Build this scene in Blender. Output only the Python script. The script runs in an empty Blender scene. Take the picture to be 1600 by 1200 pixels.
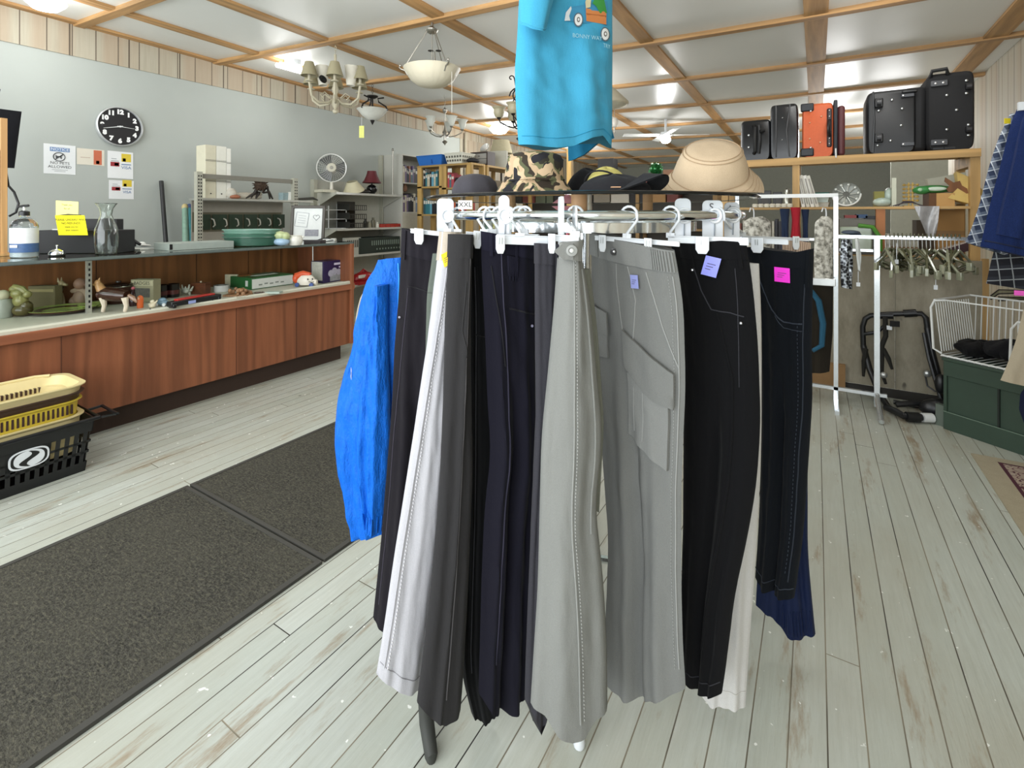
import bpy, bmesh, math, random
from mathutils import Vector, Matrix
from mathutils import noise as mnoise
R_ = random.Random(7)
SC = bpy.context.scene
COL = SC.collection
PI = math.pi
# ---------------------------------------------------------------- camera
F, CX, HY, CH = 773.0, 800.0, 335.0, 1.2          # focal length in px, centre column, horizon row, eye height
_n = math.hypot(F, 475.0); SN, CS = 475.0/_n, F/_n
cam = bpy.data.cameras.new('camera'); camo = bpy.data.objects.new('camera', cam); COL.objects.link(camo)
camo.location = (0, 0, CH); camo.rotation_euler = (PI/2, 0, math.atan2(SN, CS))
cam.sensor_fit = 'HORIZONTAL'; cam.sensor_width = 36; cam.lens = F/1600*36
cam.shift_y = -(600-HY)/1600; cam.clip_start = .05; cam.clip_end = 60
SC.camera = camo
# ---------------------------------------------------------------- world, daylight, exposure
wd = bpy.data.worlds.new('world'); SC.world = wd; wd.use_nodes = True
wd.node_tree.nodes['Background'].inputs[0].default_value = (.86, .93, 1, 1)
wd.node_tree.nodes['Background'].inputs[1].default_value = 1.3
SC.view_settings.view_transform = 'Standard'; SC.view_settings.look = 'None'
SC.view_settings.exposure = -0.12; SC.view_settings.gamma = 1; SC.view_settings.use_curve_mapping = False
def area(name, loc, rot, sx, sy, power, col=(1, 1, 1), spread=180):
    l = bpy.data.lights.new(name, 'AREA'); l.shape = 'RECTANGLE'; l.size = sx; l.size_y = sy; l.energy = power; l.color = col
    l.spread = math.radians(spread)
    o = bpy.data.objects.new(name, l); COL.objects.link(o); o.location = loc; o.rotation_euler = rot; return o
area('window_daylight', (-1.9, -1.75, 1.55), (PI/2, 0, 0), 6.2, 2.3, 250, (.93, .97, 1))
# ---------------------------------------------------------------- pixel rays of the photograph to points of the room
def ray(px, py): u = px-CX; return Vector((-SN*F+CS*u, CS*F+SN*u, HY-py))
CAM = Vector((0, 0, CH))
def PD(px, py, d): return CAM+ray(px, py)*(d/F)
def PX(px, py, X): r = ray(px, py); return CAM+r*(X/r.x)
def PY(px, py, Y): r = ray(px, py); return CAM+r*(Y/r.y)
def PZ(px, py, Z): r = ray(px, py); return CAM+r*((Z-CH)/r.z)
def V(*a): return Vector(a if len(a) > 1 else a[0])
# ---------------------------------------------------------------- materials
def lin(h):
    if isinstance(h, str):
        h = h.lstrip('#'); h = tuple(int(h[i:i+2], 16)/255 for i in (0, 2, 4))
    return tuple((c/12.92 if c <= .04045 else ((c+.055)/1.055)**2.4) for c in h)+(1,)
MATS = {}
class NT:
    def __init__(s, name):
        s.m = bpy.data.materials.new(name); s.m.use_nodes = True; s.t = s.m.node_tree; s.n = s.t.nodes; s.b = s.n['Principled BSDF']
        s.tc = s.n.new('ShaderNodeTexCoord')
    def add(s, k, **kw):
        x = s.n.new(k)
        for a, b in kw.items():
            if hasattr(x, a): setattr(x, a, b)
            else: x.inputs[a.replace('_', ' ')].default_value = b
        return x
    def l(s, a, b): s.t.links.new(a, b)
    def mapping(s, sc=(1, 1, 1), rot=(0, 0, 0), src=None):
        x = s.n.new('ShaderNodeMapping'); x.inputs['Scale'].default_value = sc; x.inputs['Rotation'].default_value = rot
        s.l(src or s.tc.outputs['Object'], x.inputs['Vector']); return x.outputs[0]
    def noise(s, vec, scale, detail=4, rough=.55):
        x = s.n.new('ShaderNodeTexNoise'); x.inputs['Scale'].default_value = scale; x.inputs['Detail'].default_value = detail; x.inputs['Roughness'].default_value = rough
        s.l(vec, x.inputs['Vector']); return x.outputs['Fac']
    def ramp(s, fac, stops, const=False):
        x = s.n.new('ShaderNodeValToRGB'); e = x.color_ramp.elements
        if const: x.color_ramp.interpolation = 'CONSTANT'
        while len(e) < len(stops): e.new(.5)
        for i, (p, c) in enumerate(stops): e[i].position = p; e[i].color = lin(c) if not isinstance(c, (int, float)) else (c, c, c, 1)
        s.l(fac, x.inputs[0]); return x.outputs[0]
    def mix(s, fac, a, b, mode='MIX'):
        x = s.n.new('ShaderNodeMix'); x.data_type = 'RGBA'; x.blend_type = mode
        for sock, v in ((x.inputs[0], fac), (x.inputs[6], a), (x.inputs[7], b)):
            if isinstance(v, (int, float)): sock.default_value = v if sock.type == 'VALUE' else (v, v, v, 1)
            elif isinstance(v, (str, tuple)): sock.default_value = lin(v) if isinstance(v, str) else v
            else: s.l(v, sock)
        return x.outputs[2]
    def bump(s, h, st=.3, dist=.01):
        x = s.n.new('ShaderNodeBump'); x.inputs['Strength'].default_value = st; x.inputs['Distance'].default_value = dist
        s.l(h, x.inputs['Height']); s.l(x.outputs[0], s.b.inputs['Normal'])
    def col(s, c): s.l(c, s.b.inputs['Base Color'])
    def fin(s, rough=.6, metal=0, spec=.5, **kw):
        s.b.inputs['Roughness'].default_value = rough; s.b.inputs['Metallic'].default_value = metal; s.b.inputs['Specular IOR Level'].default_value = spec
        for k, v in kw.items(): s.b.inputs[k.replace('_', ' ')].default_value = v
        return s.m
def P(c, rough=.5, metal=0, var=.12, bump=0, scale=30, spec=.5, **kw):
    """plain procedural material: base colour broken up by fine noise"""
    key = ('P', c, rough, metal, var, bump, scale, spec, tuple(kw.items()))
    if key in MATS: return MATS[key]
    t = NT('surface'); n = t.noise(t.mapping(), scale)
    a = lin(c); f = 1-var; g = 1+var*.5
    t.col(t.mix(n, tuple(x*f for x in a[:3])+(1,), tuple(min(1, x*g) for x in a[:3])+(1,)))
    if bump: t.bump(n, bump, .004)
    MATS[key] = t.fin(rough, metal, spec, **kw); return MATS[key]
def FAB(c, c2=None, rough=.92, weave=900, wr=.25, big=7, sheen=.03):
    """cloth: fine weave, soft crumple bump"""
    key = ('F', c, c2, rough, weave, wr, big)
    if key in MATS: return MATS[key]
    t = NT('fabric'); a = lin(c)
    v = t.mapping()
    w = t.noise(v, weave, 2)
    lo = tuple(x*.72 for x in a[:3])+(1,); hi = lin(c2) if c2 else tuple(min(1, x*1.22+.002) for x in a[:3])+(1,)
    c0 = t.mix(w, lo, hi)
    big_n = t.noise(t.mapping((1, 1, .35)), big*3, 6, .6)
    c1 = t.mix(big_n, tuple(.86 for _ in range(3))+(1,), (1.0, 1.0, 1.0, 1)); t.col(t.mix(1.0, c0, c1, 'MULTIPLY'))
    ad = t.add('ShaderNodeMath', operation='MULTIPLY_ADD'); t.l(w, ad.inputs[0]); ad.inputs[1].default_value = .04; t.l(big_n, ad.inputs[2])
    t.bump(ad.outputs[0], wr, .014)
    MATS[key] = t.fin(rough, 0, .2, Sheen_Weight=sheen); return MATS[key]
def WOOD(c1, c2, axis='Z', scale=1.0, rough=.55, bump=.15, c3=None, spec=.4):
    key = ('W', c1, c2, axis, scale, rough, c3)
    if key in MATS: return MATS[key]
    t = NT('wood'); st = {'X': (.06, 1, 1), 'Y': (1, .06, 1), 'Z': (1, 1, .06)}[axis]
    v = t.mapping(tuple(k*scale for k in st)); g = t.noise(v, 45, 8, .65)
    v2 = t.mapping(tuple(k*scale*(.5 if k < 1 else .2) for k in st)); w = t.noise(v2, 14, 3)
    ws = t.add('ShaderNodeTexWave', wave_type='RINGS'); t.l(t.mapping(tuple(k*scale for k in st)), ws.inputs[0]); ws.inputs['Scale'].default_value = 2.2; ws.inputs['Distortion'].default_value = 22; ws.inputs['Detail'].default_value = 5; ws.inputs['Detail Scale'].default_value = 1.6
    ba = t.mix(g, c1, c2); ba = t.mix(t.ramp(w, [(.35, 0.0), (.7, .45)]), ba, c3 or c1)
    ba = t.mix(.30, ba, ws.outputs[0], 'MULTIPLY')
    t.col(ba); t.bump(g, bump, .004)
    MATS[key] = t.fin(rough, 0, spec); return MATS[key]
CHROME = P('#e8ecee', .12, 1, .03); STEEL = P('#b9bdb8', .35, .9, .08); NICKEL = P('#a8a59c', .3, .9)
WHITEP = P('#d6dadd', .35, 0, .05); BLACKP = P('#101113', .4); IRON = P('#23211f', .5, .5)
CREAMP = P('#cfc9b0', .5)
def GLASS(c='#ffffff', rough=.0, ior=1.45):
    key = ('G', c, rough)
    if key in MATS: return MATS[key]
    t = NT('glass'); t.b.inputs['Base Color'].default_value = lin(c); t.b.inputs['Transmission Weight'].default_value = 1
    MATS[key] = t.fin(rough, 0, .5, IOR=ior); return MATS[key]
def EMIT(c, s):
    key = ('E', c, s)
    if key in MATS: return MATS[key]
    t = NT('lamp_light'); t.b.inputs['Base Color'].default_value = lin(c); t.b.inputs['Emission Color'].default_value = lin(c); t.b.inputs['Emission Strength'].default_value = s
    MATS[key] = t.fin(.5); return MATS[key]
# ---------------------------------------------------------------- mesh building
OFF = {}
def mk(name, me, mat, parent, smooth_angle=40, bevel=0, sub=0, kind=None):
    vs = me.vertices
    if parent is None:
        xs = [v.co.x for v in vs]; ys = [v.co.y for v in vs]; zs = [v.co.z for v in vs]
        off = Vector(((min(xs)+max(xs))/2, (min(ys)+max(ys))/2, min(zs)))
    else: off = OFF[parent.name]
    me.transform(Matrix.Translation(-off))
    o = bpy.data.objects.new(name, me); COL.objects.link(o)
    if parent is None: o.location = off
    else: o.parent = parent
    OFF[o.name] = off
    if isinstance(mat, (list, tuple)):
        for m in mat: me.materials.append(m)
    else: me.materials.append(mat)
    bm = bmesh.new(); bm.from_mesh(me); bmesh.ops.recalc_face_normals(bm, faces=bm.faces)
    ca = math.radians(smooth_angle)
    for f in bm.faces: f.smooth = True
    for e in bm.edges:
        if len(e.link_faces) == 2 and e.calc_face_angle(0) > ca: e.smooth = False
    bm.to_mesh(me); bm.free()
    if bevel:
        m = o.modifiers.new('bevel', 'BEVEL'); m.width = bevel; m.segments = 2; m.limit_method = 'ANGLE'; m.angle_limit = .6
    if sub: m = o.modifiers.new('sub', 'SUBSURF'); m.levels = sub; m.render_levels = sub
    if kind: o['kind'] = kind
    return o
class MB:
    def __init__(s): s.v = []; s.f = []; s.mi = []; s.cur = 0
    def _a(s, vs, fs):
        k = len(s.v); s.v += [tuple(v) for v in vs]; s.f += [tuple(i+k for i in f) for f in fs]; s.mi += [s.cur]*len(fs); return s
    def m(s, i): s.cur = i; return s
    def box(s, c, sz, rz=0, M=None):
        c = Vector(c); M = M or Matrix.Rotation(rz, 3, 'Z')
        vs = [c+M@Vector((x*sz[0]/2, y*sz[1]/2, z*sz[2]/2)) for x in (-1, 1) for y in (-1, 1) for z in (-1, 1)]
        return s._a(vs, [(0, 1, 3, 2), (4, 6, 7, 5), (0, 4, 5, 1), (2, 3, 7, 6), (0, 2, 6, 4), (1, 5, 7, 3)])
    def bx(s, x0, x1, y0, y1, z0, z1): return s.box(((x0+x1)/2, (y0+y1)/2, (z0+z1)/2), (abs(x1-x0), abs(y1-y0), abs(z1-z0)))
    def cyl(s, p0, p1, r0, r1=None, n=14, cap=True):
        p0 = Vector(p0); p1 = Vector(p1); r1 = r0 if r1 is None else r1
        d = (p1-p0).normalized(); a = d.orthogonal().normalized(); b = d.cross(a)
        vs = [p+(a*math.cos(2*PI*i/n)+b*math.sin(2*PI*i/n))*r for p, r in ((p0, r0), (p1, r1)) for i in range(n)]
        fs = [(i, (i+1) % n, n+(i+1) % n, n+i) for i in range(n)]
        if cap: fs += [tuple(range(n))[::-1], tuple(range(n, 2*n))]
        return s._a(vs, fs)
    def tube(s, pts, r, n=8, closed=False, flat=None):
        pts = [Vector(p) for p in pts]; N = len(pts); vs = []; a = None
        for i, p in enumerate(pts):
            q0 = pts[(i-1) % N] if (closed or i) else p; q1 = pts[(i+1) % N] if (closed or i < N-1) else p
            d = (q1-q0).normalized()
            if a is None: a = d.orthogonal().normalized()
            else:
                a = (a-d*a.dot(d)); a = a.normalized() if a.length > 1e-6 else d.orthogonal().normalized()
            b = d.cross(a); rr = r[i] if isinstance(r, (list, tuple)) else r
            vs += [p+(a*math.cos(2*PI*k/n)+b*math.sin(2*PI*k/n))*rr for k in range(n)]
        fs = []
        for i in range(N if closed else N-1):
            j = (i+1) % N
            fs += [(i*n+k, i*n+(k+1) % n, j*n+(k+1) % n, j*n+k) for k in range(n)]
        if not closed: fs += [tuple(range(n))[::-1], tuple((N-1)*n+k for k in range(n))]
        return s._a(vs, fs)
    def lathe(s, c, prof, n=24, M=None, cap=True, wob=None):
        c = Vector(c); vs = []
        for r, z in prof:
            for i in range(n):
                a = 2*PI*i/n; rr = r*(1+(wob(a, z) if wob else 0)); p = Vector((rr*math.cos(a), rr*math.sin(a), z)); vs.append(c+(M@p if M else p))
        fs = [(i*n+k, i*n+(k+1) % n, (i+1)*n+(k+1) % n, (i+1)*n+k) for i in range(len(prof)-1) for k in range(n)]
        if cap:
            if prof[0][0] > 1e-5: fs.append(tuple(range(n))[::-1])
            if prof[-1][0] > 1e-5: fs.append(tuple((len(prof)-1)*n+k for k in range(n)))
        return s._a(vs, fs)
    def ell(s, c, r, rz=0, n=14, M=None):
        r = (r, r, r) if isinstance(r, (int, float)) else r; c = Vector(c); M = M or Matrix.Rotation(rz, 3, 'Z'); k = n//2
        vs = [c+M@Vector((0, 0, -r[2]))]
        for i in range(1, k):
            t = PI*i/k
            for j in range(n): a = 2*PI*j/n; vs.append(c+M@Vector((r[0]*math.sin(t)*math.cos(a), r[1]*math.sin(t)*math.sin(a), -r[2]*math.cos(t))))
        vs.append(c+M@Vector((0, 0, r[2]))); L = len(vs)-1
        fs = [(0, 1+(j+1) % n, 1+j) for j in range(n)]
        for i in range(k-2): fs += [(1+i*n+j, 1+i*n+(j+1) % n, 1+(i+1)*n+(j+1) % n, 1+(i+1)*n+j) for j in range(n)]
        fs += [(L, 1+(k-2)*n+j, 1+(k-2)*n+(j+1) % n) for j in range(n)]
        return s._a(vs, fs)
    def grid(s, fn, nu, nv, closed=False):
        vs = [fn(i/(nu if closed else nu-1), j/(nv-1)) for j in range(nv) for i in range(nu)]
        fs = [(j*nu+i, j*nu+(i+1) % nu, (j+1)*nu+(i+1) % nu, (j+1)*nu+i) for j in range(nv-1) for i in range(nu if closed else nu-1)]
        return s._a(vs, fs)
    def prism(s, pts, o, r, u, th):
        """2-D outline pts placed at o with axes r,u and given thickness along r x u"""
        o = Vector(o); r = Vector(r); u = Vector(u); nn = r.cross(u).normalized()
        n = len(pts); vs = [o+r*x+u*y+nn*k for k in (0, th) for x, y in pts]
        fs = [tuple(range(n))[::-1], tuple(range(n, 2*n))]+[(i, (i+1) % n, n+(i+1) % n, n+i) for i in range(n)]
        return s._a(vs, fs)
    def build(s, name, mat, parent=None, **kw):
        me = bpy.data.meshes.new(name); me.from_pydata(s.v, [], s.f)
        if isinstance(mat, (list, tuple)):
            for p, i in zip(me.polygons, s.mi): p.material_index = i
        return mk(name, me, mat, parent, **kw)
def T(name, label, cat, loc, group=None):
    o = bpy.data.objects.new(name, None); COL.objects.link(o); o.location = loc; o.empty_display_size = .05
    o['label'] = label; o['category'] = cat; OFF[o.name] = Vector(loc)
    if group: o['group'] = group
    return o
def tag(o, label, cat, group=None):
    o['label'] = label; o['category'] = cat
    if group: o['group'] = group
    return o
def copyt(root, loc, rz=None, label=None, scale=None):
    def cp(o, par):
        c = o.copy(); COL.objects.link(c); c.parent = par
        for ch in kids.get(o, []): cp(ch, c)
        return c
    kids = {}
    for ch in root.children_recursive: kids.setdefault(ch.parent, []).append(ch)
    r = cp(root, None); r.location = loc
    if rz is not None: r.rotation_euler = (0, 0, rz)
    if scale: r.scale = (scale,)*3
    if label: r['label'] = label
    return r
def text(body, size, o, r, u, mat, parent, th=.0008, name='lettering', align='CENTER', bold=0):
    cu = bpy.data.curves.new('t', 'FONT'); cu.body = body; cu.size = size; cu.extrude = 0; cu.align_x = align; cu.align_y = 'CENTER'; cu.offset = bold; cu.resolution_u = 3
    ob = bpy.data.objects.new('t', cu); COL.objects.link(ob); dg = bpy.context.evaluated_depsgraph_get()
    me = bpy.data.meshes.new_from_object(ob.evaluated_get(dg)); bpy.data.objects.remove(ob)
    r = Vector(r).normalized(); u = Vector(u).normalized(); n = r.cross(u); o = Vector(o)
    M = Matrix(((r.x, u.x, n.x, o.x+n.x*th), (r.y, u.y, n.y, o.y+n.y*th), (r.z, u.z, n.z, o.z+n.z*th), (0, 0, 0, 1)))
    me.transform(M); return mk(name, me, mat, parent)
def lerp(a, b, t): return a+(b-a)*t
def pl(pts, v):
    """polyline by normalised length"""
    n = len(pts)-1
    L = [0]
    for i in range(n): L.append(L[-1]+math.hypot(*(pts[i+1][k]-pts[i][k] for k in (0, 1))))
    d = v*L[-1]
    for i in range(n):
        if d <= L[i+1] or i == n-1:
            t = (d-L[i])/(L[i+1]-L[i]); 
            return tuple(lerp(pts[i][k], pts[i+1][k], t) for k in range(len(pts[0])))
def sm(pts, v):
    e = .04; a = [pl(pts, min(1, max(0, v+k*e))) for k in (-1, 0, 1)]
    return tuple(sum(x)/3 for x in zip(*a)) if e < v < 1-e else pl(pts, v)
CR, CU, CF = V(CS, SN, 0), V(0, 0, 1), V(-SN, CS, 0)
WX, WR, Y1, ZC = -5.2, 1.42, 13.6, 0
def HC(X, Y): return CH+1.485+.012*max(0, -X)-.022*(Y-3)       # the ceiling sags a little to the right and to the back
# ---------------------------------------------------------------- the setting
def S(o): o['kind'] = 'structure'; return o
t = NT('painted_boards')
v0 = t.mapping((1, 1, 1), (0, 0, PI/2)); sp = t.add('ShaderNodeSeparateXYZ'); t.l(v0, sp.inputs[0])
dv_ = t.add('ShaderNodeMath', operation='DIVIDE'); t.l(sp.outputs[1], dv_.inputs[0]); dv_.inputs[1].default_value = .0765
fl_ = t.add('ShaderNodeMath', operation='FLOOR'); t.l(dv_.outputs[0], fl_.inputs[0]); wn = t.add('ShaderNodeTexWhiteNoise', noise_dimensions='1D'); t.l(fl_.outputs[0], wn.inputs['W'])
ma = t.add('ShaderNodeMath', operation='MULTIPLY_ADD'); t.l(wn.outputs['Value'], ma.inputs[0]); ma.inputs[1].default_value = 3.4; t.l(sp.outputs[0], ma.inputs[2])
cb = t.add('ShaderNodeCombineXYZ'); t.l(ma.outputs[0], cb.inputs[0]); t.l(sp.outputs[1], cb.inputs[1]); v = cb.outputs[0]
br = t.add('ShaderNodeTexBrick'); t.l(v, br.inputs['Vector']); br.offset = 0
for k, x in (('Scale', 1), ('Mortar Size', .0019), ('Mortar Smooth', .4), ('Bias', 0), ('Brick Width', 3.4), ('Row Height', .0765)): br.inputs[k].default_value = x
br.inputs['Color1'].default_value = (0, 0, 0, 1); br.inputs['Color2'].default_value = (1, 1, 1, 1); br.inputs['Mortar'].default_value = (.5, .5, .5, 1)
grain = t.noise(t.mapping((9, .6, 1)), 9, 8, .65); mott = t.noise(t.mapping((1, .5, 1)), 1.6, 5, .6)
base = t.mix(br.outputs['Color'], '#b0b6ac', '#bfc4bc'); base = t.mix(t.ramp(grain, [(.3, .0), (.72, .6)]), base, '#a5a99e')
base = t.mix(t.ramp(mott, [(.42, 0.0), (.64, .6)]), base, '#a3a08f')
wear = t.noise(t.mapping((5.5, .9, 1)), 2.3, 8, .7); base = t.mix(t.ramp(wear, [(.56, 0.0), (.67, .8)]), base, '#8c7a60')
chip = t.noise(t.mapping(), 38, 2, .5); base = t.mix(t.ramp(chip, [(.725, 0.0), (.74, .8)]), base, '#eef0ea')
nail = t.noise(t.mapping((1, 1, 1)), 21, 1, .3); base = t.mix(t.ramp(nail, [(.13, .6), (.16, 0.0)]), base, '#4c4a43')
gapn = t.noise(t.mapping((3, 1, 1)), 2, 3); gp = t.mix(t.ramp(gapn, [(.35, 0.0), (.62, 1.0)]), '#191712', '#857d6a')
base = t.mix(br.outputs['Fac'], base, gp); t.col(base)
inv = t.add('ShaderNodeMath', operation='MULTIPLY_ADD'); t.l(br.outputs['Fac'], inv.inputs[0]); inv.inputs[1].default_value = -1.5; t.l(grain, inv.inputs[2])
t.bump(inv.outputs[0], .35, .006)
FLOORM = t.fin(.42, 0, .45)
S(MB().bx(WX-.1, WR+.1, -2.2, Y1, -.1, 0).build('floor', FLOORM))
t = NT('ceiling_panels'); n = t.noise(t.mapping(), .6, 3); t.col(t.mix(n, '#d3d4cf', '#dcdcd7')); t.bump(t.noise(t.mapping(), .9, 2), .25, .03)
CEILM = t.fin(.30, 0, .55)
S(MB().grid(lambda a, b: V(lerp(WX-.1, WR+.1, a), lerp(-2.2, Y1, b), HC(lerp(WX-.1, WR+.1, a), lerp(-2.2, Y1, b))), 20, 30).build('ceiling', CEILM))
BAT = WOOD('#a87f50', '#c7a06c', 'Y', 1.2, .6, c3='#94683c'); BATX = WOOD('#a87f50', '#c7a06c', 'X', 1.2, .6, c3='#94683c')
nt = 0
XB = [-5.16, -4.55, -3.66, -2.44, -1.22, 0, 1.22]
for x in XB:
    w = .055 if x > -4 else .045
    if x in (0, 1.22): w = .075
    nt += 1; b = MB()
    for k in range(20):
        y0, y1 = lerp(-2, Y1, k/20), lerp(-2, Y1, (k+1)/20)
        vs = [V(x+sx*w, y, HC(x, y)-dz) for y in (y0, y1) for dz in (-.01, .022) for sx in (-1, 1)]
        b._a(vs, [(0, 2, 3, 1), (4, 5, 7, 6), (0, 4, 6, 2), (1, 3, 7, 5), (2, 6, 7, 3)])
    S(b.build('trim_%d' % nt, BAT))
for k in range(13):
    y0 = -.66+1.22*k; nt += 1; b = MB(); N = 16
    yb = lambda X: y0-.018*X*X*min(1, max(0, y0)/5)
    for i in range(N):
        xa, xb_ = lerp(WX, WR, i/N), lerp(WX, WR, (i+1)/N)
        vs = [V(x, yb(x)+sy*.036, HC(x, yb(x))-dz) for x in (xa, xb_) for dz in (-.01, .034) for sy in (-1, 1)]
        b._a(vs, [(0, 1, 3, 2), (4, 6, 7, 5), (0, 2, 6, 4), (1, 5, 7, 3), (2, 3, 7, 6)])
    if yb(WX) > Y1-.1: continue
    S(b.build('trim_%d' % nt, BATX))
WALLM = P('#aab0ab', .75, 0, .06, .12, 3); 
t = NT('wall_panelling'); v = t.mapping((1, 1, 1)); sx = t.add('ShaderNodeSeparateXYZ'); t.l(v, sx.inputs[0])
def groove(t, comp, per, wd):
    m = t.add('ShaderNodeMath', operation='WRAP'); t.l(comp, m.inputs[0]); m.inputs[1].default_value = per; m.inputs[2].default_value = 0
    c = t.add('ShaderNodeMath', operation='LESS_THAN'); t.l(m.outputs[0], c.inputs[0]); c.inputs[1].default_value = wd; return c.outputs[0]
sumxy = t.add('ShaderNodeMath', operation='ADD'); t.l(sx.outputs[0], sumxy.inputs[0]); t.l(sx.outputs[1], sumxy.inputs[1])
g1 = groove(t, sumxy.outputs[0], .41, .011); g2 = groove(t, sumxy.outputs[0], .157, .007)
gr = t.noise(t.mapping((1, 1, .05)), 60, 6, .6); big = t.noise(t.mapping((3.5, 3.5, .02)), 2, 0)
c = t.mix(gr, '#9c9583', '#b9b3a1'); c = t.mix(t.ramp(big, [(.4, 0.0), (.6, .5)]), c, '#a58f76'); mx = t.add('ShaderNodeMath', operation='MAXIMUM'); t.l(g1, mx.inputs[0]); t.l(g2, mx.inputs[1])
t.col(t.mix(mx.outputs[0], c, '#5b5043')); PANEL = t.fin(.6)
S(MB().bx(WX-.1, WX, -2.2, 6.75, 0, 2.52).build('wall_left', WALLM))
S(MB().bx(WX-.1, WX+.012, -2.2, Y1, 2.5, 2.95).build('trim_40', PANEL))
S(MB().bx(WX-.1, WX+.01, 6.75, Y1, 0, 2.5).build('wall_left_rear', PANEL))
S(MB().bx(WR, WR+.1, -2.2, Y1, 0, 2.95).build('wall_right', PANEL))
S(MB().bx(WX-.1, WR+.1, Y1-.1, Y1, 0, 2.95).build('wall_back', P('#93958a', .8)))
S(MB().bx(WX-.1, WR+.1, -2.3, -2.2, 0, .45).bx(WX-.1, WR+.1, -2.3, -2.2, 2.6, 3.0).bx(WX-.1, WX+.1, -2.3, -2.2, .45, 2.6).bx(1.15, WR+.1, -2.3, -2.2, .45, 2.6).bx(-2.1, -1.9, -2.3, -2.2, .45, 2.6).build('wall_front', WALLM))
S(MB().tube([V(WX+.05, 6.85, 0), V(WX+.05, 6.85, 2.6)], .02).build('trim_41', P('#a39b86', .5)))
# white door far at the back
dz = [PY(1392, 250, 7.5), PY(1464, 250, 7.5)]
S(MB().bx(dz[0].x, dz[1].x+.1, 7.5, 7.54, 0, 2.02).build('door_1', P('#bfc1b4', .6)))
# floor mats
t = NT('mat'); n = t.noise(t.mapping((1, 1, 1)), 160, 3, .7); n2 = t.noise(t.mapping((1, 1, 1)), 3, 4)
n3 = t.noise(t.mapping((30, 110, 1)), 1.5, 4, .7)
c = t.mix(t.ramp(n, [(.35, 0.0), (.7, 1.0)]), '#292926', '#56544c'); c = t.mix(t.ramp(n3, [(.5, 0.0), (.75, .7)]), c, '#747160'); c = t.mix(t.ramp(n2, [(.4, 0.0), (.7, .4)]), c, '#535147'); t.col(c); t.bump(n, .7, .006)
MATM = t.fin(.95, 0, .1); RUB = P('#3d3c37', .7)
for y0, y1, lab in ((-1.9, 1.105, 'dark grey ribbed entrance mat, nearer of the two, lower left'), (1.115, 3.3, 'dark grey entrance mat running on past the blue jacket')):
    o = T('floor_mat', lab, 'mat', (-1.9, (y0+y1)/2, 0), 'floor mats')
    MB().grid(lambda a, b: V(lerp(-2.335, -1.46, a), lerp(y0+.012, y1-.012, b), .009), 4, 8).build('pile', MATM, o)
    bb = MB()
    bb.bx(-2.352, -2.333, y0, y1, 0, .011).bx(-1.463, -1.443, y0, y1, 0, .011).bx(-2.3325, -1.4635, y0, y0+.014, 0, .011).bx(-2.3325, -1.4635, y1-.014, y1, 0, .011)
    bb.build('rubber_edge', RUB, o)
# ---------------------------------------------------------------- the round clothes rack
RC = V(-.633, 1.480, 0); RR = .457; BZ = 1.197
def ringpt(px, back=False, R=RR, z=BZ):
    """where the sight line of column px crosses the ring"""
    d = ray(px, HY); d = Vector((d.x, d.y)).normalized(); c = Vector((RC.x, RC.y)); b = d.dot(c); q = b*b-(c.dot(c)-R*R)
    q = math.sqrt(max(q, 0)); k = b+q if back else b-q
    return V(d.x*k, d.y*k, z)
rk = T('round_clothes_rack', 'chrome round clothes rack with glass top, crowded with hanging trousers', 'clothes rack', RC)
def circ(R, z, n=64): return [RC+V(R*math.cos(2*PI*i/n), R*math.sin(2*PI*i/n), z) for i in range(n)]
MB().tube(circ(RR, BZ), .0125, 10, True).build('hang_rail', CHROME, rk)
b = MB(); n = 64
vs = [RC+V(r*math.cos(2*PI*i/n), r*math.sin(2*PI*i/n), z) for r, z in ((.33, 1.152), (.33, 1.178), (.336, 1.178), (.336, 1.152)) for i in range(n)]
b._a(vs, [(k*n+i, k*n+(i+1) % n, ((k+1) % 4)*n+(i+1) % n, ((k+1) % 4)*n+i) for k in range(4) for i in range(n)])
b.build('inner_band', CHROME, rk)
MB().lathe(RC+V(0, 0, 1.246), [(.0, 0), (.497, 0), (.5, .003), (.497, .006), (0, .006)], 72, cap=False).build('glass_top', GLASS('#dfe9e6'), rk)
MB().tube(circ(.502, 1.249, 72), .0045, 8, True).build('glass_rim', P('#1b1d1d', .15, .3), rk)
MB().cyl(RC+V(0, 0, .05), RC+V(0, 0, 1.246), .022).build('centre_post', CHROME, rk)
for px in (798, 905, 1012):
    p = ringpt(px, back=px != 905, R=.43)
    MB().cyl(V(p.x, p.y, 1.2), V(p.x, p.y, 1.246), .019).build('wooden_spacer', WOOD('#b98e63', '#cda47c', 'Z'), rk)
for k in range(4):
    a = PI/4+k*PI/2; q = RC+V(math.cos(a)*.33, math.sin(a)*.33, 1.165); MB().cyl(RC+V(0, 0, 1.165), q, .008).build('spoke', CHROME, rk)
FT = [PZ(905, 1166, 0), RC*2-PZ(905, 1166, 0)]
dv = FT[0]-RC; FT += [RC+V(-dv.y, dv.x, 0), RC+V(dv.y, -dv.x, 0)]
for f in FT:
    f = V(f.x, f.y, 0); lg = MB().tube([RC+V(0, 0, .1), lerp(RC, f, .8)+V(0, 0, .085), f+V(0, 0, .06), f+V(0, 0, .02)], .012).build('leg', CHROME, rk)
    MB().lathe(f, [(.0, 0), (.012, .001), (.014, .008), (.011, .03), (.006, .05), (.0, .052)], 14, cap=False).build('glide', WHITEP, lg)
# dark metal leg with sleeve at the lower left
f = PZ(674, 1188, 0)
MB().tube([PD(664, 1090, 1.20), PD(667, 1130, 1.13), f+V(0, 0, .01), f], [.017, .017, .0145, .010], 10).build('sleeved_leg', P('#343632', .7), rk)
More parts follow.
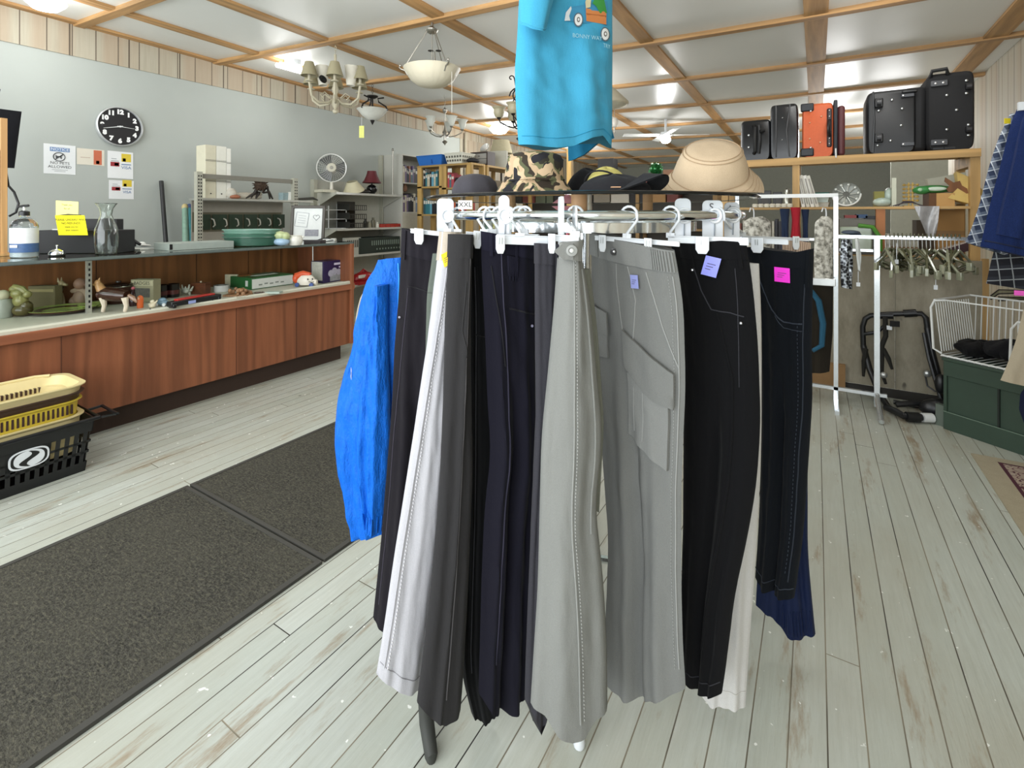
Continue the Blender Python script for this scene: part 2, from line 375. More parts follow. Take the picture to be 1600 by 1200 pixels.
# ---------------------------------------------------------------- garments
class Gar:
    """cloth body between a left and a right outline that sit at their own distances from the room's front"""
    def __init__(s, L, R, dl, dr, th=.016, fold=.008, f=(2.3, 5.1), legs=.0, hem=None, top=None, seed=0, crease=None, mid=0, wr=.12):
        s.wr = wr
        s.L, s.R = L, R; s.dl = dl; s.dr = dr; s.th = th; s.fold = fold; s.f = f; s.legs = legs; s.hem = hem; s.top = top; s.mid = mid
        r = random.Random(seed); s.ph = [r.random()*6.28 for _ in range(6)]; s.crease = crease
    def dep(s, d, v): return d if isinstance(d, (int, float)) else pl([(0, d[0]), (1, d[1])], v)[1] if len(d) == 2 else d[0]
    def pt(s, t, v, side=1, off=0):
        a, b = sm(s.L, v), sm(s.R, v)
        dl = s.dl if isinstance(s.dl, (int, float)) else lerp(s.dl[0], s.dl[1], v)
        dr = s.dr if isinstance(s.dr, (int, float)) else lerp(s.dr[0], s.dr[1], v)
        A, B = PD(a[0], a[1], dl), PD(b[0], b[1], dr)
        p = A.lerp(B, t)
        if s.hem: p.z -= pl([(k/(len(s.hem)-1), h) for k, h in enumerate(s.hem)], t)[1]*v**5
        if s.top: p.z -= pl([(k/(len(s.top)-1), h) for k, h in enumerate(s.top)], t)[1]*(1-v)**6
        d = (B-A); n = V(d.y, -d.x, 0).normalized()
        if n.dot(V(CAM.x-p.x, CAM.y-p.y, 0)) < 0: n = -n
        g = s.fold*(.25+.75*v); q = s.ph
        fo = g*(.6*math.sin(6.28*s.f[0]*t+q[0]+1.1*v)+.32*math.sin(6.28*s.f[1]*t+q[1]-1.4*v))+s.wr*s.fold*(.35*math.sin(6.28*(2.1*v+.8*t)+q[2])+.25*math.sin(6.28*(6.3*v-2.9*t)+q[3]))
        fo += (s.fold*.9)*(mnoise.noise(V(t*3.1+q[4]*9, v*3.4, q[5]*5)))+(s.fold*(.22+.9*s.wr))*(mnoise.noise(V(t*6+q[4]*3+v*5, v*17.0-t*6, q[5]*2)))
        w = s.th*(max(0, math.sin(PI*min(1, max(0, t))))**.55)
        if s.legs and v > .3: w -= s.legs*min(1, (v-.3)*5)*math.exp(-((t-.5)/.07)**2)*.9
        if s.crease is not None: w += .008*math.exp(-((t-s.crease)/.05)**2)*min(1, v*4)
        e = min(1, min(t, 1-t)*6+.15)
        w += s.mid*math.sin(PI*t)
        return p+n*(fo*e+(w if side > 0 else (-max(w, .004)+2*s.mid*math.sin(PI*t)))+side*off)
    def body(s, name, mat, root, nu=30, nv=64, v0=0, v1=1, off=0):
        def fn(u, v):
            v = lerp(v0, v1, v)
            return s.pt(u*2, v, 1, off) if u <= .5 else s.pt(2-u*2, v, -1, off)
        b = MB().grid(fn, nu*2, nv, True)
        N = nu*2; b.f.append(tuple(range(N))[::-1]); b.f.append(tuple((nv-1)*N+k for k in range(N))); b.mi += [0, 0]
        return b.build(name, mat, root, smooth_angle=65)
    def patch(s, name, mat, root, t0, t1, v0, v1, off=.0035, n=12, shape=None, th=.003, side=1):
        def fn(a, b_):
            t, v = (shape(a, b_) if shape else (lerp(t0, t1, a), lerp(v0, v1, b_)))
            return s.pt(t, v, side, off)
        b = MB().grid(fn, n, n)
        def fn2(a, b_):
            t, v = (shape(a, b_) if shape else (lerp(t0, t1, a), lerp(v0, v1, b_)))
            return s.pt(t, v, side, off-th)
        b.grid(fn2, n, n)
        m = n*n; E = [i for i in range(n)]+[n-1+n*j for j in range(1, n)]+[n*(n-1)+i for i in range(n-2, -1, -1)]+[n*j for j in range(n-2, 0, -1)]
        for i in range(len(E)): a, c = E[i], E[(i+1) % len(E)]; b.f.append((a, c, m+c, m+a)); b.mi.append(0)
        return b.build(name, mat, root, smooth_angle=60)
    def seam(s, name, mat, root, pts, r=.0012, n=60, off=.001, dash=0):
        if not dash:
            return MB().tube([s.pt(*pl(pts, k/(n-1)), 1, off) for k in range(n)], r, 5).build(name, mat, root)
        b = MB(); N = int(dash)
        for k in range(N):
            b.tube([s.pt(*pl(pts, (k+q)/N), 1, off) for q in (.1, .6)], r, 5)
        return b.build(name, mat, root)
    def button(s, root, t, v, r=.008, mat=None, ring=None):
        p = s.pt(t, v, 1, .004); n = V(CAM.x-p.x, CAM.y-p.y, 0).normalized()
        M = n.to_track_quat('Z', 'Y').to_matrix()
        bt = MB().lathe(p, [(0, .003), (r*.45, .003), (r*.6, .005), (r, .004), (r, 0), (0, 0)], 16, M, cap=False).build('button', mat or P('#2b2b2b', .4), root)
        if ring: MB().ell(p+n*.004, (r*.4, r*.4, .002), M=M).build('button_centre', ring, bt)
    def tagp(s, root, t, v, w, h, mat, tilt=0, name='price_tag'):
        p = s.pt(t, v, 1, .010); a, b_ = s.pt(t-.05, v, 1, .01), s.pt(t+.05, v, 1, .01); r = (b_-a).normalized(); u = V(0, 0, 1)
        r2 = r*math.cos(tilt)+u*math.sin(tilt); u2 = u*math.cos(tilt)-r*math.sin(tilt); 
        g = MB().box(p, (w, .0012, h), M=Matrix((r2, r2.cross(u2), u2)).transposed()).build(name, mat, root)
        n = r.cross(u); n = n if n.dot(CAM-p) > 0 else -n
        b = MB()
        for k in range(3): b.box(p+n*.0009+u2*(h*(.12-.14*k))-r2*(w*.08*k), (w*(.55-.1*k), .0004, h*.035), M=Matrix((r2, r2.cross(u2), u2)).transposed())
        b.build('pencil_writing', P('#4a4452', .8), g)
STITCH = {}
def gar(name, label, G, mat, cat='trousers', bodyname='legs', group=None, wb=None, wbm=None, nu=30, nv=64):
    p = G.pt(.5, 1); root = T(name, label, cat, V(p.x, p.y, p.z), group)
    G.body(bodyname, mat, root, nu, nv)
    if wb: G.body('waistband', wbm or mat, root, nu, 5, -0.0, wb, .0028)
    return root
def loops(G, root, mat, ts, v1=.06, w=.018):
    for t_ in ts: G.patch('belt_loop', mat, root, t_-w, t_+w, .002, v1, .0065, 5)
SEAMG = P('#8f908d', .8)
# light grey cargo trousers facing the viewer
C1 = FAB('#747572'); C1s = FAB('#7f807d')
G = Gar([(925, 362), (924, 450), (933, 600), (945, 760), (952, 850), (947, 960), (943, 1062)], [(1054, 392), (1068, 470), (1071, 600), (1065, 740), (1064, 900), (1066, 1000), (1071, 1076)], (1.27, 1.16), (1.07, 1.02), .028, .010, legs=.03, hem=[0, .018, .03, .012, 0], seed=3)
o = gar('cargo_trousers', 'light grey cargo trousers with elastic waist and flapped thigh pocket', G, C1, wb=.052, wbm=C1s)
for t0_, t1_ in ((.80, 1.0), (0.0, .16)):
    b = MB()
    for k in range(9): tt = lerp(t0_+.01, t1_-.01, k/8); b.tube([G.pt(tt, v_, 1, .0045) for v_ in (.004, .02, .035, .05)], .0022, 5)
    b.build('elastic_gathers', C1s, o)
G.button(o, .40, .028, .009, P('#303030', .35), P('#c9c9c9', .3, .8))
pk = G.patch('thigh_pocket', C1s, o, .5, .9, .40, .55, .010, th=.008, shape=lambda a, c: (lerp(.50-.04*c, .90, a), lerp(.29+.035*a, .43+.07*a, c)))
fl = G.patch('pocket_flap', C1, o, .5, .95, .3, .4, .016, th=.005, shape=lambda a, c: (lerp(.49, .95, a), lerp(.195+.085*a, .275+.085*a+(.018*math.sin(PI*min(1, a*1.05))), c)))
G.button(o, .63, .275, .008, P('#303030', .35), P('#c9c9c9', .3, .8))
G.seam('stitching', SEAMG, pk, [(.56, .32), (.54, .42)], .001, off=.011); G.seam('stitching', SEAMG, pk, [(.66, .33), (.64, .44)], .001, off=.011)
pk2 = G.patch('thigh_pocket', C1s, o, 0, .2, .17, .27, .008, th=.006, shape=lambda a, c: (lerp(.05, .24, a), lerp(.17, .27, c)))
G.patch('pocket_flap', C1s, o, 0, .2, .15, .2, .013, th=.004, shape=lambda a, c: (lerp(.04, .26, a), lerp(.155+.015*a, .20+.03*a-.02*abs(a-.5), c)))
G.seam('side_seam', SEAMG, o, [(.965, .06), (.965, .95)], .0016); G.seam('stitching', SEAMG, o, [(.93, .06), (.93, .95)], .0009, dash=120)
G.seam('fly_seam', SEAMG, o, [(.40, .055), (.41, .12), (.45, .20), (.52, .27)], .0011); G.seam('fly_seam', SEAMG, o, [(.55, .055), (.60, .13), (.57, .21), (.52, .27)], .0014)
G.seam('pocket_seam', SEAMG, o, [(.74, .06), (.80, .13), (.90, .22), (.965, .27)], .0016)
G.tagp(o, .63, .085, .020, .030, P('#8c93c9', .7), .1)
# light grey straight trousers seen edge on
C2 = FAB('#7d7e7a'); C2s = FAB('#888985')
G = Gar([(872, 404), (866, 470), (858, 560), (846, 680), (843, 800), (840, 920), (833, 1030), (829, 1098)], [(908, 404), (922, 470), (930, 560), (942, 680), (930, 790), (942, 900), (948, 1000), (949, 1100)], (1.03, .99), (1.04, 1.0), .040, .006, (1.6, 3.3), hem=[0, .004, .030, .040, .034, .006, 0], seed=9, mid=.0)
o = gar('straight_trousers', 'light grey cotton trousers hung edge on with a long stitched side seam', G, C2)
G.seam('side_seam', C2s, o, [(.43, .0), (.46, .3), (.50, .6), (.60, .97)], .0022)
G.seam('stitching', P('#a0a19d', .8), o, [(.48, .0), (.51, .3), (.55, .6), (.65, .97)], .0011, dash=130)
G.seam('crease', C2s, o, [(.77, .02), (.84, .2), (.86, .5), (.84, .6)], .002)
H_ = Gar([(874, 380), (873, 404)], [(911, 374), (909, 408)], .985, 1.0, .02, .001, seed=2)
w_ = H_.body('waistband', C2s, o, 16, 6); H_.button(w_, .34, .45, .011, P('#8f908c', .5), P('#c7c7c2', .4))
p_ = H_.pt(0, .5); MB().prism([(0, -.016), (-.018, 0), (0, .016), (.02, .016), (.02, -.016)], H_.pt(.06, .5, 1, .004), V(CS, SN, 0), V(0, 0, 1), .006).build('waist_tab', C2, w_)
# grey back panel of the same pair's other leg, hanging half a step behind
C2b = FAB('#77796f')
G = Gar([(905, 420), (912, 520), (915, 640), (905, 780)], [(922, 420), (934, 520), (944, 660), (936, 800)], 1.09, 1.09, .012, .004, seed=10)
o = gar('rear_leg', 'greyish rear leg of the edge-on pair, showing as a narrow strip behind it', G, C2b)
# tweed trousers
C3 = FAB('#2b2a2f', '#434248')
G = Gar([(836, 380), (836, 520), (838, 660), (832, 800), (826, 920), (821, 1040), (820, 1092)], [(882, 382), (880, 450), (872, 560), (866, 700), (866, 900), (862, 1040), (858, 1098)], (1.07, 1.06), (1.11, 1.09), .018, .005, hem=[0, .025, .06, .02, 0], seed=4)
o = gar('tweed_trousers', 'charcoal tweed dress trousers between the navy pair and the light grey pair', G, C3, wb=.045)
loops(G, o, C3, (.55,)); G.seam('welt_pocket', P('#19181c', .9), o, [(.62, .135), (.98, .125)], .0016)
# navy trousers
C4 = FAB('#100f1c'); C4s = FAB('#151423')
G = Gar([(751, 361), (753, 430), (758, 520), (762, 640), (768, 700), (757, 800), (753, 900), (750, 1010), (748, 1090)], [(838, 378), (838, 500), (838, 700), (834, 800), (829, 900), (824, 1000), (821, 1084)], (1.10, 1.07), (1.16, 1.13), .022, .010, legs=.03, hem=[-.01, .03, .035, .02, .0], seed=5, crease=.2)
o = gar('navy_trousers', 'dark navy trousers with elastic back waist, hanging in the middle of the rack', G, C4, wb=.04, wbm=C4s)
loops(G, o, C4s, (.12, .55), .05); G.seam('side_seam', P('#2c2a3c', .8), o, [(.28, .04), (.33, .3), (.28, .55), (.25, .9)], .0016)
G.seam('welt_pocket', P('#0b0a12', .9), o, [(.42, .155), (.98, .160)], .0024); G.seam('side_pocket', P('#0b0a12', .9), o, [(.12, .07), (.17, .13), (.25, .22), (.28, .28)], .0016)
G.button(o, .86, .185, .003, P('#8d8ba0'))
b = MB()
for k in range(7): tt = .40+.028*k; b.tube([G.pt(tt, v_, 1, .003) for v_ in (.042, .06, .085+.01*(k % 2))], [.0035, .0028, .0008], 6)
b.build('gathers', C4s, o)
# black slim trousers
C5 = FAB('#0c0d0f')
G = Gar([(722, 372), (724, 500), (722, 640), (724, 800), (722, 900), (718, 1040), (736, 1112)], [(762, 372), (772, 500), (776, 700), (768, 900), (766, 1040), (776, 1116)], (1.16, 1.15), (1.18, 1.16), .016, .006, hem=[0, .014, 0], seed=6)
o = gar('black_trousers', 'plain black trousers squeezed between the grey-brown and navy pairs', G, C5, wb=.05)
loops(G, o, C5, (.75,)); G.seam('side_seam', P('#2b2c30', .8), o, [(.40, .06), (.34, .9)], .0013); G.seam('welt_pocket', P('#050505', .9), o, [(.35, .20), (.7, .205)], .0016)
# grey-brown trousers
C6 = FAB('#2c2b2c'); 
G = Gar([(709, 366), (704, 470), (698, 560), (694, 660), (687, 780), (676, 900), (663, 1010), (652, 1098)], [(730, 366), (728, 480), (733, 600), (737, 720), (733, 840), (729, 940), (724, 1040), (719, 1104)], (1.08, 1.03), (1.12, 1.09), .030, .005, (1.2, 3.0), hem=[0, .018, .022, .008, 0], seed=7, crease=.35)
o = gar('dress_trousers', 'grey brown dress trousers with sharp crease, right of the white trousers', G, C6, wb=.05)
G.seam('side_seam', P('#504e50', .8), o, [(.42, .05), (.38, .3), (.45, .95)], .0014); G.seam('side_pocket', P('#201f20', .9), o, [(.30, .10), (.26, .2), (.42, .27)], .0016)
# plum-grey pair behind
C6b = FAB('#343139')
G = Gar([(690, 406), (694, 450), (695, 560), (692, 700)], [(712, 400), (712, 560), (712, 720)], 1.15, 1.15, .012, .004, seed=17)
o = gar('plum_grey_trousers', 'plum grey trousers, a narrow fold between white and grey brown pairs', G, C6b)
G.tagp(o, .45, .0, .019, .032, P('#f2cf1b', .6), .25)
# white trousers
C7 = FAB('#b4b3b8', '#cecdd2', wr=.2); C7s = FAB('#a9a8ad', '#c5c4c9')
G = Gar([(692, 362), (686, 430), (672, 520), (658, 600), (644, 690), (630, 780), (614, 880), (600, 980), (588, 1052)], [(716, 362), (708, 440), (702, 520), (700, 620), (697, 720), (690, 830), (676, 940), (662, 1030), (655, 1076)], (1.14, 1.10), (1.18, 1.14), .026, .006, (1.4, 3.2), hem=[0, .004, .004, 0], seed=8)
o = gar('white_trousers', 'white cotton trousers with cream waistband and stitched side seam', G, C7, wb=.065, wbm=FAB('#b5aa9b'))
G.seam('side_seam', C7s, o, [(.16, .08), (.13, .5), (.11, .97)], .0024); G.seam('stitching', P('#dddce0', .8), o, [(.23, .08), (.20, .5), (.17, .97)], .0012, dash=110)
G.seam('hem_stitching', C7s, o, [(.02, .968), (.98, .968)], .0012)
# sage cargo shorts
C8 = FAB('#5c635b')
G = Gar([(676, 396), (667, 460), (665, 540), (664, 640)], [(700, 396), (700, 640)], 1.23, 1.23, .014, .004, seed=11)
o = gar('sage_trousers', 'sage green trousers peeking out left of the white trousers', G, C8); G.patch('cargo_pocket', C8, o, .03, .5, .25, .5, .006, th=.005)
# near-black plum trousers, left end
C9 = FAB('#151218'); C9s = FAB('#19161d')
G = Gar([(628, 356), (624, 450), (616, 540), (612, 640), (604, 740), (596, 840), (588, 920), (583, 970)], [(700, 372), (697, 500), (694, 640), (690, 800), (684, 900), (676, 1000)], (1.32, 1.27), (1.28, 1.24), .024, .009, legs=.02, hem=[-.01, .0, .0, 0], seed=12)
o = gar('plum_black_trousers', 'black plum dress trousers beside the blue jacket, at the left of the rack', G, C9, wb=.062, wbm=C9s)
loops(G, o, C9s, (.16,), .075); G.seam('welt_pocket', P('#0e0c12', .9), o, [(.28, .135), (.95, .14)], .0018); G.button(o, .12, .22, .003, P('#b8b6c4', .3, .5))
G.seam('side_seam', P('#34303c', .8), o, [(.30, .14), (.12, .5), (.10, .95)], .0012)
# blue jacket
CB = FAB('#0a5fd0', '#1478e6', rough=.5, weave=400, wr=.9, big=14, sheen=0); 
G = Gar([(612, 408), (592, 418), (574, 445), (565, 490), (553, 545), (536, 590), (527, 640), (525, 690), (531, 740), (545, 786), (556, 812), (570, 826)], [(632, 402), (632, 480), (628, 560), (620, 640), (612, 720), (606, 780), (604, 832)], (1.50, 1.47), (1.40, 1.38), .050, .015, (2.2, 4.6), hem=[0, .004, .004, 0], seed=13, mid=.0, wr=.42)
o = gar('rain_jacket', 'bright blue nylon rain jacket with gathered cuff, left end of the rack', G, CB, 'jacket', 'torso')
SLV = Gar([(590, 445), (578, 510), (566, 600), (560, 650), (556, 700), (562, 760), (571, 820)], [(604, 445), (606, 540), (610, 620), (610, 680), (606, 740), (602, 790), (598, 829)], 1.37, 1.36, .030, .010, (1.5, 4), seed=21, wr=.38)
SLV.body('sleeve', CB, o, 20, 36)
b = MB()
for k in range(8): tt = .04+.13*k; b.tube([SLV.pt(tt, v_, 1, .002) for v_ in (.93, .965, .995)], [.0015, .0035, .003], 6)
b.build('gathered_cuff', CB, o)
b = MB()
for (x0, y0, x1, y1) in ((548, 600, 556, 680), (540, 640, 546, 730), (556, 590, 560, 640), (600, 470, 590, 540), (612, 450, 606, 560), (584, 480, 572, 540), (603, 580, 596, 640)):
    pass
G.tagp(o, .28, .42, .018, .030, P('#b9bccb', .5), -.3, 'care_label')
G.seam('zip_edge', P('#3c9cf6', .4), o, [(.97, .02), (.97, .97)], .0022)
# dark suit jacket behind it
CJ = FAB('#29282b')
G = Gar([(606, 420), (588, 438), (571, 452), (561, 480), (555, 540), (552, 600), (548, 700), (548, 760)], [(640, 410), (640, 600), (640, 770)], (1.66, 1.62), (1.58, 1.56), .030, .008, seed=14)
o = gar('suit_jacket', 'dark grey jacket with beige lining edge hanging behind the blue rain jacket', G, CJ, 'jacket', 'torso')
G.seam('lining_edge', P('#a39c8b', .8), o, [(.02, .06), (.03, .2), (.015, .5), (.015, .9)], .005, off=.001)
# black jeans
CK = FAB('#040406', '#09090c', weave=700); CKs = P('#202026', .8)
G = Gar([(1048, 378), (1064, 450), (1069, 540), (1068, 680), (1067, 820), (1066, 940), (1066, 1040)], [(1166, 378), (1176, 440), (1185, 540), (1189, 660), (1182, 760), (1166, 850), (1148, 930), (1139, 1010), (1127, 1084)], (1.24, 1.15), (1.10, 1.06), .030, .009, legs=.035, hem=[0, .01, .018, .015, 0], top=[0, -.006, .0, -.004, .0], seed=15)
o = gar('black_jeans', 'black jeans with lilac price tag, second pair from the right of the rack', G, CK, wb=.04)
loops(G, o, CK, (.36, .93), .06); G.seam('pocket_stitching', CKs, o, [(.34, .055), (.40, .11), (.52, .152), (.75, .158), (.90, .165)], .0016)
G.seam('side_seam', CKs, o, [(.86, .06), (.84, .16), (.80, .32)], .0012); G.seam('crease', CK, o, [(.60, .16), (.72, .30), (.70, .5), (.62, .9)], .003); G.button(o, .87, .178, .003, P('#c9c9cc', .3, .8)); G.button(o, .33, .066, .003, P('#c9c9cc', .3, .8))
G.tagp(o, .62, .055, .036, .044, P('#8b8fe0', .6), -.28)
G.seam('hem_stitching', CKs, o, [(.02, .975), (.98, .97)], .001)
# white jeans behind
G = Gar([(1140, 410), (1110, 600), (1084, 800), (1080, 960), (1081, 1062)], [(1186, 412), (1190, 500), (1190, 680), (1187, 760), (1179, 900), (1170, 1020), (1165, 1104)], (1.25, 1.20), (1.20, 1.165), .018, .006, hem=[0, .03, .012, 0], seed=16)
o = gar('white_jeans', 'bright white trousers showing behind and below the black jeans', G, FAB('#c4c2be', '#dbd9d5', wr=.15))
G.seam('hem_stitching', P('#c4c2bc', .8), o, [(.02, .962), (.98, .962)], .001)
# dark indigo jeans
CI = FAB('#05080c', '#0b1119', weave=700); CIs = P('#2b323d', .8)
G = Gar([(1160, 386), (1182, 440), (1190, 560), (1190, 700), (1186, 820), (1181, 898)], [(1272, 388), (1270, 450), (1268, 540), (1270, 620), (1262, 740), (1256, 830), (1248, 890), (1241, 934)], (1.40, 1.31), (1.27, 1.23), .030, .009, legs=.03, hem=[0, .012, .012, 0], top=[0, 0, .006, .012, .0], seed=18)
o = gar('indigo_jeans', 'dark indigo jeans with pink price tag at the right end of the rack', G, CI, wb=.05)
loops(G, o, CI, (.95,), .11); G.seam('pocket_stitching', CIs, o, [(.12, .07), (.22, .14), (.38, .185), (.60, .215), (.90, .215)], .0018); G.seam('pocket_stitching', CIs, o, [(.45, .20), (.60, .232), (.90, .236)], .001)
G.seam('side_seam', P('#18202b', .8), o, [(.92, .1), (.90, .5), (.87, .95)], .0016); G.seam('stitching', CIs, o, [(.83, .22), (.80, .93)], .0008, dash=60)
G.tagp(o, .62, .072, .036, .038, P('#f01fd0', .6), .02); G.seam('hem_stitching', CIs, o, [(.02, .97), (.98, .97)], .001)
# navy track pants below them
CN = FAB('#0a1634', '#102046', rough=.6)
G = Gar([(1200, 430), (1195, 650), (1186, 850), (1181, 946)], [(1262, 430), (1262, 700), (1262, 860), (1268, 930), (1274, 990)], (1.43, 1.37), (1.36, 1.33), .020, .010, hem=[0, .0, .03, .02, 0], seed=19)
o = gar('track_pants', 'navy blue track pants with gathered ankles hanging under the indigo jeans', G, CN)
b = MB()
for k in range(9): tt = .45+.06*k; b.tube([G.pt(tt, v_, 1, .002) for v_ in (.93, .965, .99)], [.001, .003, .0025], 6)
b.build('gathered_ankle', CN, o)
# beige elastic shorts
G = Gar([(1222, 374), (1222, 420)], [(1266, 379), (1264, 425)], 1.52, 1.50, .02, .004, seed=20)
o = gar('beige_shorts', 'beige elastic waistband showing above the indigo jeans', G, FAB('#c4ab95'), 'shorts')
b = MB()
for k in range(12): b.tube([G.pt(.04+.083*k, v_, 1, .003) for v_ in (.02, .2, .42)], .0022, 5)
b.build('elastic_gathers', FAB('#c4ab95'), o)
# ---------------------------------------------------------------- hangers and size dividers
def hook(b, top, rail, back, r=.0032):
    """plastic hook going from the hanger bar (top) up, over the rail and down behind"""
    n = V(back.x, back.y, 0).normalized(); R = .0195; pts = [top, top+V(0, 0, .012)]
    c = V(rail.x, rail.y, rail.z+.002)
    s = c-n*R; pts += [s+V(0, 0, -.012)]
    for k in range(9): a = PI-PI*1.12*k/8; pts.append(c+n*(R*math.cos(a))+V(0, 0, R*math.sin(a)))
    b.tube(pts, [r*1.2, r*1.1]+[r]*(len(pts)-3)+[r*.6], 7)
def hanger(label, hpx, y, lx, rx, dl, dr, clips, tilt=0, wide=.010, clipw=.024, grp='white plastic clip hangers on the round rack'):
    rail = ringpt(hpx); A, B = PD(lx, y, dl), PD(rx, y+tilt, dr); k = (hpx-lx)/max(1, rx-lx); mid = A.lerp(B, min(1, max(0, k)))
    o = T('clip_hanger', label, 'hanger', V(mid.x, mid.y, mid.z), grp)
    d = (B-A); L = d.length; d.normalize(); n = V(d.y, -d.x, 0).normalized(); 
    if n.dot(CAM-mid) < 0: n = -n
    b = MB(); M = Matrix((d, n, d.cross(n))).transposed()
    b.box(A.lerp(B, .5), (L, .005, wide), M=M); b.box(A.lerp(B, .5)+V(0, 0, wide*.5), (L, .009, .003), M=M); b.build('bar', WHITEP, o, bevel=.001)
    b = MB(); rad = (V(rail.x-RC.x, rail.y-RC.y, 0)).normalized(); hook(b, mid+V(0, 0, wide*.4), rail, d if d.y > 0 else -d)
    b.box(mid+V(0, 0, .010), (.020, .005, .012), M=M); b.build('hook', WHITEP, o, smooth_angle=60)
    for cx in clips:
        q = (cx-lx)/(rx-lx); p = A.lerp(B, q); cl = MB()
        cl.prism([(-clipw/2, .010), (clipw/2, .010), (clipw/2, -.020), (clipw*.3, -.030), (-clipw*.3, -.030), (-clipw/2, -.020)], p+n*.016, d, V(0, 0, 1), .0035)
        c_ = cl.build('clip', WHITEP, o, bevel=.0012); m = MB()
        for sx in (-.003, .003): m.box(p+n*.0215+d*sx+V(0, 0, -.002), (.0014, .001, .015), M=M)
        m.build('clip_spring', STEEL, c_)
    return o
hanger('white clip hanger gripping the light grey cargo trousers', 983, 372, 930, 1062, 1.20, 1.08, (948, 1020), 10, clipw=.018)
hanger('white clip hanger with wide bar holding the black jeans', 1048, 374, 1044, 1170, 1.19, 1.09, (1103,), 4, .016, .030)
hanger('white clip hanger holding the indigo jeans, right end of rack', 1120, 375, 1150, 1232, 1.36, 1.25, (1190,), 4, .012, .032)
hanger('white clip hanger holding the beige shorts behind the indigo jeans', 1146, 371, 1160, 1264, 1.49, 1.50, (1238,), 4, .008, .02)
hanger('white clip hanger holding the navy trousers, wide pale bar', 812, 374, 776, 856, 1.09, 1.10, (781,), 3, .020, .020)
hanger('white clip hanger holding the black plum trousers at left', 700, 361, 642, 700, 1.27, 1.24, (660,), 6, .010, .026)
hanger('white clip hanger above the light grey edge-on trousers', 899, 372, 860, 905, 1.02, .99, (868,), 2, .012, .016)
hanger('white clip hanger above the black slim trousers', 768, 366, 728, 772, 1.13, 1.14, (745,), 3, .010, .018)
for px_, dpx, l_ in ((757, 740, 'white hanger hook left of the narrow size divider'), (780, 762, 'white hanger hook just left of the narrow divider'), (793, 775, 'white hanger hook tucked behind the narrow divider'), (716, 700, 'white hanger hook just right of the left divider'), (820, 806, 'white hanger hook right of the narrow divider')):
    hanger(l_, px_, 368, dpx, px_+22, 1.17, 1.14, (), 2, .008)
# two long thin upright hangers seen edge on in the middle
for px_, l_, y1_ in ((878, 'white size divider seen edge on above the grey pair', 398), (901, 'thin white hanger blade seen edge on over the grey pair', 392)):
    p = ringpt(px_); o = MB().box(V(p.x, p.y, 1.2)+V(0, -.02, 0)+(PD(px_, lerp(306 if px_ == 878 else 318, y1_, .5), p.y)-PD(px_, 335, p.y))*1.0, (.009, .03, .0), rz=0) if 0 else None
    top, bot = PD(px_, 307 if px_ == 878 else 322, 1.06), PD(px_-1, y1_, 1.06)
    b = MB(); f_ = V(-SN, CS, 0); r_ = V(CS, SN, 0)
    b.prism([(-.02, 0), (.045, 0), (.045, (top-bot).z-.01), (.035, (top-bot).z), (-.01, (top-bot).z), (-.02, (top-bot).z-.01)], bot-r_*.003, f_, V(0, 0, 1), .0075 if px_ == 878 else .004)
    tag(b.build('size_divider', WHITEP, bevel=.001), l_, 'size divider', 'white plates between the hangers')
def divider(label, x0, x1, y0, y1, d, txt=None, tc='#4a4a4e', hy=None):
    w = (x1-x0)*d/F; h_ = (y1-y0)*d/F; c = PD((x0+x1)/2, (y0+y1)/2, d); r = V(CS, SN, 0); u = V(0, 0, 1); n = r.cross(u)
    o = T('size_divider', label, 'size divider', c-u*h_/2, 'white plates between the hangers')
    # plate with round notch around the rail
    q = .012; pts = []
    out = [(-w/2, -h_/2), (w/2, -h_/2), (w/2, h_/2-q)]+[(w/2-q+q*math.cos(a), h_/2-q+q*math.sin(a)) for a in (PI/8, PI/4, PI*3/8)]+[(w/2-q, h_/2), (-w/2+q, h_/2)]+[(-w/2+q-q*math.sin(a), h_/2-q+q*math.cos(a)) for a in (PI/8, PI/4, PI*3/8)]+[(-w/2, h_/2-q)]
    MB().prism(out, c, r, u, .003).build('plate', P('#dfe4ea', .35, 0, .04), o, bevel=.0007)
    rc = PD((x0+x1)/2+ (x1-x0)*.12, hy or 337, d-.006)
    ring = [rc+r*(.0155*math.cos(k*PI/8))+u*(.0165*math.sin(k*PI/8)) for k in range(-5, 12)]
    MB().tube(ring, .0035, 7).build('notch_rim', P('#eef1f4', .3), o)
    MB().tube([rc+r*.0+u*(-.019), rc-r*.001+u*(-.05)], .0016, 6).build('slot', P('#8f979f', .4), o)
    if txt: text(txt, .026, PD((x0+x1)/2-(2 if txt == 'S' else 1), y0+11, d-.003), r, u, P(tc, .6), o, .003)
divider('white size divider plate, leftmost on the rail', 683, 709, 310, 362, 1.33)
divider('narrow white size divider plate among the hooks at left', 779, 796, 305, 366, 1.12)
divider('blank white size divider plate right of the grey trousers hanger', 1054, 1079, 310, 370, 1.19)
divider('white size divider plate marked S', 1097, 1129, 313, 371, 1.22, 'S')
divider('white size divider plate marked L, at the right end', 1131, 1155, 316, 372, 1.30, 'L')
# hand written size labels hanging under the glass
for lab, a, b_, y0, y1, d in (('small white card marked XXL hanging under the glass top', 716, 738, 313, 327, 1.27),):
    o = T('size_card', lab, 'card', PD((a+b_)/2, y1, d)); c = PD((a+b_)/2, (y0+y1)/2, d); w = (b_-a)*d/F; h_ = (y1-y0)*d/F; r = V(CS, SN, 0); u = V(0, 0, 1)
    MB().prism([(-w/2, -h_/2), (w/2, -h_/2), (w/2, h_/2), (-w/2, h_/2)], c, r, u, .0006).build('card', P('#e9e6e0', .6), o)
    text('XXL', .018, c, r, u, P('#151515', .6), o, .001)
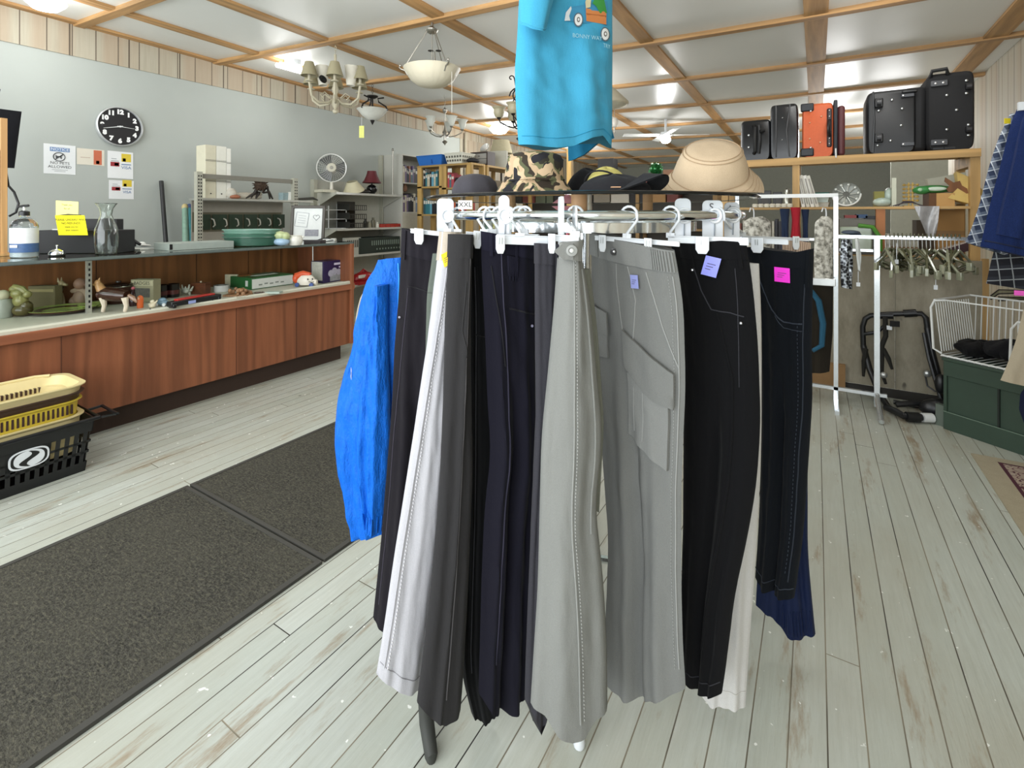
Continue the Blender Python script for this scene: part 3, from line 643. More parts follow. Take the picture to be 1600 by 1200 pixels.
# ---------------------------------------------------------------- hats on the glass
GZ = 1.2535
def hat(name, label, c, prof, mat, brim, wob=None, rz=0, top=None, sq=(1, 1), seam=True, tilt=(0, 0)):
    o = T(name, label, 'hat', V(c.x, c.y, GZ)); 
    M = (Matrix.Rotation(rz, 3, 'Z')@Matrix.Rotation(tilt[0], 3, 'Y')@Matrix.Rotation(tilt[1], 3, 'X')@Matrix.Diagonal((sq[0], sq[1], 1)))
    MB().lathe(V(c.x, c.y, GZ), prof, 48, M, cap=False, wob=wob).build('crown', mat, o, smooth_angle=75)
    MB().lathe(V(c.x, c.y, GZ), brim, 48, M, cap=False, wob=wob).build('brim', mat, o, smooth_angle=75)
    return o, M
# beige bucket hat
BG = FAB('#c8af90', '#dac4a5', wr=.2); c = PD(1115, 300, 1.30)
o = T('bucket_hat', 'beige cotton bucket hat with wide stitched brim, right on the glass', 'hat', V(c.x, c.y, GZ))
Mh = Matrix.Rotation(math.atan2(SN, CS), 3, 'Z')@Matrix.Rotation(-.17, 3, 'Y')@Matrix.Rotation(.58, 3, 'X')
hc = V(c.x, c.y, GZ)+CF*.030+V(0, 0, .014)
def hp2(a, r, z):
    w_ = 1+(.05*math.sin(2*a+.4)+.02*math.sin(5*a))*(z < .062); p = hc+Mh@V(r*w_*math.cos(a), r*w_*math.sin(a)*.93, z)
    if p.z < GZ+.0015: p.z = GZ+.0015+.02*(GZ+.0015-p.z)
    return p
def hring(b, prof, n=56): b._a([hp2(2*PI*i/n, r_, z_) for r_, z_ in prof for i in range(n)], [(k*n+i, k*n+(i+1) % n, (k+1)*n+(i+1) % n, (k+1)*n+i) for k in range(len(prof)-1) for i in range(n)]); return b
hring(MB(), [(.097, .046), (.096, .050), (.088, .075), (.079, .098), (.072, .112), (.066, .118), (.04, .121), (0.0001, .122)]).build('crown', BG, o, smooth_angle=75)
hring(MB(), [(.095, .046), (.098, .048), (.108, .036), (.122, .020), (.138, .004), (.141, -.002), (.138, -.003), (.120, .017), (.105, .031), (.095, .046)]).build('brim', BG, o, smooth_angle=75)
b = MB()
for r_, z_ in ((.0985, .0485), (.0735, .1115), (.067, .1175)): b.tube([hp2(k*PI/28, r_, z_+.001) for k in range(56)], .0011, 5, True)
for j in range(4): b.tube([hp2(k*PI/28, .110+.008*j, .0345-.0090*j) for k in range(56)], .0007, 4, True)
b.build('stitching', P('#a88f70', .8), o)
# camouflage bucket hat
t = NT('camouflage'); v = t.mapping((1, 1, .8)); n1 = t.noise(v, 21, 1.5, .4); n2 = t.noise(t.mapping((1.1, 1, 1.3), (.4, .3, .9)), 19, 1.5, .4)
c1 = t.ramp(n1, [(0, '#35332c'), (.40, '#6b6c4e'), (.50, '#b79f80'), (.60, '#3a332b')], True); c2 = t.ramp(n2, [(0, 1.0), (.42, 0.0), (.60, 1.0)], True)
t.col(t.mix(c2, c1, t.ramp(n1, [(0, '#2a2a2e'), (.45, '#c3aa8a'), (.56, '#5a5c44')], True))); t.bump(t.noise(t.mapping(), 14, 4), .5, .012); CAMO = t.fin(.9, 0, .2)
c = PD(835, 300, 1.38)
prof = [(.080, .036), (.079, .05), (.077, .075), (.074, .098), (.066, .110), (.05, .117), (.02, .119), (0, .118)]
brim = [(.079, .036), (.084, .037), (.092, .022), (.103, .006), (.106, .001), (.100, .002), (.09, .016), (.079, .036)]
o, M = hat('camouflage_hat', 'camouflage bucket hat slumped on the glass beneath the turquoise shirt', c, prof, CAMO, brim, wob=lambda a, z: .05*math.sin(2*a+1)+.035*math.sin(5*a+z*60)+.03*math.sin(9*a+z*90)*(z > .03))
MB().tube([V(c.x, c.y, GZ)+M@V(.083*math.cos(a), .083*math.sin(a), .040+.002*math.sin(4*a)) for a in [k*PI/18 for k in range(36)]], .003, 6, True).build('hat_band', CAMO, o)
# charcoal cap at the left
CH_ = FAB('#3f3d42', '#57555b'); c = PD(742, 300, 1.52)
o, M = hat('wool_hat', 'charcoal wool cap at the left edge of the glass', c, [(.066, .0), (.067, .022), (.060, .046), (.042, .064), (.018, .070), (0, .070)], CH_, [(.055, .0), (.064, .0005), (.070, .006), (.064, .012), (.055, .012)], wob=lambda a, z: .05*math.sin(3*a)+.03*math.sin(7*a+40*z), rz=.6, sq=(1.05, .9))
MB().grid(lambda a, b_: V(c.x, c.y, GZ)+M@V((.05+.035*b_)*math.cos(lerp(-.5, .9, a)), (.05+.035*b_)*math.sin(lerp(-.5, .9, a)), .022-.016*b_), 12, 5).build('peak', FAB('#2f2e33'), o)
# black cap with a yellow front
c = PD(975, 300, 1.28)
o = T('baseball_cap', 'black and yellow baseball cap lying beside the beige hat', 'hat', V(c.x, c.y, GZ)); BKF = FAB('#1d1d20', '#303034'); YL = FAB('#c9bd63', '#e0d685')
Mz = Matrix.Rotation(-.25, 3, 'Z')
b = MB(); b.cur = 0
def capf(u, v):
    a = 2*PI*u; ph = v*PI/2; r = .086*math.cos(ph)*(1+.04*math.sin(3*a)); return V(c.x, c.y, GZ)+Mz@V(-.035+r*1.15*math.cos(a), r*.95*math.sin(a), .006+.044*math.sin(ph)+.004*math.sin(5*a)*v)
b.grid(capf, 40, 12, True).build('crown', BKF, o, smooth_angle=80)
def pk_(a, b_):
    ang = lerp(-1.25, 1.25, a); r = lerp(.07, .105+.02*math.cos(ang), b_); return V(c.x, c.y, GZ)+Mz@V(-.01+r*math.cos(ang)*1.02, r*math.sin(ang)*.8, .046-.046*abs(math.sin(ang))**1.6-.006*b_+.004)
g_ = MB().grid(pk_, 24, 8).grid(lambda a, b_: pk_(a, b_)-V(0, 0, .003), 24, 8).build('peak', BKF, o, smooth_angle=80)
c2_ = PD(948, 300, 1.36)
o2 = T('peaked_hat', 'pale yellow cap with dark outline behind the black cap', 'hat', V(c2_.x, c2_.y, GZ))
MB().grid(lambda u, v: V(c2_.x, c2_.y, GZ)+V(.062*math.cos(v*PI/2)*math.cos(2*PI*u), .066*math.cos(v*PI/2)*math.sin(2*PI*u), .075*math.sin(v*PI/2)*(1+.05*math.sin(4*PI*u))), 32, 10, True).build('crown', YL, o2, smooth_angle=80)
MB().tube([V(c2_.x, c2_.y, GZ)+V(.060*math.cos(a), -.062*abs(math.sin(a)), .012+.05*math.sin(a)) for a in [k*PI/16 for k in range(17)]], .0025, 6).build('piping', BKF, o2)
c3_ = PD(915, 300, 1.50)
tag(MB().grid(lambda u, v: V(c3_.x, c3_.y, GZ)+V(.06*math.cos(v*PI/2)*math.cos(2*PI*u), .07*math.cos(v*PI/2)*math.sin(2*PI*u), .085*math.sin(v*PI/2)*(1+.04*math.sin(6*PI*u))), 28, 10, True).build('knit_hat', FAB('#101012'), smooth_angle=80), 'black soft hat standing between camouflage hat and yellow cap', 'hat')
# pale price stub under the black cap
tag(MB().box(PD(962, 292.5, 1.14)*1, (.022, .02, .002), rz=.4).build('paper_stub', P('#c79a76', .7)), 'small tan paper stub under the black cap', 'paper')
# ---------------------------------------------------------------- turquoise t-shirt
TQ = FAB('#3fa9d6', '#58bfe6', wr=.35, rough=.85, big=4); 
G = Gar([(826, -70), (812, -20), (808, 60), (804, 110), (806, 170), (810, 226)], [(955, -70), (957, -10), (957, 60), (957, 120), (957, 180), (956, 228)], (1.52, 1.52), (1.68, 1.70), .045, .012, (1.6, 3.6), wr=.25, hem=[0, .006, .012, .006, -.02, -.03, .01], seed=31)
root = T('turquoise_shirt', 'turquoise t-shirt with printed truck hanging above the rack', 't-shirt', G.pt(.5, .5))
G.body('torso', TQ, root, 34, 60)
# lower back hem seen below the front hem
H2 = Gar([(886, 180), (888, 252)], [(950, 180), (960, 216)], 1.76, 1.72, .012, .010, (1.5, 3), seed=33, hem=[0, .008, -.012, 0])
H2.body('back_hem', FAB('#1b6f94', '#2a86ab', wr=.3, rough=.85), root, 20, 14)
G.seam('hem_stitching', FAB('#3aa7cf'), root, [(.02, .955), (.98, .955)], .0012, off=.0015)
# sleeve: open tube
sa, sb = PD(842, -40, 1.47), PD(833, 42, 1.44); 
b = MB()
def slv(u, v):
    a = 2*PI*u; p = sa.lerp(sb, v); r = lerp(.060, .036, v); return p+V(CS, SN, 0)*(r*1.0*math.cos(a))+V(-SN, CS, 0)*(r*.75*math.sin(a))+V(0, 0, .016*math.sin(a)*v-.010*math.cos(a)*v)+V(CS, SN, 0)*.003*math.sin(5*a)
b.grid(slv, 28, 14, True); b.grid(lambda u, v: slv(u, v)*1.0+(sa.lerp(sb, v)-slv(u, v))*.06, 28, 14, True)
b.build('sleeve', TQ, root, smooth_angle=80)
MB().tube([slv(k/28, .97)+V(0, 0, 0) for k in range(28)], .0022, 6, True).build('sleeve_hem', TQ, root)
# printed truck (on the front surface)
def onshirt(px, py, off=.003):
    # invert outline: t from px at that row
    v = (py+70)/298; a, b_ = sm(G.L, v), sm(G.R, v)
    lo, hi = 0, 1
    for _ in range(24):
        m_ = (lo+hi)/2; p = G.pt(m_, v)-CAM; x = CX+F*(p.x*CS+p.y*SN)/(-p.x*SN+p.y*CS)
        if x < px: lo = m_
        else: hi = m_
    return G.pt(lo, v, 1, off)
def decal(name, poly, mat, off=.003, par=root):
    """closed outline in the shirt's own plane, triangulated as a fan from its centre"""
    cx = sum(p[0] for p in poly)/len(poly); cy = sum(p[1] for p in poly)/len(poly); b = MB(); rings = []
    for q in (0, .35, .7, 1): rings += [onshirt(lerp(cx, x, q), lerp(cy, y, q), off) for x, y in poly]
    n = len(poly); b._a(rings, [(k*n+i, k*n+(i+1) % n, (k+1)*n+(i+1) % n, (k+1)*n+i) for k in range(3) for i in range(n)])
    b.build(name, mat, par)
def ov(cx, cy, rx, ry, n=20): return [(cx+rx*math.cos(2*PI*k/n), cy+ry*math.sin(2*PI*k/n)) for k in range(n)]
decal('truck_print', [(883, 28), (888, 20), (912, 16), (914, 10), (948, 8), (949, 44), (912, 44), (884, 40)], P('#3f92bb', .8), .0034)
decal('bumper_print', [(881, 40), (883, 28), (891, 18), (892, 22), (888, 34), (890, 40)], P('#dfe6e8', .8), .0042)
decal('crate_print', [(914, 22), (946, 22), (946, 44), (915, 41)], P('#d98a4e', .8), .0046)
decal('crate_slat_print', [(914, 29), (946, 30), (946, 33), (914, 32)], P('#b56a35', .8), .0052)
decal('leaves_print', [(928, 6), (934, 0), (942, 4), (944, 14), (947, 26), (936, 28), (930, 18), (924, 14)], P('#3f9c45', .8), .0054)
decal('basket_print', [(913, 12), (917, 4), (922, 10), (921, 20), (914, 22)], P('#d8cfa8', .8), .0054)
for cx_, cy_ in ((902, 39), (944, 60)):
    decal('wheel_print', ov(cx_, cy_, 7.5, 11), P('#5a6f7c', .8), .0058); decal('tyre_print', ov(cx_, cy_, 5.8, 9), P('#e9ebea', .8), .0062); decal('hub_print', ov(cx_, cy_, 2.6, 4), P('#6f6a66', .8), .0068); decal('hub_cap_print', ov(cx_, cy_, 1.4, 2.2), P('#e9ebea', .8), .0074)
p0, p1 = onshirt(896, 64, .006), onshirt(934, 68, .006); text('BONNY WAY', .019, (p0+p1)/2, (p1-p0), V(0, 0, 1), P('#a9dcea', .8), root, .004)
p0, p1 = onshirt(936, 78, .006), onshirt(952, 80, .006); text('TRY', .019, (p0+p1)/2, (p1-p0), V(0, 0, 1), P('#a9dcea', .8), root, .006)
# its hanger and cord up to the ceiling
hp = G.pt(.5, 0); o = T('shirt_hanger', 'white hanger carrying the turquoise shirt from the ceiling', 'hanger', hp)
MB().tube([G.pt(.05, .02)+V(0, 0, .0), hp+V(0, 0, .05), G.pt(.95, .02)], .006, 8).build('shoulders', WHITEP, o)
MB().tube([hp+V(0, 0, .05), hp+V(0, 0, .12), V(hp.x, hp.y, HC(hp.x, hp.y)-.01)], .0025, 6).build('hook', STEEL, o)
# ---------------------------------------------------------------- display counter
CFX, CBX, CY0, CY1 = -3.3, -4.0, -.6, 2.82
OAK = WOOD('#7d4a30', '#a06444', 'Z', 1.0, .45, c3='#6b3d28'); OAKY = WOOD('#8a5236', '#a5674a', 'Y', 1.0, .45); OAKB = WOOD('#80522d', '#a06c40', 'Z', 1.0, .5)
ct = T('display_counter', 'long brown wooden shop counter with open display shelf and glass top', 'counter', V(-3.65, 1.1, 0))
MB().bx(CBX+.02, CFX, CY0, CY1, .13, .585).build('front_panel', OAK, ct)
MB().bx(CBX+.05, CFX-.07, CY0+.05, CY1-.06, 0, .13).build('plinth', P('#3a2920', .7), ct)
b = MB()
for y in (.95, 1.85, 2.3): b.bx(CFX, CFX+.0015, y, y+.003, .13, .585)
b.build('panel_joints', P('#4a2818', .8), ct)
MB().bx(CFX-.01, CFX+.022, CY0, CY1+.012, .578, .625).build('front_rail', OAKY, ct, bevel=.003)
MB().bx(CBX+.02, CFX+.012, CY0, CY1-.03, .625, .640).build('shelf_board', P('#c2c0ae', .5, 0, .1), ct)
MB().bx(CFX-.012, CFX+.010, CY0, CY1-.03, .640, .648).build('door_track', P('#dcdccb', .4), ct)
b = MB()
for y in (1.35, 1.62, 1.7): b.cyl((CFX+.0, y, .648), (CFX+.0, y, .652), .004, n=8)
b.build('track_screws', BLACKP, ct)
MB().bx(CBX, CBX+.02, CY0, CY1, 0, .955).build('back_panel', OAKB, ct)
b = MB()
for y in (1.32, 1.93, 2.33, 2.62): b.bx(CBX+.02, CBX+.022, y, y+.004, .64, .955)
b.build('back_panel_joints', P('#3b2312', .8), ct)
MB().bx(CBX, CFX+.024, CY1-.03, CY1, .13, .957).build('end_panel', OAK, ct, bevel=.002)
MB().bx(CBX, CFX-.55, CY0, CY1, .955, .962).bx(CFX-.012, CFX, CY0, CY1, .952, .958).build('top_frame', P('#7f8683', .35, .7), ct)
MB().bx(CBX-.01, CFX+.012, CY0, CY1+.005, .962, .972).build('glass_top', GLASS('#c9dcd4', .02), ct)
MB().bx(CFX+.008, CFX+.0125, CY0, CY1+.005, .957, .972).build('glass_edge_strip', P('#6f7b78', .25, .3), ct)
p = PX(134, 420, -3.55)
st = MB().bx(-3.52, -3.50, p.y-.012, p.y+.012, .64, .957).build('shelf_standard', P('#b8b9ae', .4, .6), ct); b = MB()
for k in range(9): b.bx(-3.4995, -3.4985, p.y-.004, p.y+.004, .67+.03*k, .685+.03*k)
b.build('slots', BLACKP, st)
p = PX(489, 400, -3.55); MB().cyl((-3.55, p.y, .66), (-3.55, p.y, .957), .006).build('support_rod', STEEL, ct)
SZ = .641; TZ = .9722
def onS(px, py): return PZ(px, py, SZ)
def onT(px, py): return PZ(px, py, TZ)
def hgt(px, ytop, base):
    """height of something standing at base whose top is at row ytop"""
    d = -base.x*SN+base.y*CS; return CH+(HY-ytop)*d/F-base.z
def wid(npx, base): d = -base.x*SN+base.y*CS; return npx*d/F
def prop(name, label, cat, base, fn, group=None):
    o = T(name, label, cat, base, group); fn(o, base); return o
# --- figurines in the case
OLIVE = P('#8d8b54', .3, 0, .5, .2, 60); GREENG = P('#a5bb66', .15, 0, .4, 0, 25); BRN = P('#5a3a22', .3, 0, .5, 0, 40); CRM = P('#d4cbb0', .4, 0, .25, 0, 60); DKB = P('#3a2015', .12, 0, .3)
def f(o, p):
    MB().ell(p+V(0, 0, .035), (.05, .045, .035)).ell(p+CR*.02+V(0, 0, .055), (.03, .03, .03)).build('base', P('#57502c', .2, 0, .5, 0, 30), o)
    b = MB().ell(p-CR*.01+V(0, 0, .085), (.040, .034, .038)).ell(p-CR*.025+V(0, 0, .125), (.036, .032, .030)).ell(p-CR*.045+V(0, 0, .15), (.022, .022, .018)).ell(p+CR*.028+V(0, 0, .12), (.02, .02, .02))
    b.tube([p-CR*.06+V(0, 0, .13), p-CR*.04+V(0, 0, .16), p+V(0, 0, .15), p+CR*.04+V(0, 0, .115)], [.012, .018, .016, .010]); b.build('figure', OLIVE, o)
prop('frog_figurine', 'olive and brown glazed frog figurine at the left end of display shelf', 'figurine', onS(35, 494), f)
def f(o, p):
    prof = [(0, .004), (.10, .004), (.15, .014), (.160, .024), (.152, .024), (.11, .014), (.0, .012)]
    MB().lathe(p, prof, 40, Matrix.Rotation(math.atan2(SN, CS), 3, 'Z')@Matrix.Diagonal((1, .95, 1)), cap=False).build('dish', GREENG, o)
    MB().lathe(p, [(0, 0), (.12, 0), (.155, .014), (.158, .021), (0, .004)], 40, Matrix.Rotation(math.atan2(SN, CS), 3, 'Z')@Matrix.Diagonal((1, .95, 1)), cap=False).build('underside', DKB, o)
prop('leaf_dish', 'shiny green oval ceramic dish in front of the sitting dog figurine', 'dish', onS(98, 487), f)
def dog(o, p, h, m1, m2, s=1, face=1):
    k = h/.2; r = CR*face
    b = MB().ell(p-r*.03*k+V(0, 0, .045*k), (.042*k, .03*k, .045*k)).ell(p+r*.005*k+V(0, 0, .095*k), (.030*k, .026*k, .055*k), M=Matrix.Rotation(.0, 3, 'Z')).tube([p-r*.035*k+V(0, 0, .03*k), p-r*.01*k+V(0, 0, .09*k), p+r*.028*k+V(0, 0, .14*k)], [.036*k, .032*k, .022*k], 12)
    b.build('body', m1, o)
    b = MB().ell(p+r*.035*k+V(0, 0, .158*k), (.022*k, .018*k, .019*k)).tube([p+r*.04*k+V(0, 0, .155*k), p+r*.072*k+V(0, 0, .147*k)], [.014*k, .007*k], 10)
    for q in (-1, 1): b.cyl(p+r*.025*k+CF*.010*q*k+V(0, 0, .168*k), p+r*.022*k+CF*.014*q*k+V(0, 0, .198*k), .008*k, .001, 8)
    b.build('head', m2, o)
    for q in (-1, 1): MB().tube([p+r*.018*k+CF*.014*q*k+V(0, 0, .09*k), p+r*.036*k+CF*.014*q*k+V(0, 0, .03*k), p+r*.036*k+CF*.014*q*k+V(0, 0, .004), p+r*.05*k+CF*.014*q*k+V(0, 0, .004)], [.013*k, .009*k, .008*k, .007*k], 8).build('leg', m2, o)
    MB().tube([p-r*.06*k+V(0, 0, .02*k), p-r*.09*k+V(0, 0, .012*k), p-r*.1*k+CF*.02+V(0, 0, .008*k)], [.011*k, .008*k, .003*k], 8).build('tail', m2, o)
p = onS(88, 480); prop('dog_figurine', 'seated shepherd dog figurine in grey brown with pointed ears', 'figurine', p, lambda o, p: dog(o, p, hgt(88, 433, p), P('#4b4130', .3, 0, .6, 0, 40), P('#a89a72', .3, 0, .5, 0, 50)))
def f(o, p):
    w = wid(42, p); h = hgt(0, 446, p); MB().box(p+V(0, 0, h/2), (w, .05, h), rz=math.atan2(SN, CS)).build('box', P('#77704f', .8), o, bevel=.002); MB().box(p+V(0, 0, h*.8)-CF*.026, (w*.9, .002, h*.12), rz=math.atan2(SN, CS)).build('label_band', P('#a59b6c', .7), o)
prop('cardboard_box', 'dull olive cardboard box behind the seated dog figurine', 'box', onS(71, 481.5), f)
def f(o, p):
    b = MB().ell(p+V(0, 0, .05), (.045, .035, .05)).ell(p-CR*.03+V(0, 0, .03), (.03, .03, .03)).build('body', P('#8b7560', .6, 0, .3), o)
    MB().ell(p+V(0, 0, .135), (.032, .032, .035)).ell(p+CR*.028+V(0, 0, .13), (.008, .008, .008)).build('head', P('#93735d', .5, 0, .2), o)
    MB().tube([p-CR*.05+V(0, 0, .09), p-CR*.02+V(0, 0, .095), p+CR*.03+V(0, 0, .09), p+CR*.045+V(0, 0, .04)], [.012, .018, .018, .012]).build('arms', P('#9d8a72', .6), o)
prop('doll', 'small brown baby doll seated behind the green dishes', 'doll', onS(125, 478), f)
def f(o, p):
    MB().lathe(p, [(0, .003), (.07, .004), (.09, .016), (.095, .022), (.08, .018), (0, .010)], 30, Matrix.Diagonal((1, .7, 1)), cap=False).build('dish', GREENG, o)
prop('green_saucer', 'smaller green saucer between the doll and the collie figurine', 'dish', onS(143, 480), f)
# standing collie
def f(o, p):
    k = 1.05; r = CR
    MB().tube([p-r*.075*k+V(0, 0, .092*k), p-r*.03*k+V(0, 0, .098*k), p+r*.03*k+V(0, 0, .09*k), p+r*.07*k+V(0, 0, .086*k)], [.030*k, .038*k, .034*k, .028*k], 12).build('body', DKB, o)
    MB().tube([p-r*.06*k+V(0, 0, .105*k), p-r*.085*k+V(0, 0, .15*k)], [.026*k, .018*k], 12).ell(p-r*.088*k+V(0, 0, .158*k), (.020*k, .016*k, .018*k)).tube([p-r*.09*k+V(0, 0, .155*k), p-r*.112*k+V(0, 0, .146*k)], [.012*k, .006*k], 8).cyl(p-r*.083*k+V(0, 0, .168*k), p-r*.078*k+V(0, 0, .186*k), .007, .002, 8).build('neck_and_head', P('#b98d5c', .15, 0, .6, 0, 40), o)
    for q, l in ((-.07, 1), (-.05, -1), (.05, 1), (.07, -1)): MB().tube([p+r*q*k+CF*.014*l+V(0, 0, .08*k), p+r*(q+.008)*k+CF*.014*l+V(0, 0, .035*k), p+r*q*k+CF*.014*l+V(0, 0, .003)], [.018*k, .011*k, .009*k], 8).build('leg', P('#d9cdb8', .2, 0, .3), o)
    MB().tube([p+r*.08*k+V(0, 0, .09*k), p+r*.105*k+V(0, 0, .075*k), p+r*.125*k+V(0, 0, .05*k)], [.010, .014, .004], 8).build('tail', P('#8a6a52', .2, 0, .6), o)
prop('collie_figurine', 'glossy brown collie dog figurine standing on white legs', 'figurine', onS(178, 487), f)
def f(o, p):
    h = hgt(0, 440, p); w = wid(40, p)/2
    MB().lathe(p, [(0, 0), (w*.8, 0), (w*.95, h*.2), (w, h*.5), (w*.95, h*.8), (w*.85, h*.84), (0, h*.84)], 28, cap=False).build('pot', DKB, o)
    MB().lathe(p+V(0, 0, h*.84), [(0, 0), (w*.98, 0), (w, h*.05), (w*.7, h*.12), (w*.2, h*.14), (w*.18, h*.2), (0, h*.2)], 28, cap=False).build('lid', P('#2a1b14', .1), o)
    MB().tube([p+V(0, 0, h*.8)+V(w*math.cos(a), w*math.sin(a), 0) for a in [k*PI/10 for k in range(20)]], .003, 6, True).build('rim_ring', P('#9a958b', .2, .8), o)
prop('lidded_crock', 'dark brown lidded crock behind the collie figurine', 'crock', onS(185, 473), f)
def f(o, p):
    MB().lathe(p, [(0, 0), (.018, 0), (.024, .03), (.014, .06), (.009, .09), (.011, .10), (0, .10)], 18, cap=False).build('bottle', P('#351a1c', .1), o)
    MB().ell(p+V(0, 0, .108), (.010, .010, .010)).build('stopper', P('#c76a74', .4), o)
prop('small_bottle', 'small dark red bottle with pink stopper beside the pale box', 'bottle', onS(208, 478), f)
def f(o, p):
    h = hgt(0, 436, p); w = wid(38, p); rz = math.atan2(SN, CS)-.1; MB().box(p+V(0, 0, h/2), (w, .06, h), rz=rz).build('box', P('#a39f80', .8), o, bevel=.002)
    r = V(math.cos(rz), math.sin(rz), 0); n = V(math.sin(rz), -math.cos(rz), 0)
    MB().box(p+n*.0305+V(0, 0, h*.84), (w*.95, .001, h*.22), rz=rz).build('top_band', P('#c4bf9c', .8), o)
    MB().box(p+n*.0305+V(0, 0, h*.42), (w*.7, .001, h*.4), rz=rz).build('picture', P('#6c6a62', .8, 0, .6, 0, 90), o)
    text('BADGES', .030, p+n*.0312+V(0, 0, h*.84), r, V(0, 0, 1), P('#3c3c34', .8), o, .001)
prop('printed_box', 'pale printed cardboard box with dark lettering across the top', 'box', onS(228, 471), f)
def f(o, p): MB().lathe(p, [(0, 0), (.016, 0), (.017, .05), (.014, .066), (.006, .074), (0, .075)], 16, cap=False).build('bottle_body', P('#e06a2c', .4), o); MB().ell(p+V(0, 0, .058)+CR*.0-CF*.014, (.006, .004, .008)).build('face', P('#f0c9a8', .5), o)
prop('orange_figure', 'tiny bright orange figure in front of the printed box', 'figurine', onS(219, 481), f)
def f(o, p): MB().ell(p+V(0, 0, .015), (.022, .018, .015)).ell(p+V(0, 0, .036), (.012, .012, .012)).tube([p-CR*.02+V(0, 0, .02), p+CR*.02+V(0, 0, .03), p+CR*.03+V(0, 0, .045)], [.006, .007, .003]).build('figure', CRM, o)
prop('cream_figurine', 'little cream figurine between the orange figure and blue toy', 'figurine', onS(238, 481), f)
def f(o, p):
    MB().ell(p+V(0, 0, .020), (.040, .024, .018), rz=.5).ell(p+V(0, 0, .036), (.024, .019, .015), rz=.5).build('body', P('#6c8898', .3, 0, .5, 0, 60), o)
    b = MB()
    for a in (-1, 1):
        for c_ in (-1, 1): q = p+CR*.022*a+CF*.02*c_+V(0, 0, .010); b.cyl(q-CF*.004, q+CF*.004, .010, n=12)
    b.build('wheels', P('#cfd4d4', .4), o)
prop('toy_car', 'small blue ceramic car near the shelf edge', 'toy car', onS(254, 478), f)
def f(o, p): 
    MB().lathe(p, [(0, 0), (.034, 0), (.036, .02), (.036, .085), (.038, .09), (.033, .09), (.032, .01), (0, .008)], 24, cap=False).build('cup', P('#17110f', .1), o)
    MB().lathe(p, [(.0366, .022), (.0368, .05)], 24, cap=False).build('printed_band', P('#5a2b28', .3, 0, .5, 0, 80), o)
m1 = prop('black_mug', 'glossy black mug beside the printed box, left one of the pair', 'mug', onS(253, 466), f, 'black mugs in the display case')
copyt(m1, onS(271, 464), None, 'glossy black mug of the pair standing nearer the toy ramp')
def f(o, p):
    b = MB().ell(p+V(0, 0, .03), (.035, .02, .02))
    for k in range(5): b.tube([p+CR*(.018*(k-2))+V(0, 0, .03), p+CR*(.026*(k-2))+V(0, 0, .06+.012*(k % 2))], [.009, .004], 7)
    for k in (-1, 1): b.tube([p+CR*.02*k+V(0, 0, .03), p+CR*.03*k+V(0, 0, .0)], [.008, .006], 7)
    b.build('figure', P('#c9cdbd', .3, 0, .6, 0, 70), o)
prop('porcelain_figurine', 'white and green porcelain figurine behind the black toy ramp', 'figurine', onS(290, 461), f)
def f(o, p):
    a = onS(264, 482); c_ = onS(342, 468); d = (c_-a); L = d.length; d.normalize(); n = V(0, 0, 1).cross(d); M = Matrix((d, n, V(0, 0, 1))).transposed(); m = (a+c_)/2
    MB().box(m+V(0, 0, .024), (L, .05, .030), M=M).box(m-d*L*.45+V(0, 0, .012), (.02, .06, .024), M=M).box(m+d*L*.45+V(0, 0, .012), (.02, .06, .024), M=M).build('body', P('#17181a', .3), o, bevel=.004)
    MB().box(m+V(0, 0, .044), (L*.75, .035, .010), M=M).build('red_top', P('#b5312b', .35), o, bevel=.002)
    MB().box(m-n*.026-d*L*.12+V(0, 0, .02), (L*.14, .004, .018), M=M).build('label_strip', P('#9aa6d8', .4), o)
prop('toy_ramp', 'long black plastic toy with red top strip on the display shelf', 'toy', onS(300, 475), f)
def f(o, p): h = .07; MB().box(p+V(0, 0, h/2), (.105, .06, h), rz=.5).build('box', WOOD('#5a3018', '#7a4626', 'X', 2), o, bevel=.003); MB().box(p+V(0, 0, h+.004), (.108, .063, .008), rz=.5).build('lid', WOOD('#6a3a1e', '#8a5230', 'X', 2), o); MB().ell(p+V(0, 0, h+.014), .007).build('knob', CRM, o)
prop('wooden_box', 'small brown wooden box with a white knob on its lid', 'box', onS(314, 459), f)
def f(o, p):
    MB().lathe(p, [(.022, 0), (.05, 0), (.05, .045), (.022, .045), (.022, 0)], 28, cap=False).build('roll', P('#d2d3cf', .4), o); MB().lathe(p, [(.0225, .046), (.048, .046)], 28, cap=False).build('side_mark', P('#77807f', .4), o)
prop('tape_roll', 'white roll of tape standing flat left of carved figures', 'tape', onS(346, 455), f)
def f(o, p):
    b = MB(); rr = random.Random(3)
    for k in range(16): q = p+CR*rr.uniform(-.075, .075)+CF*rr.uniform(-.05, .05); b.ell(q+V(0, 0, .014+.03*rr.random()), (.018*rr.uniform(.6, 1.3), .012, .012+.006*rr.random()), rz=rr.random()*3, n=10)
    b.box(p+V(0, 0, .006), (.16, .09, .012), rz=.6); b.build('carving', P('#9c7450', .5, 0, .75, 0, 70), o)
prop('carved_ornament', 'clustered brown and cream carved ornament left of the green box', 'ornament', onS(372, 462), f)
def f(o, p):
    MB().box(p+V(0, 0, .05), (.10, .012, .09), rz=.5).build('card', P('#cfc9ac', .7, 0, .3, 0, 60), o)
prop('greeting_card', 'cream card standing behind the carved ornament', 'card', onS(362, 448), f)
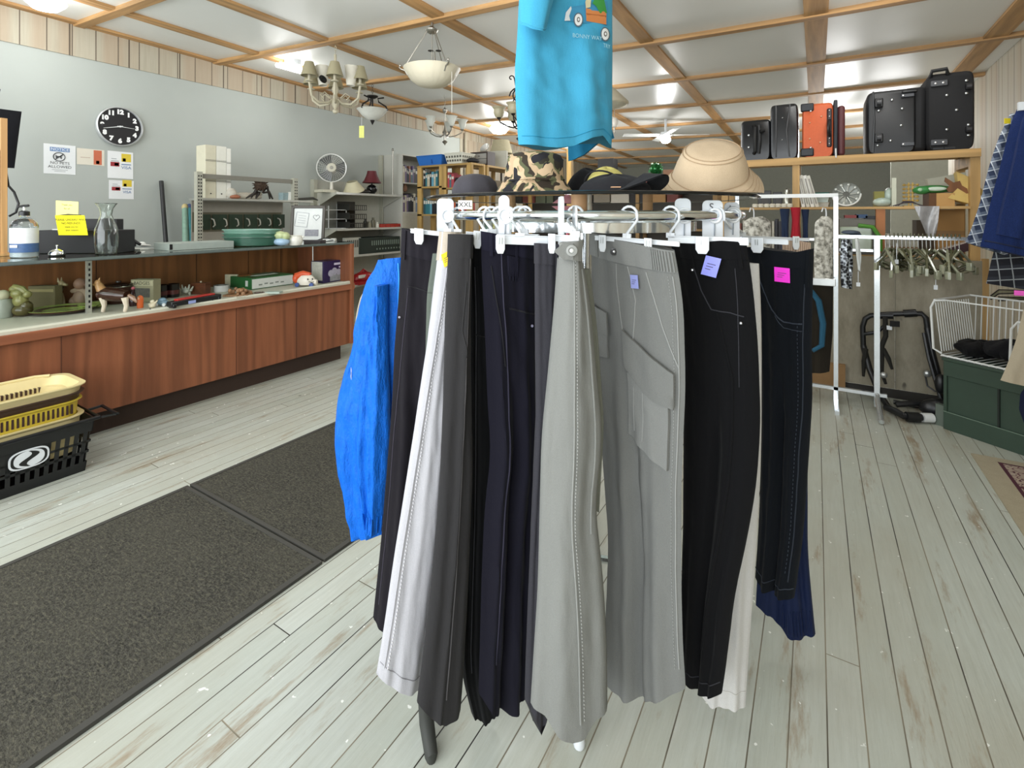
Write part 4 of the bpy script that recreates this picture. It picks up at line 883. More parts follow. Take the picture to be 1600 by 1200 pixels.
# green box
a, b0, c0 = onS(393, 453), onS(458, 444), onS(384, 432)
d = V(b0.x-a.x, b0.y-a.y, 0); L = d.length; d.normalize(); n = V(-d.y, d.x, 0); 
if n.dot(CAM-a) > 0: n = -n
D_ = .27; hB = .085; m = a+d*L/2+n*D_/2; M = Matrix((d, n, V(0, 0, 1))).transposed()
o = T('craft_box', 'flat green and white boxed kit on the display shelf', 'box', m)
MB().box(m+V(0, 0, hB/2), (L, D_, hB), M=M).build('carton', P('#2f6a3a', .35, 0, .15), o, bevel=.002)
MB().box(a+d*L/2-n*.0008+V(0, 0, hB*.48), (L*.98, .0012, hB*.84), M=M).build('side_print', P('#dfe2dd', .4), o)
MB().box(m+d*L*.05+n*.0-V(0, 0, -hB-.0006), (L*.55, D_*.24, .0012), M=M).build('title_print', P('#d7dbd6', .4), o)
MB().box(m+d*L*.25+n*.06+V(0, 0, hB+.0008), (L*.4, D_*.3, .0012), M=M).build('picture_print', P('#5c6f60', .4, 0, .7, 0, 80), o)
MB().box(m-d*L*.25+n*.08+V(0, 0, hB+.0008), (L*.3, D_*.2, .0012), M=M).build('orange_print', P('#b5673c', .4, 0, .4, 0, 80), o)
b = MB(); 
for k in range(5): b.box(a+d*L*(.2+.13*k)-n*.0018+V(0, 0, hB*(.36+.05*(k % 2))), (L*.08, .0012, hB*.12), M=M)
b.build('small_print', P('#8c958e', .5), o)
MB().box(a-d*.0008+n*D_*.22+V(0, 0, hB*.5), (.0012, .03, hB*.5), M=M).build('side_label', P('#dfe2dd', .4), o)
def f(o, p):
    b = MB().lathe(p+V(0, 0, .012), [(0, 0), (.06, 0), (.07, .02), (.066, .05), (.045, .072), (0, .08)], 24, Matrix.Rotation(math.atan2(SN, CS), 3, 'Z')@Matrix.Diagonal((1, .7, 1)), cap=False)
    b.tube([p+CR*.05+V(0, 0, .03), p+CR*.085+V(0, 0, .028)], [.03, .022], 12).build('face_body', P('#e6dfd0', .35), o)
    MB().tube([p-CR*.07+V(0, 0, .075)-CF*.02, p-CR*.02+V(0, 0, .10), p+CR*.035+V(0, 0, .09)], [.030, .022, .016], 12).ell(p-CR*.07+V(0, 0, .06), (.028, .035, .04)).build('handset', P('#d8572c', .35), o)
    b = MB()
    for k in (-.05, .06): q = p+CR*k-CF*.045+V(0, 0, .016); b.cyl(q-CF*.006, q+CF*.008, .016, n=16)
    b.build('wheels', P('#2f4a86', .35), o)
    MB().ell(p+CR*.035-CF*.05+V(0, 0, .06), (.006, .004, .007)).ell(p+CR*.065-CF*.036+V(0, 0, .06), (.006, .004, .007)).build('eyes', BLACKP, o)
    MB().tube([p+CR*.04-CF*.048+V(0, 0, .04), p+CR*.06-CF*.04+V(0, 0, .034), p+CR*.075-CF*.03+V(0, 0, .040)], .002).build('mouth', BLACKP, o)
prop('toy_telephone', 'white pull-along toy telephone with orange handset and blue wheels', 'toy', onS(478, 447), f)
a, b0 = onS(513, 446), onS(544, 440); p = (a+b0)/2
def f(o, p):
    a_, b_ = onS(505, 443), onS(543, 437); d = (b_-a_); d.z = 0; L = d.length; d.normalize(); n = V(-d.y, d.x, 0); 
    if n.dot(CAM-p) > 0: n = -n
    M = Matrix((d, n, V(0, 0, 1))).transposed(); h = hgt(0, 409, a_); m = (a_+b_)/2+n*.07
    MB().box(m+V(0, 0, h/2), (L, .14, h), M=M).build('carton', P('#2e2350', .35, 0, .2), o, bevel=.002)
    MB().box(m-d*(L/2+.0006)+V(0, 0, h*.55), (.0012, .12, h*.85), M=M).build('end_print', P('#c9c8bc', .4, 0, .4, 0, 50), o)
    MB().box(m-n*.0706+d*L*.12+V(0, 0, h*.2), (L*.7, .0012, h*.30), M=M).build('silver_print', P('#a5adb2', .35, .2, .5, 0, 60), o)
    b = MB()
    for x_, z_, r_ in ((-.2, .42, .028), (-.05, .5, .03), (.12, .45, .026)): b.cyl(m-n*.0706+d*L*x_+V(0, 0, h*z_), m-n*.072+d*L*x_+V(0, 0, h*z_), r_, n=18)
    b.build('picture_print', P('#b9b9c9', .3, 0, .5, 0, 90), o)
    b = MB().box(m-n*.0712+d*L*.18+V(0, 0, h*.84), (L*.5, .0012, h*.10), M=M).box(m-n*.0712+d*L*.28+V(0, 0, h*.68), (L*.3, .0012, h*.07), M=M); b.build('title_print', P('#d9d6ea', .4), o)
prop('toy_box', 'purple and silver toy carton at the right end of the display shelf', 'box', p, f)
def f(o, p):
    MB().box(p+V(0, 0, .04), (.16, .22, .08), rz=.1).build('stack', P('#b7b39c', .7, 0, .3, 0, 30), o, bevel=.002)
prop('paper_stack', 'stack of cream cards and papers behind the toy telephone', 'papers', onS(478, 428), f)
def f(o, p):
    MB().box(p+V(0, 0, .022), (.13, .07, .036), rz=.6).build('body', P('#3c3c34', .4), o, bevel=.004)
    MB().box(p+CR*.05+V(0, 0, .055), (.09, .05, .025), rz=.5).build('upper_body', P('#55554b', .4), o, bevel=.004); MB().lathe(p+CR*.03-CF*.04+V(0, 0, .02), [(0, 0), (.02, 0), (.02, .004), (0, .004)], 16, Matrix.Rotation(PI/2, 3, 'X'), cap=False).build('dial', P('#8c8c80', .4), o)
pp = onS(478, 428); o = prop('metal_trinket', 'dark metal trinket lying on top of the card stack', 'ornament', V(pp.x-.01, pp.y, SZ+.081), f)
def f(o, p): MB().box(p+V(0, 0, .006), (.10, .06, .012), rz=.6).build('card', P('#a9b8ac', .4), o)
prop('glass_slide', 'pale green glass coaster at the front of the shelf', 'coaster', onS(428, 458), f)
def f(o, p): MB().tube([p+V(.02*math.cos(a), .02*math.sin(a), .004) for a in [k*PI/8 for k in range(16)]], .004, 6, True).ell(p+CR*.04+V(0, 0, .006), (.02, .01, .006)).build('bracelet', P('#6b5a52', .3, .5), o)
prop('bracelet', 'small dark bracelet on the shelf before the green box', 'jewellery', onS(402, 458), f)
def f(o, p):
    b = MB()
    for k in range(5): b.tube([p+CR*(-.06+.03*k)+V(0, 0, .004), p+CR*(-.045+.03*k)+CF*.02+V(0, 0, .006)], .0035, 6)
    b.build('pieces', P('#c9c6b6', .3, .3, .4, 0, 90), o)
prop('cutlery_bits', 'scattered little silver trinkets at the shelf edge', 'trinkets', onS(377, 466), f)
# a floating-left pale item at frame edge
def f(o, p): MB().lathe(p, [(0, 0), (.04, 0), (.05, .06), (.035, .10), (0, .10)], 18, cap=False).build('pot', P('#9aa093', .3), o); MB().ell(p+V(0, 0, .12), (.03, .03, .03)).build('flower', P('#c7c3a4', .5), o)
prop('grey_vase', 'pale grey pot cut off by the left picture edge', 'vase', onS(4, 496), f)
# --- things on the glass top
LW = WOOD('#c9975e', '#e0b57d', 'Z', 1)
bs = onT(8, 400); xx = bs.x
o = T('display_stand', 'pale wooden display stand at the far left of the counter', 'stand', bs)
q0, q1 = PX(-60, 398, xx), PX(12, 398, xx)
MB().bx(xx-.02, xx, q1.y-.028, q1.y, TZ, 1.2+(335-190)*(.00317)*xx/-3.3*1.0).build('upright', LW, o, bevel=.002)
MB().bx(xx-.24, xx+.012, q0.y, q1.y+.02, TZ, TZ+.018).build('foot_board', LW, o, bevel=.002)
MB().bx(xx-.018, xx-.002, q0.y, q1.y-.03, TZ+.02, 1.55).build('side_panel', WOOD('#8a5a3a', '#a06c46', 'Z', 1), o)
bb_ = PX(6, 262, -4.5); o = T('black_bag', 'black bag hanging on the wall behind the wooden display stand', 'bag', bb_); MB().grid(lambda u, v: bb_+V(.03*math.sin(PI*v)*math.cos(2*PI*u), (.05+.035*v)*math.sin(2*PI*u), .38*v), 24, 10, True).build('bag_body', FAB('#17181d'), o); MB().tube([bb_+V(0, -.06, .36), bb_+V(-.1, 0, .52), bb_+V(-.69, 0, .54)], .008).build('strap', BLACKP, o)
o = tag(MB().tube([PX(8, 262, -4.5), PX(13, 290, -4.6), PX(22, 300, -4.6), PX(29, 318, -4.6), PX(25, 332, -4.6), PX(14, 338, -4.6)], .007).build('black_cable', BLACKP), 'black cable loop hanging beside the wooden display stand', 'cable')
# sanitizer bottle
p = onT(38, 402); k = wid(33, p)/2; H = hgt(0, 320, p)
o = T('sanitizer_bottle', 'clear pump bottle of hand sanitizer with white and blue label', 'bottle', p)
MB().lathe(p, [(0, 0), (k*.94, 0), (k, .01), (k, H*.60), (k*.85, H*.68), (k*.45, H*.75), (k*.32, H*.77), (k*.32, H*.79)], 30, cap=False).build('bottle_body', GLASS('#eef3f4', .05), o)
MB().lathe(p, [(0, .004), (k*.93, .004), (k*.93, H*.45), (0, H*.45)], 30, cap=False).build('gel', P('#cdd8da', .1, 0, .05), o)
MB().lathe(p, [(k*1.01, H*.26), (k*1.01, H*.56)], 30, cap=False).build('white_label', P('#e2e5e4', .5), o)
MB().lathe(p, [(k*1.012, H*.10), (k*1.012, H*.27)], 30, cap=False).build('blue_label', P('#41618f', .5, 0, .4, 0, 60), o)
MB().box(p-CF*k*1.02+V(0, 0, H*.22), (k*.7, .001, H*.05), rz=math.atan2(SN, CS)).build('label_text', P('#dfe6ee', .5), o)
pm = MB().lathe(p+V(0, 0, H*.79), [(0, 0), (k*.4, 0), (k*.4, H*.08), (k*.2, H*.1), (0, H*.1)], 20, cap=False).build('pump_collar', BLACKP, o)
MB().cyl(p+V(0, 0, H*.88), p+V(0, 0, H*.96), k*.1).build('pump_stem', P('#e5e5e2', .4), o)
MB().tube([p+CR*k*.4+V(0, 0, H*.985), p-CR*k*.1+V(0, 0, H*.975), p-CR*k*.55+V(0, 0, H*.965), p-CR*k*.6+V(0, 0, H*.94)], [k*.12, k*.14, k*.1, k*.08], 8).build('pump_head', BLACKP, o)
# black box with yellow cards
p = onT(100, 398); 
o = T('cash_box', 'long black box standing behind the service bell', 'box', p+CF*.1)
MB().box(p+CF*.16+V(0, 0, .068), (wid(118, p), .16, .136), rz=math.atan2(SN, CS)+.08).build('body', P('#0d0e10', .6), o, bevel=.004)
MB().box(p+CF*.26+CR*-.06+V(0, 0, .10), (wid(90, p), .06, .20), rz=math.atan2(SN, CS)+.08).build('rear_lid', P('#121316', .6), o, bevel=.004)
MB().box(p+CF*.15-CR*.10+V(0, 0, .139), (.14, .08, .006), rz=math.atan2(SN, CS)).build('white_strip', P('#d8dad6', .5), o)
def sign(name, label, c, r, u, w, h, col, lines, par=None, cat='sign', tcol='#3a3a2a', group=None):
    o = T(name, label, cat, c-u*h/2, group); r = r.normalized(); u = u.normalized(); nn = r.cross(u)
    MB().prism([(-w/2, -h/2), (w/2, -h/2), (w/2, h/2), (-w/2, h/2)], c, r, u, .0015).build('sheet', P(col, .6, 0, .03), o)
    for it in lines:
        if it[0] == 'bar': _, x, y, lw, lh, cc = it; MB().box(c+nn*.002+r*x*w+u*y*h, (lw*w, lh*h, .0006), M=Matrix((r, u, nn)).transposed()).build('print', P(cc, .6), o)
        else: _, x, y, s, body, cc = it; text(body, s*h, c+r*x*w+u*y*h, r, u, P(cc, .6), o, .0026)
    return o
y1c = PD(112, 352, 2.80); y2c = PD(105, 326, 2.97); sk = CR*1.0+V(0, 0, -.03)
sign('yellow_notice', 'bright yellow notice card clipped to the front of the black box', y1c, CR, V(0, 0, 1)-CF*.2, wid(46, y1c-V(0, 0, 0)), .115, '#f0e414', [('txt', 0, .28, .15, 'PLEASE UNDERSTAND', '#4b4a1a'), ('txt', 0, .10, .15, 'NO REFUNDS', '#4b4a1a'), ('txt', 0, -.08, .12, 'thank you for', '#5b5a2a'), ('txt', 0, -.24, .12, 'your support', '#5b5a2a')])
sign('pale_yellow_card', 'pale yellow card clipped above the bright yellow notice', y2c, CR-V(0, 0, .05), V(0, 0, 1), .135, .09, '#f2ee8f', [('txt', 0, .25, .17, 'Thank you', '#6a693a'), ('txt', 0, .0, .17, 'for all', '#6a693a')])
o = T('paper_clip', 'dark bulldog clip holding the yellow cards', 'clip', PD(106, 337, 2.82)); MB().tube([PD(90, 338, 2.82), PD(106, 336, 2.81), PD(126, 337, 2.82)], .007).build('clip_bar', P('#4c4c3a', .4, .5), o)
# bell
p = onT(89, 400); o = T('service_bell', 'silver service bell on the counter before the black box', 'bell', p)
MB().lathe(p, [(0, 0), (.034, 0), (.036, .006), (.034, .008), (0, .008)], 24, cap=False).build('base', BLACKP, o); MB().lathe(p+V(0, 0, .008), [(.036, 0), (.037, .006), (.030, .020), (.014, .030), (0, .032)], 24, cap=False).build('dome', CHROME, o); MB().cyl(p+V(0, 0, .04), p+V(0, 0, .056), .004).ell(p+V(0, 0, .057), (.007, .007, .004)).build('plunger', CHROME, o)
# carafe
p = onT(166, 397); H = hgt(0, 318, p); k = wid(32, p)/2
o = T('glass_carafe', 'clear glass carafe with flared neck on the counter', 'carafe', p)
outp = [(0, 0), (k*.8, 0), (k*.86, H*.02), (k*.95, H*.15), (k, H*.35), (k*.92, H*.5), (k*.6, H*.68), (k*.45, H*.78), (k*.55, H*.9), (k*.85, H)]
MB().lathe(p, outp+[(r*.93-.001 if r > .002 else 0, z+(.006 if z < .02 else 0)) for r, z in outp[::-1]], 32, cap=False).build('glass_body', GLASS('#eef3f0', .0), o)
MB().tube([p+V(k*.85*math.cos(a), k*.85*math.sin(a), H) for a in [q*PI/16 for q in range(32)]], .0022, 6, True).build('rim', GLASS('#dfe6e2', .0), o)
# tools / papers
p = onT(196, 388); o = T('black_scanner', 'black handheld tool lying on papers beside the carafe', 'tool', p)
MB().box(p+V(0, 0, .022), (.10, .07, .022), rz=.3).tube([p+V(0, 0, .03), p+CR*.06+V(0, 0, .05), p+CR*.10+V(0, 0, .025)], [.016, .013, .010]).build('body', BLACKP, o, bevel=.003)
MB().tube([p+CR*.02+V(0, 0, .04), p+CR*.0+V(0, 0, .075)], [.008, .006]).build('handle', BLACKP, o)
o = tag(MB().box(onT(214, 390)+V(0, 0, .004), (.16, .11, .008), rz=.4).build('paper_pile', P('#d2d4cf', .6)), 'white papers under the black handheld tool', 'papers')
o = T('white_cloth', 'crumpled white tissue at the counter by the black tool', 'tissue', onT(222, 387)); MB().ell(onT(222, 386)+V(0, 0, .02), (.035, .02, .018)).ell(onT(228, 387)+V(0, 0, .016), (.05, .012, .007), rz=.2).build('tissue', P('#e4e4de', .8), o)
o = T('white_carton', 'small white carton half hidden behind the carafe', 'carton', onT(184, 372)); q = onT(184, 376); MB().box(q+V(0, 0, .045), (.045, .05, .10), rz=.4).build('carton', P('#dcdfda', .6), o)
# black stick leaning at the wall
q0, q1 = PX(272, 385, -4.75), PX(252, 283, -5.17)
tag(MB().cyl(q0-V(0, 0, .9), q1, .018).build('black_pole', P('#202122', .5)), 'black pole leaning against the grey wall', 'pole')
for (px_, m_, l_) in ((289, '#7fa08e', 'green wrapped stick leaning left of the metal shelving'), (297, '#2f7f86', 'teal wrapped stick leaning against the metal shelving')):
    q0, q1 = PX(px_+2, 390, -4.85), PX(px_+(0 if px_ < 295 else -1), 324, -5.0); o = T('wrapped_stick', l_, 'stick', q0); MB().cyl(q0, q1, .030, .024).build('wrap', P(m_, .4, 0, .3, 0, 40), o); MB().ell(q1, (.028, .028, .035)).build('tip', P('#c3b27e' if px_ < 295 else '#3d4f7a', .5), o)
# sill box
a, b0 = onT(264, 392), onT(361, 386); o = T('grey_ledge', 'long low grey ledge box on the counter below the metal shelving', 'box', V(a.x, (a.y+b0.y)/2, TZ))
MB().bx(a.x-.2, a.x, a.y, b0.y, TZ, TZ+.045).build('box_body', P('#9aa39c', .6), o, bevel=.002); MB().bx(a.x-.001, a.x+.001, a.y+.004, a.y+.02, TZ+.006, TZ+.04).build('dark_end', BLACKP, o)
# green tubs stack
p = onT(394, 384); 
def tub(o, z, k, m): 
    vs = MB(); rz = math.atan2(SN, CS)+.15; M = Matrix.Rotation(rz, 3, 'Z')@Matrix.Diagonal((1.15, .7, 1))
    vs.lathe(p+V(0, 0, z), [(0, 0), (.13*k, 0), (.15*k, .005), (.165*k, .06), (.175*k, .062), (.172*k, .068), (.158*k, .066), (.143*k, .008), (0, .008)], 4*7, M, cap=False).build('tub', m, o)
for i, l_ in enumerate(('dark green plastic tub at the bottom of the counter stack', 'green plastic tub second in the counter stack', 'translucent green tub on top of the counter stack')):
    o = T('plastic_tub', l_, 'tub', p+V(0, 0, .001+.026*i), 'green tubs on the counter'); tub(o, .001+.026*i, 1-.0*i, (P('#35594a', .3), P('#3f6a58', .3), P('#6d9383', .25))[i])
# bag with blue/green packet
def f(o, p): MB().ell(p+V(0, 0, .03), (.06, .04, .03), rz=.5).build('lower_packet', P('#9cb8cf', .4, 0, .5, 0, 30), o); MB().ell(p-CR*.01+V(0, 0, .075), (.05, .035, .032), rz=.4).ell(p+CR*.03+V(0, 0, .07), (.03, .03, .03)).build('green_wrap', P('#b4bf8c', .4, 0, .5, .2, 50), o)
prop('wrapped_packet', 'crumpled green and pale blue packet beside the white pot', 'packet', onT(440, 384), f)
def f(o, p):
    MB().lathe(p, [(0, 0), (.04, 0), (.052, .02), (.054, .045), (.046, .066), (.05, .072), (.046, .072), (.04, .06), (0, .05)], 26, cap=False).build('pot', P('#e3e2d8', .3), o)
    MB().tube([p+CR*.045+V(0, 0, .068), p+CR*.066+V(0, 0, .062), p+CR*.05+V(0, 0, .045)], .004).build('handle', P('#e3e2d8', .3), o)
prop('white_pot', 'small round white pot standing on the counter before the picture frame', 'pot', onT(461, 383), f)
# picture frame
fc = PD(481, 350, 4.35); r = (CR*1+CF*.08).normalized(); u = (V(0, 0, 1)+CF*.12).normalized(); w = 52*4.35/F; h = 58*4.35/F
o = T('picture_frame', 'dark framed notice with heart leaning on the counter', 'picture frame', fc-u*h/2); n = r.cross(u)
M = Matrix((r, u, n)).transposed(); b = MB()
for sx in (-1, 1): b.box(fc+r*sx*(w/2-.012), (.024, h, .022), M=M)
for sy in (-1, 1): b.box(fc+u*sy*(h/2-.012), (w, .024, .022), M=M)
b.build('frame', P('#3a352c', .4, .2), o, bevel=.003); MB().box(fc-n*.004, (w-.03, h-.03, .004), M=M).build('mount', P('#dde0dd', .5), o)
b = MB()
def outl(b, c, ww, hh, tl, t=.003):
    rr = r*math.cos(tl)+u*math.sin(tl); uu = u*math.cos(tl)-r*math.sin(tl); Mq = Matrix((rr, uu, n)).transposed()
    for sx in (-1, 1): b.box(c+rr*sx*ww/2, (t, hh, .001), M=Mq)
    for sy in (-1, 1): b.box(c+uu*sy*hh/2, (ww, t, .001), M=Mq)
    for k in range(4): b.box(c+uu*(hh*.28-k*hh*.17), (ww*.6, t*.7, .001), M=Mq)
outl(b, fc+n*.0-r*w*.18+u*h*.12, w*.36, h*.38, -.12); b.build('printed_note', P('#8a9097', .6), o)
hp_ = [(16*math.sin(a)**3, 13*math.cos(a)-5*math.cos(2*a)-2*math.cos(3*a)-math.cos(4*a)) for a in [k*PI/16 for k in range(32)]]
MB().tube([fc+n*.001+r*(w*.24+x*.0017)+u*(h*.18+y*.0017) for x, y in hp_], .0015, 5, True).build('heart', P('#6f7479', .6), o)
MB().box(fc+r*w*.12-u*h*.24, (w*.4, h*.18, .001), M=M).build('small_photo', P('#9a9aa2', .6, 0, .5, 0, 60), o)
def f(o, p): MB().tube([p-CR*.03+V(0, 0, .01), p+CR*.02+CF*.05+V(0, 0, .03), p+CR*.09+V(0, 0, .035), p+CR*.13+V(0, 0, .02), p+CR*.06+V(0, 0, .006)], .004).build('wire', BLACKP, o)
prop('black_wire', 'black wire curled in front of the picture frame', 'wire', onT(496, 379), f)
tag(MB().box(onT(492, 379)+V(0, 0, .010), (.14, .09, .02), rz=.4).build('dark_case', P('#3b3638', .5)), 'flat dark case on the counter under the picture frame', 'case')
tag(MB().box(onT(515, 377)+V(0, 0, .012), (.10, .05, .024), rz=.6).build('white_case', P('#d8dad4', .5), bevel=.004), 'white plastic case at the right end of the counter top', 'case')
# --- wall: clock and notices
WXs = WX+.001
c = PX(187, 198, WX+.02); Rr = 30.5*(-c.x*SN+c.y*CS)/F; o = T('wall_clock', 'round black wall clock with white numerals on the grey wall', 'clock', c-V(0, 0, Rr))
rY, uZ, nX = V(0, 1, 0), V(0, 0, 1), V(1, 0, 0)
Mw = Matrix((rY, uZ, nX)).transposed()
MB().lathe(c, [(0, -.015), (Rr, -.015), (Rr, .018), (Rr*.95, .022), (Rr*.93, .008), (Rr*.93, 0)], 48, Mw, cap=False).build('case', P('#c2c5c6', .3, .4), o)
MB().lathe(c, [(0, .006), (Rr*.95, .006)], 48, Mw, cap=False).build('face', P('#14151a', .35), o)
for k in range(1, 13): a = k*PI/6; text(str(k), Rr*.30, c+rY*Rr*.74*math.sin(a)+uZ*Rr*.74*math.cos(a), rY, uZ, P('#eff1f1', .5), o, .008, 'numeral', bold=.004)
for a, l_, w_ in ((math.radians(256), .72, .008), (math.radians(93), .62, .006)): d = rY*math.sin(a)+uZ*math.cos(a); MB().tube([c+nX*.012-d*.02, c+nX*.012+d*Rr*l_], [w_*.6, w_*.25], 6).build('hand', P('#dfe2e2', .4), o)
MB().cyl(c+nX*.008, c+nX*.016, .008).build('hub', P('#dfe2e2', .4), o)
def wsign(name, label, x0, x1, y0, y1, col, lines, cat='sign', group=None):
    A, B = PX(x0, (y0+y1)/2, WXs), PX(x1, (y0+y1)/2, WXs); c = (A+B)/2; w = B.y-A.y; h = (PX((x0+x1)/2, y0, WXs)-PX((x0+x1)/2, y1, WXs)).z
    return sign(name, label, V(WXs, c.y, CH+(HY-(y0+y1)/2)*((-c.x*SN+c.y*CS)/F)), rY, uZ, w, h, col, lines, cat=cat, group=group)
o = wsign('no_pets_notice', 'white notice saying no pets allowed on the grey wall', 68, 118, 226, 272, '#dfe3e4', [('bar', 0, .33, .62, .14, '#6b8ab4'), ('txt', 0, .33, .13, 'NOTICE', '#e8edf2'), ('txt', 0, -.13, .13, 'NO PETS', '#3b3f42'), ('txt', 0, -.26, .13, 'ALLOWED', '#3b3f42'), ('bar', 0, -.36, .5, .012, '#7a7f82'), ('bar', 0, -.41, .35, .012, '#7a7f82')])
c = PX(92.5, 245, WXs+.004); 
MB().tube([c+rY*.036*math.cos(a)+uZ*.034*math.sin(a) for a in [k*PI/14 for k in range(28)]], .0028, 6, True).tube([c+rY*.025+uZ*.024, c-rY*.025-uZ*.024], .0028, 6).build('prohibition_ring', P('#3b3f42', .6), o)
MB().prism([(-.020, -.016), (-.014, -.016), (-.012, -.004), (.008, -.004), (.010, -.016), (.016, -.016), (.014, .004), (.022, .014), (.012, .014), (.006, .006), (-.014, .006), (-.022, .014)], c, rY, uZ, .0015).build('dog_symbol', P('#3b3f42', .6), o)
wsign('red_white_flyer', 'small cream and orange flyer beside the no pets notice', 120, 163, 233, 258, '#d8d3c4', [('bar', .25, 0, .30, .9, '#c2694a'), ('bar', .25, -.3, .12, .2, '#ead9c4'), ('bar', -.2, -.05, .35, .03, '#b09a88')], cat='flyer')
CARD = [('bar', .22, .28, .38, .30, '#d9c13c'), ('bar', .14, .20, .12, .12, '#3a3a30'), ('bar', -.22, .02, .34, .16, '#9a2f35'), ('bar', -.16, .02, .16, .10, '#c9b7a8'), ('bar', .22, .03, .38, .03, '#4a70a6'), ('txt', .22, -.09, .16, 'VISA', '#4a70a6'), ('bar', -.26, .22, .2, .03, '#a9aeb0'), ('bar', -.22, .14, .3, .03, '#a9aeb0')]
wsign('payment_sign', 'white card payment sign directly below the clock', 168, 208, 237, 279, '#e3e6e7', CARD, group='payment signs')
CARD2 = [(k[0], k[1], k[2]*1.2+.02, k[3], (k[4]*1.2 if k[0] == 'bar' else k[4]), k[5]) if k[0] == 'bar' else ('txt', k[1], k[2]*1.35+.0, .20, 'VISA', k[5]) for k in CARD]
wsign('payment_sign', 'smaller white card payment sign hung beneath the other one', 170, 209, 282, 311, '#e0e3e4', CARD2, group='payment signs')
# ---------------------------------------------------------------- shopping baskets on the floor
corner = PZ(133, 735, 0)
o = T('shopping_basket', 'black plastic shopping basket with white S emblem, bottom of the stack', 'basket', V(corner.x-.15, corner.y-.22, 0), 'stacked shopping baskets')
bx1, by1 = corner.x, corner.y; HB = .245; W_, Lb = .285, .48; fl = .028
BKP = P('#141516', .35)
def bp(s, t, z, e=0):
    """corner positions: s,t in 0..1 over the basket footprint, flaring with height"""
    g = fl*z/HB+e; return V(bx1-W_-g+(W_+2*g)*s, by1-Lb-g+(Lb+2*g)*t, z)
b = MB()
def wallbox(b, s0, t0, s1, t1, z0, z1, a0, a1, th=.004):
    """a slab of basket wall between wall fractions a0..a1"""
    nn = V(t1-t0, -(s1-s0), 0)
    P0 = [bp(lerp(s0, s1, a), lerp(t0, t1, a), z) for z in (z0, z1) for a in (a0, a1)]
    vs = P0+[q-V((1 if s0 == s1 == 1 else (-1 if s0 == s1 == 0 else 0))*th, (1 if t0 == t1 == 1 else (-1 if t0 == t1 == 0 else 0))*th, 0) for q in P0]
    b._a(vs, [(0, 1, 3, 2), (4, 6, 7, 5), (0, 4, 5, 1), (2, 3, 7, 6), (0, 2, 6, 4), (1, 5, 7, 3)])
for (s0, t0, s1, t1, nn_) in ((1, 0, 1, 1, 16), (0, 0, 0, 1, 16), (0, 1, 1, 1, 8), (0, 0, 1, 0, 8)):
    wallbox(b, s0, t0, s1, t1, 0, .045, 0, 1)
    wallbox(b, s0, t0, s1, t1, .185, HB, 0, 1)
    big = (s0 == s1 == 1)
    for k in range(nn_):
        w0, w1 = k/nn_, (k+.5)/nn_
        wallbox(b, s0, t0, s1, t1, .045, .185, w0, w1)
    wallbox(b, s0, t0, s1, t1, .085, .097, 0, 1); wallbox(b, s0, t0, s1, t1, .135, .145, 0, 1)
    if big: wallbox(b, s0, t0, s1, t1, .105, .19, .38, .72)
b.build('slotted_walls', BKP, o); MB().bx(bx1-W_, bx1, by1-Lb, by1, 0, .006).build('bottom', BKP, o)
b = MB(); q = [bp(0, 0, HB, .012), bp(1, 0, HB, .012), bp(1, 1, HB, .012), bp(0, 1, HB, .012)]; b.tube(q+[q[0]], .009, 8); b.build('rim', BKP, o)
MB().tube([bp(1, 1, HB, .02), bp(1, 1, HB, .05)+V(0, .02, .004), bp(.6, 1, HB, .05)+V(0, .02, .006), bp(.6, 1, HB, .01)], .007, 8).build('handle', BKP, o)
ec = bp(1, .58, .146, .003); er = V(0, 1, 0); eu = V(.08, 0, 1).normalized(); WHT = P('#dfe3e6', .4)
def sq(rx, ry, n=36, e=3.0): return [(rx*abs(math.cos(a))**(2/e)*(1 if math.cos(a) > 0 else -1), ry*abs(math.sin(a))**(2/e)*(1 if math.sin(a) > 0 else -1)) for a in [2*PI*k/n for k in range(n)]]
em = MB().prism(sq(.066, .042), ec, er, eu, .002).build('emblem_ring', WHT, o); MB().prism(sq(.059, .036), ec, er, eu, .0026).build('emblem_ground', BKP, em)
MB().prism(sq(.050, .036, e=2.3), ec, er, eu, .0032).build('emblem_disc', WHT, em)
ss = []
for k in range(21): a = k/20; y = .033-.066*a; x = .018*math.sin(2*PI*a)*1.1; ss.append((x, y))
wS = lambda a: .004+.012*math.sin(PI*a)
out = [(x+wS(i/20), y) for i, (x, y) in enumerate(ss)]+[(x-wS(i/20), y) for i, (x, y) in reversed(list(enumerate(ss)))]
MB().prism(out, ec, er, eu, .0038).build('emblem_swirl', BKP, em)
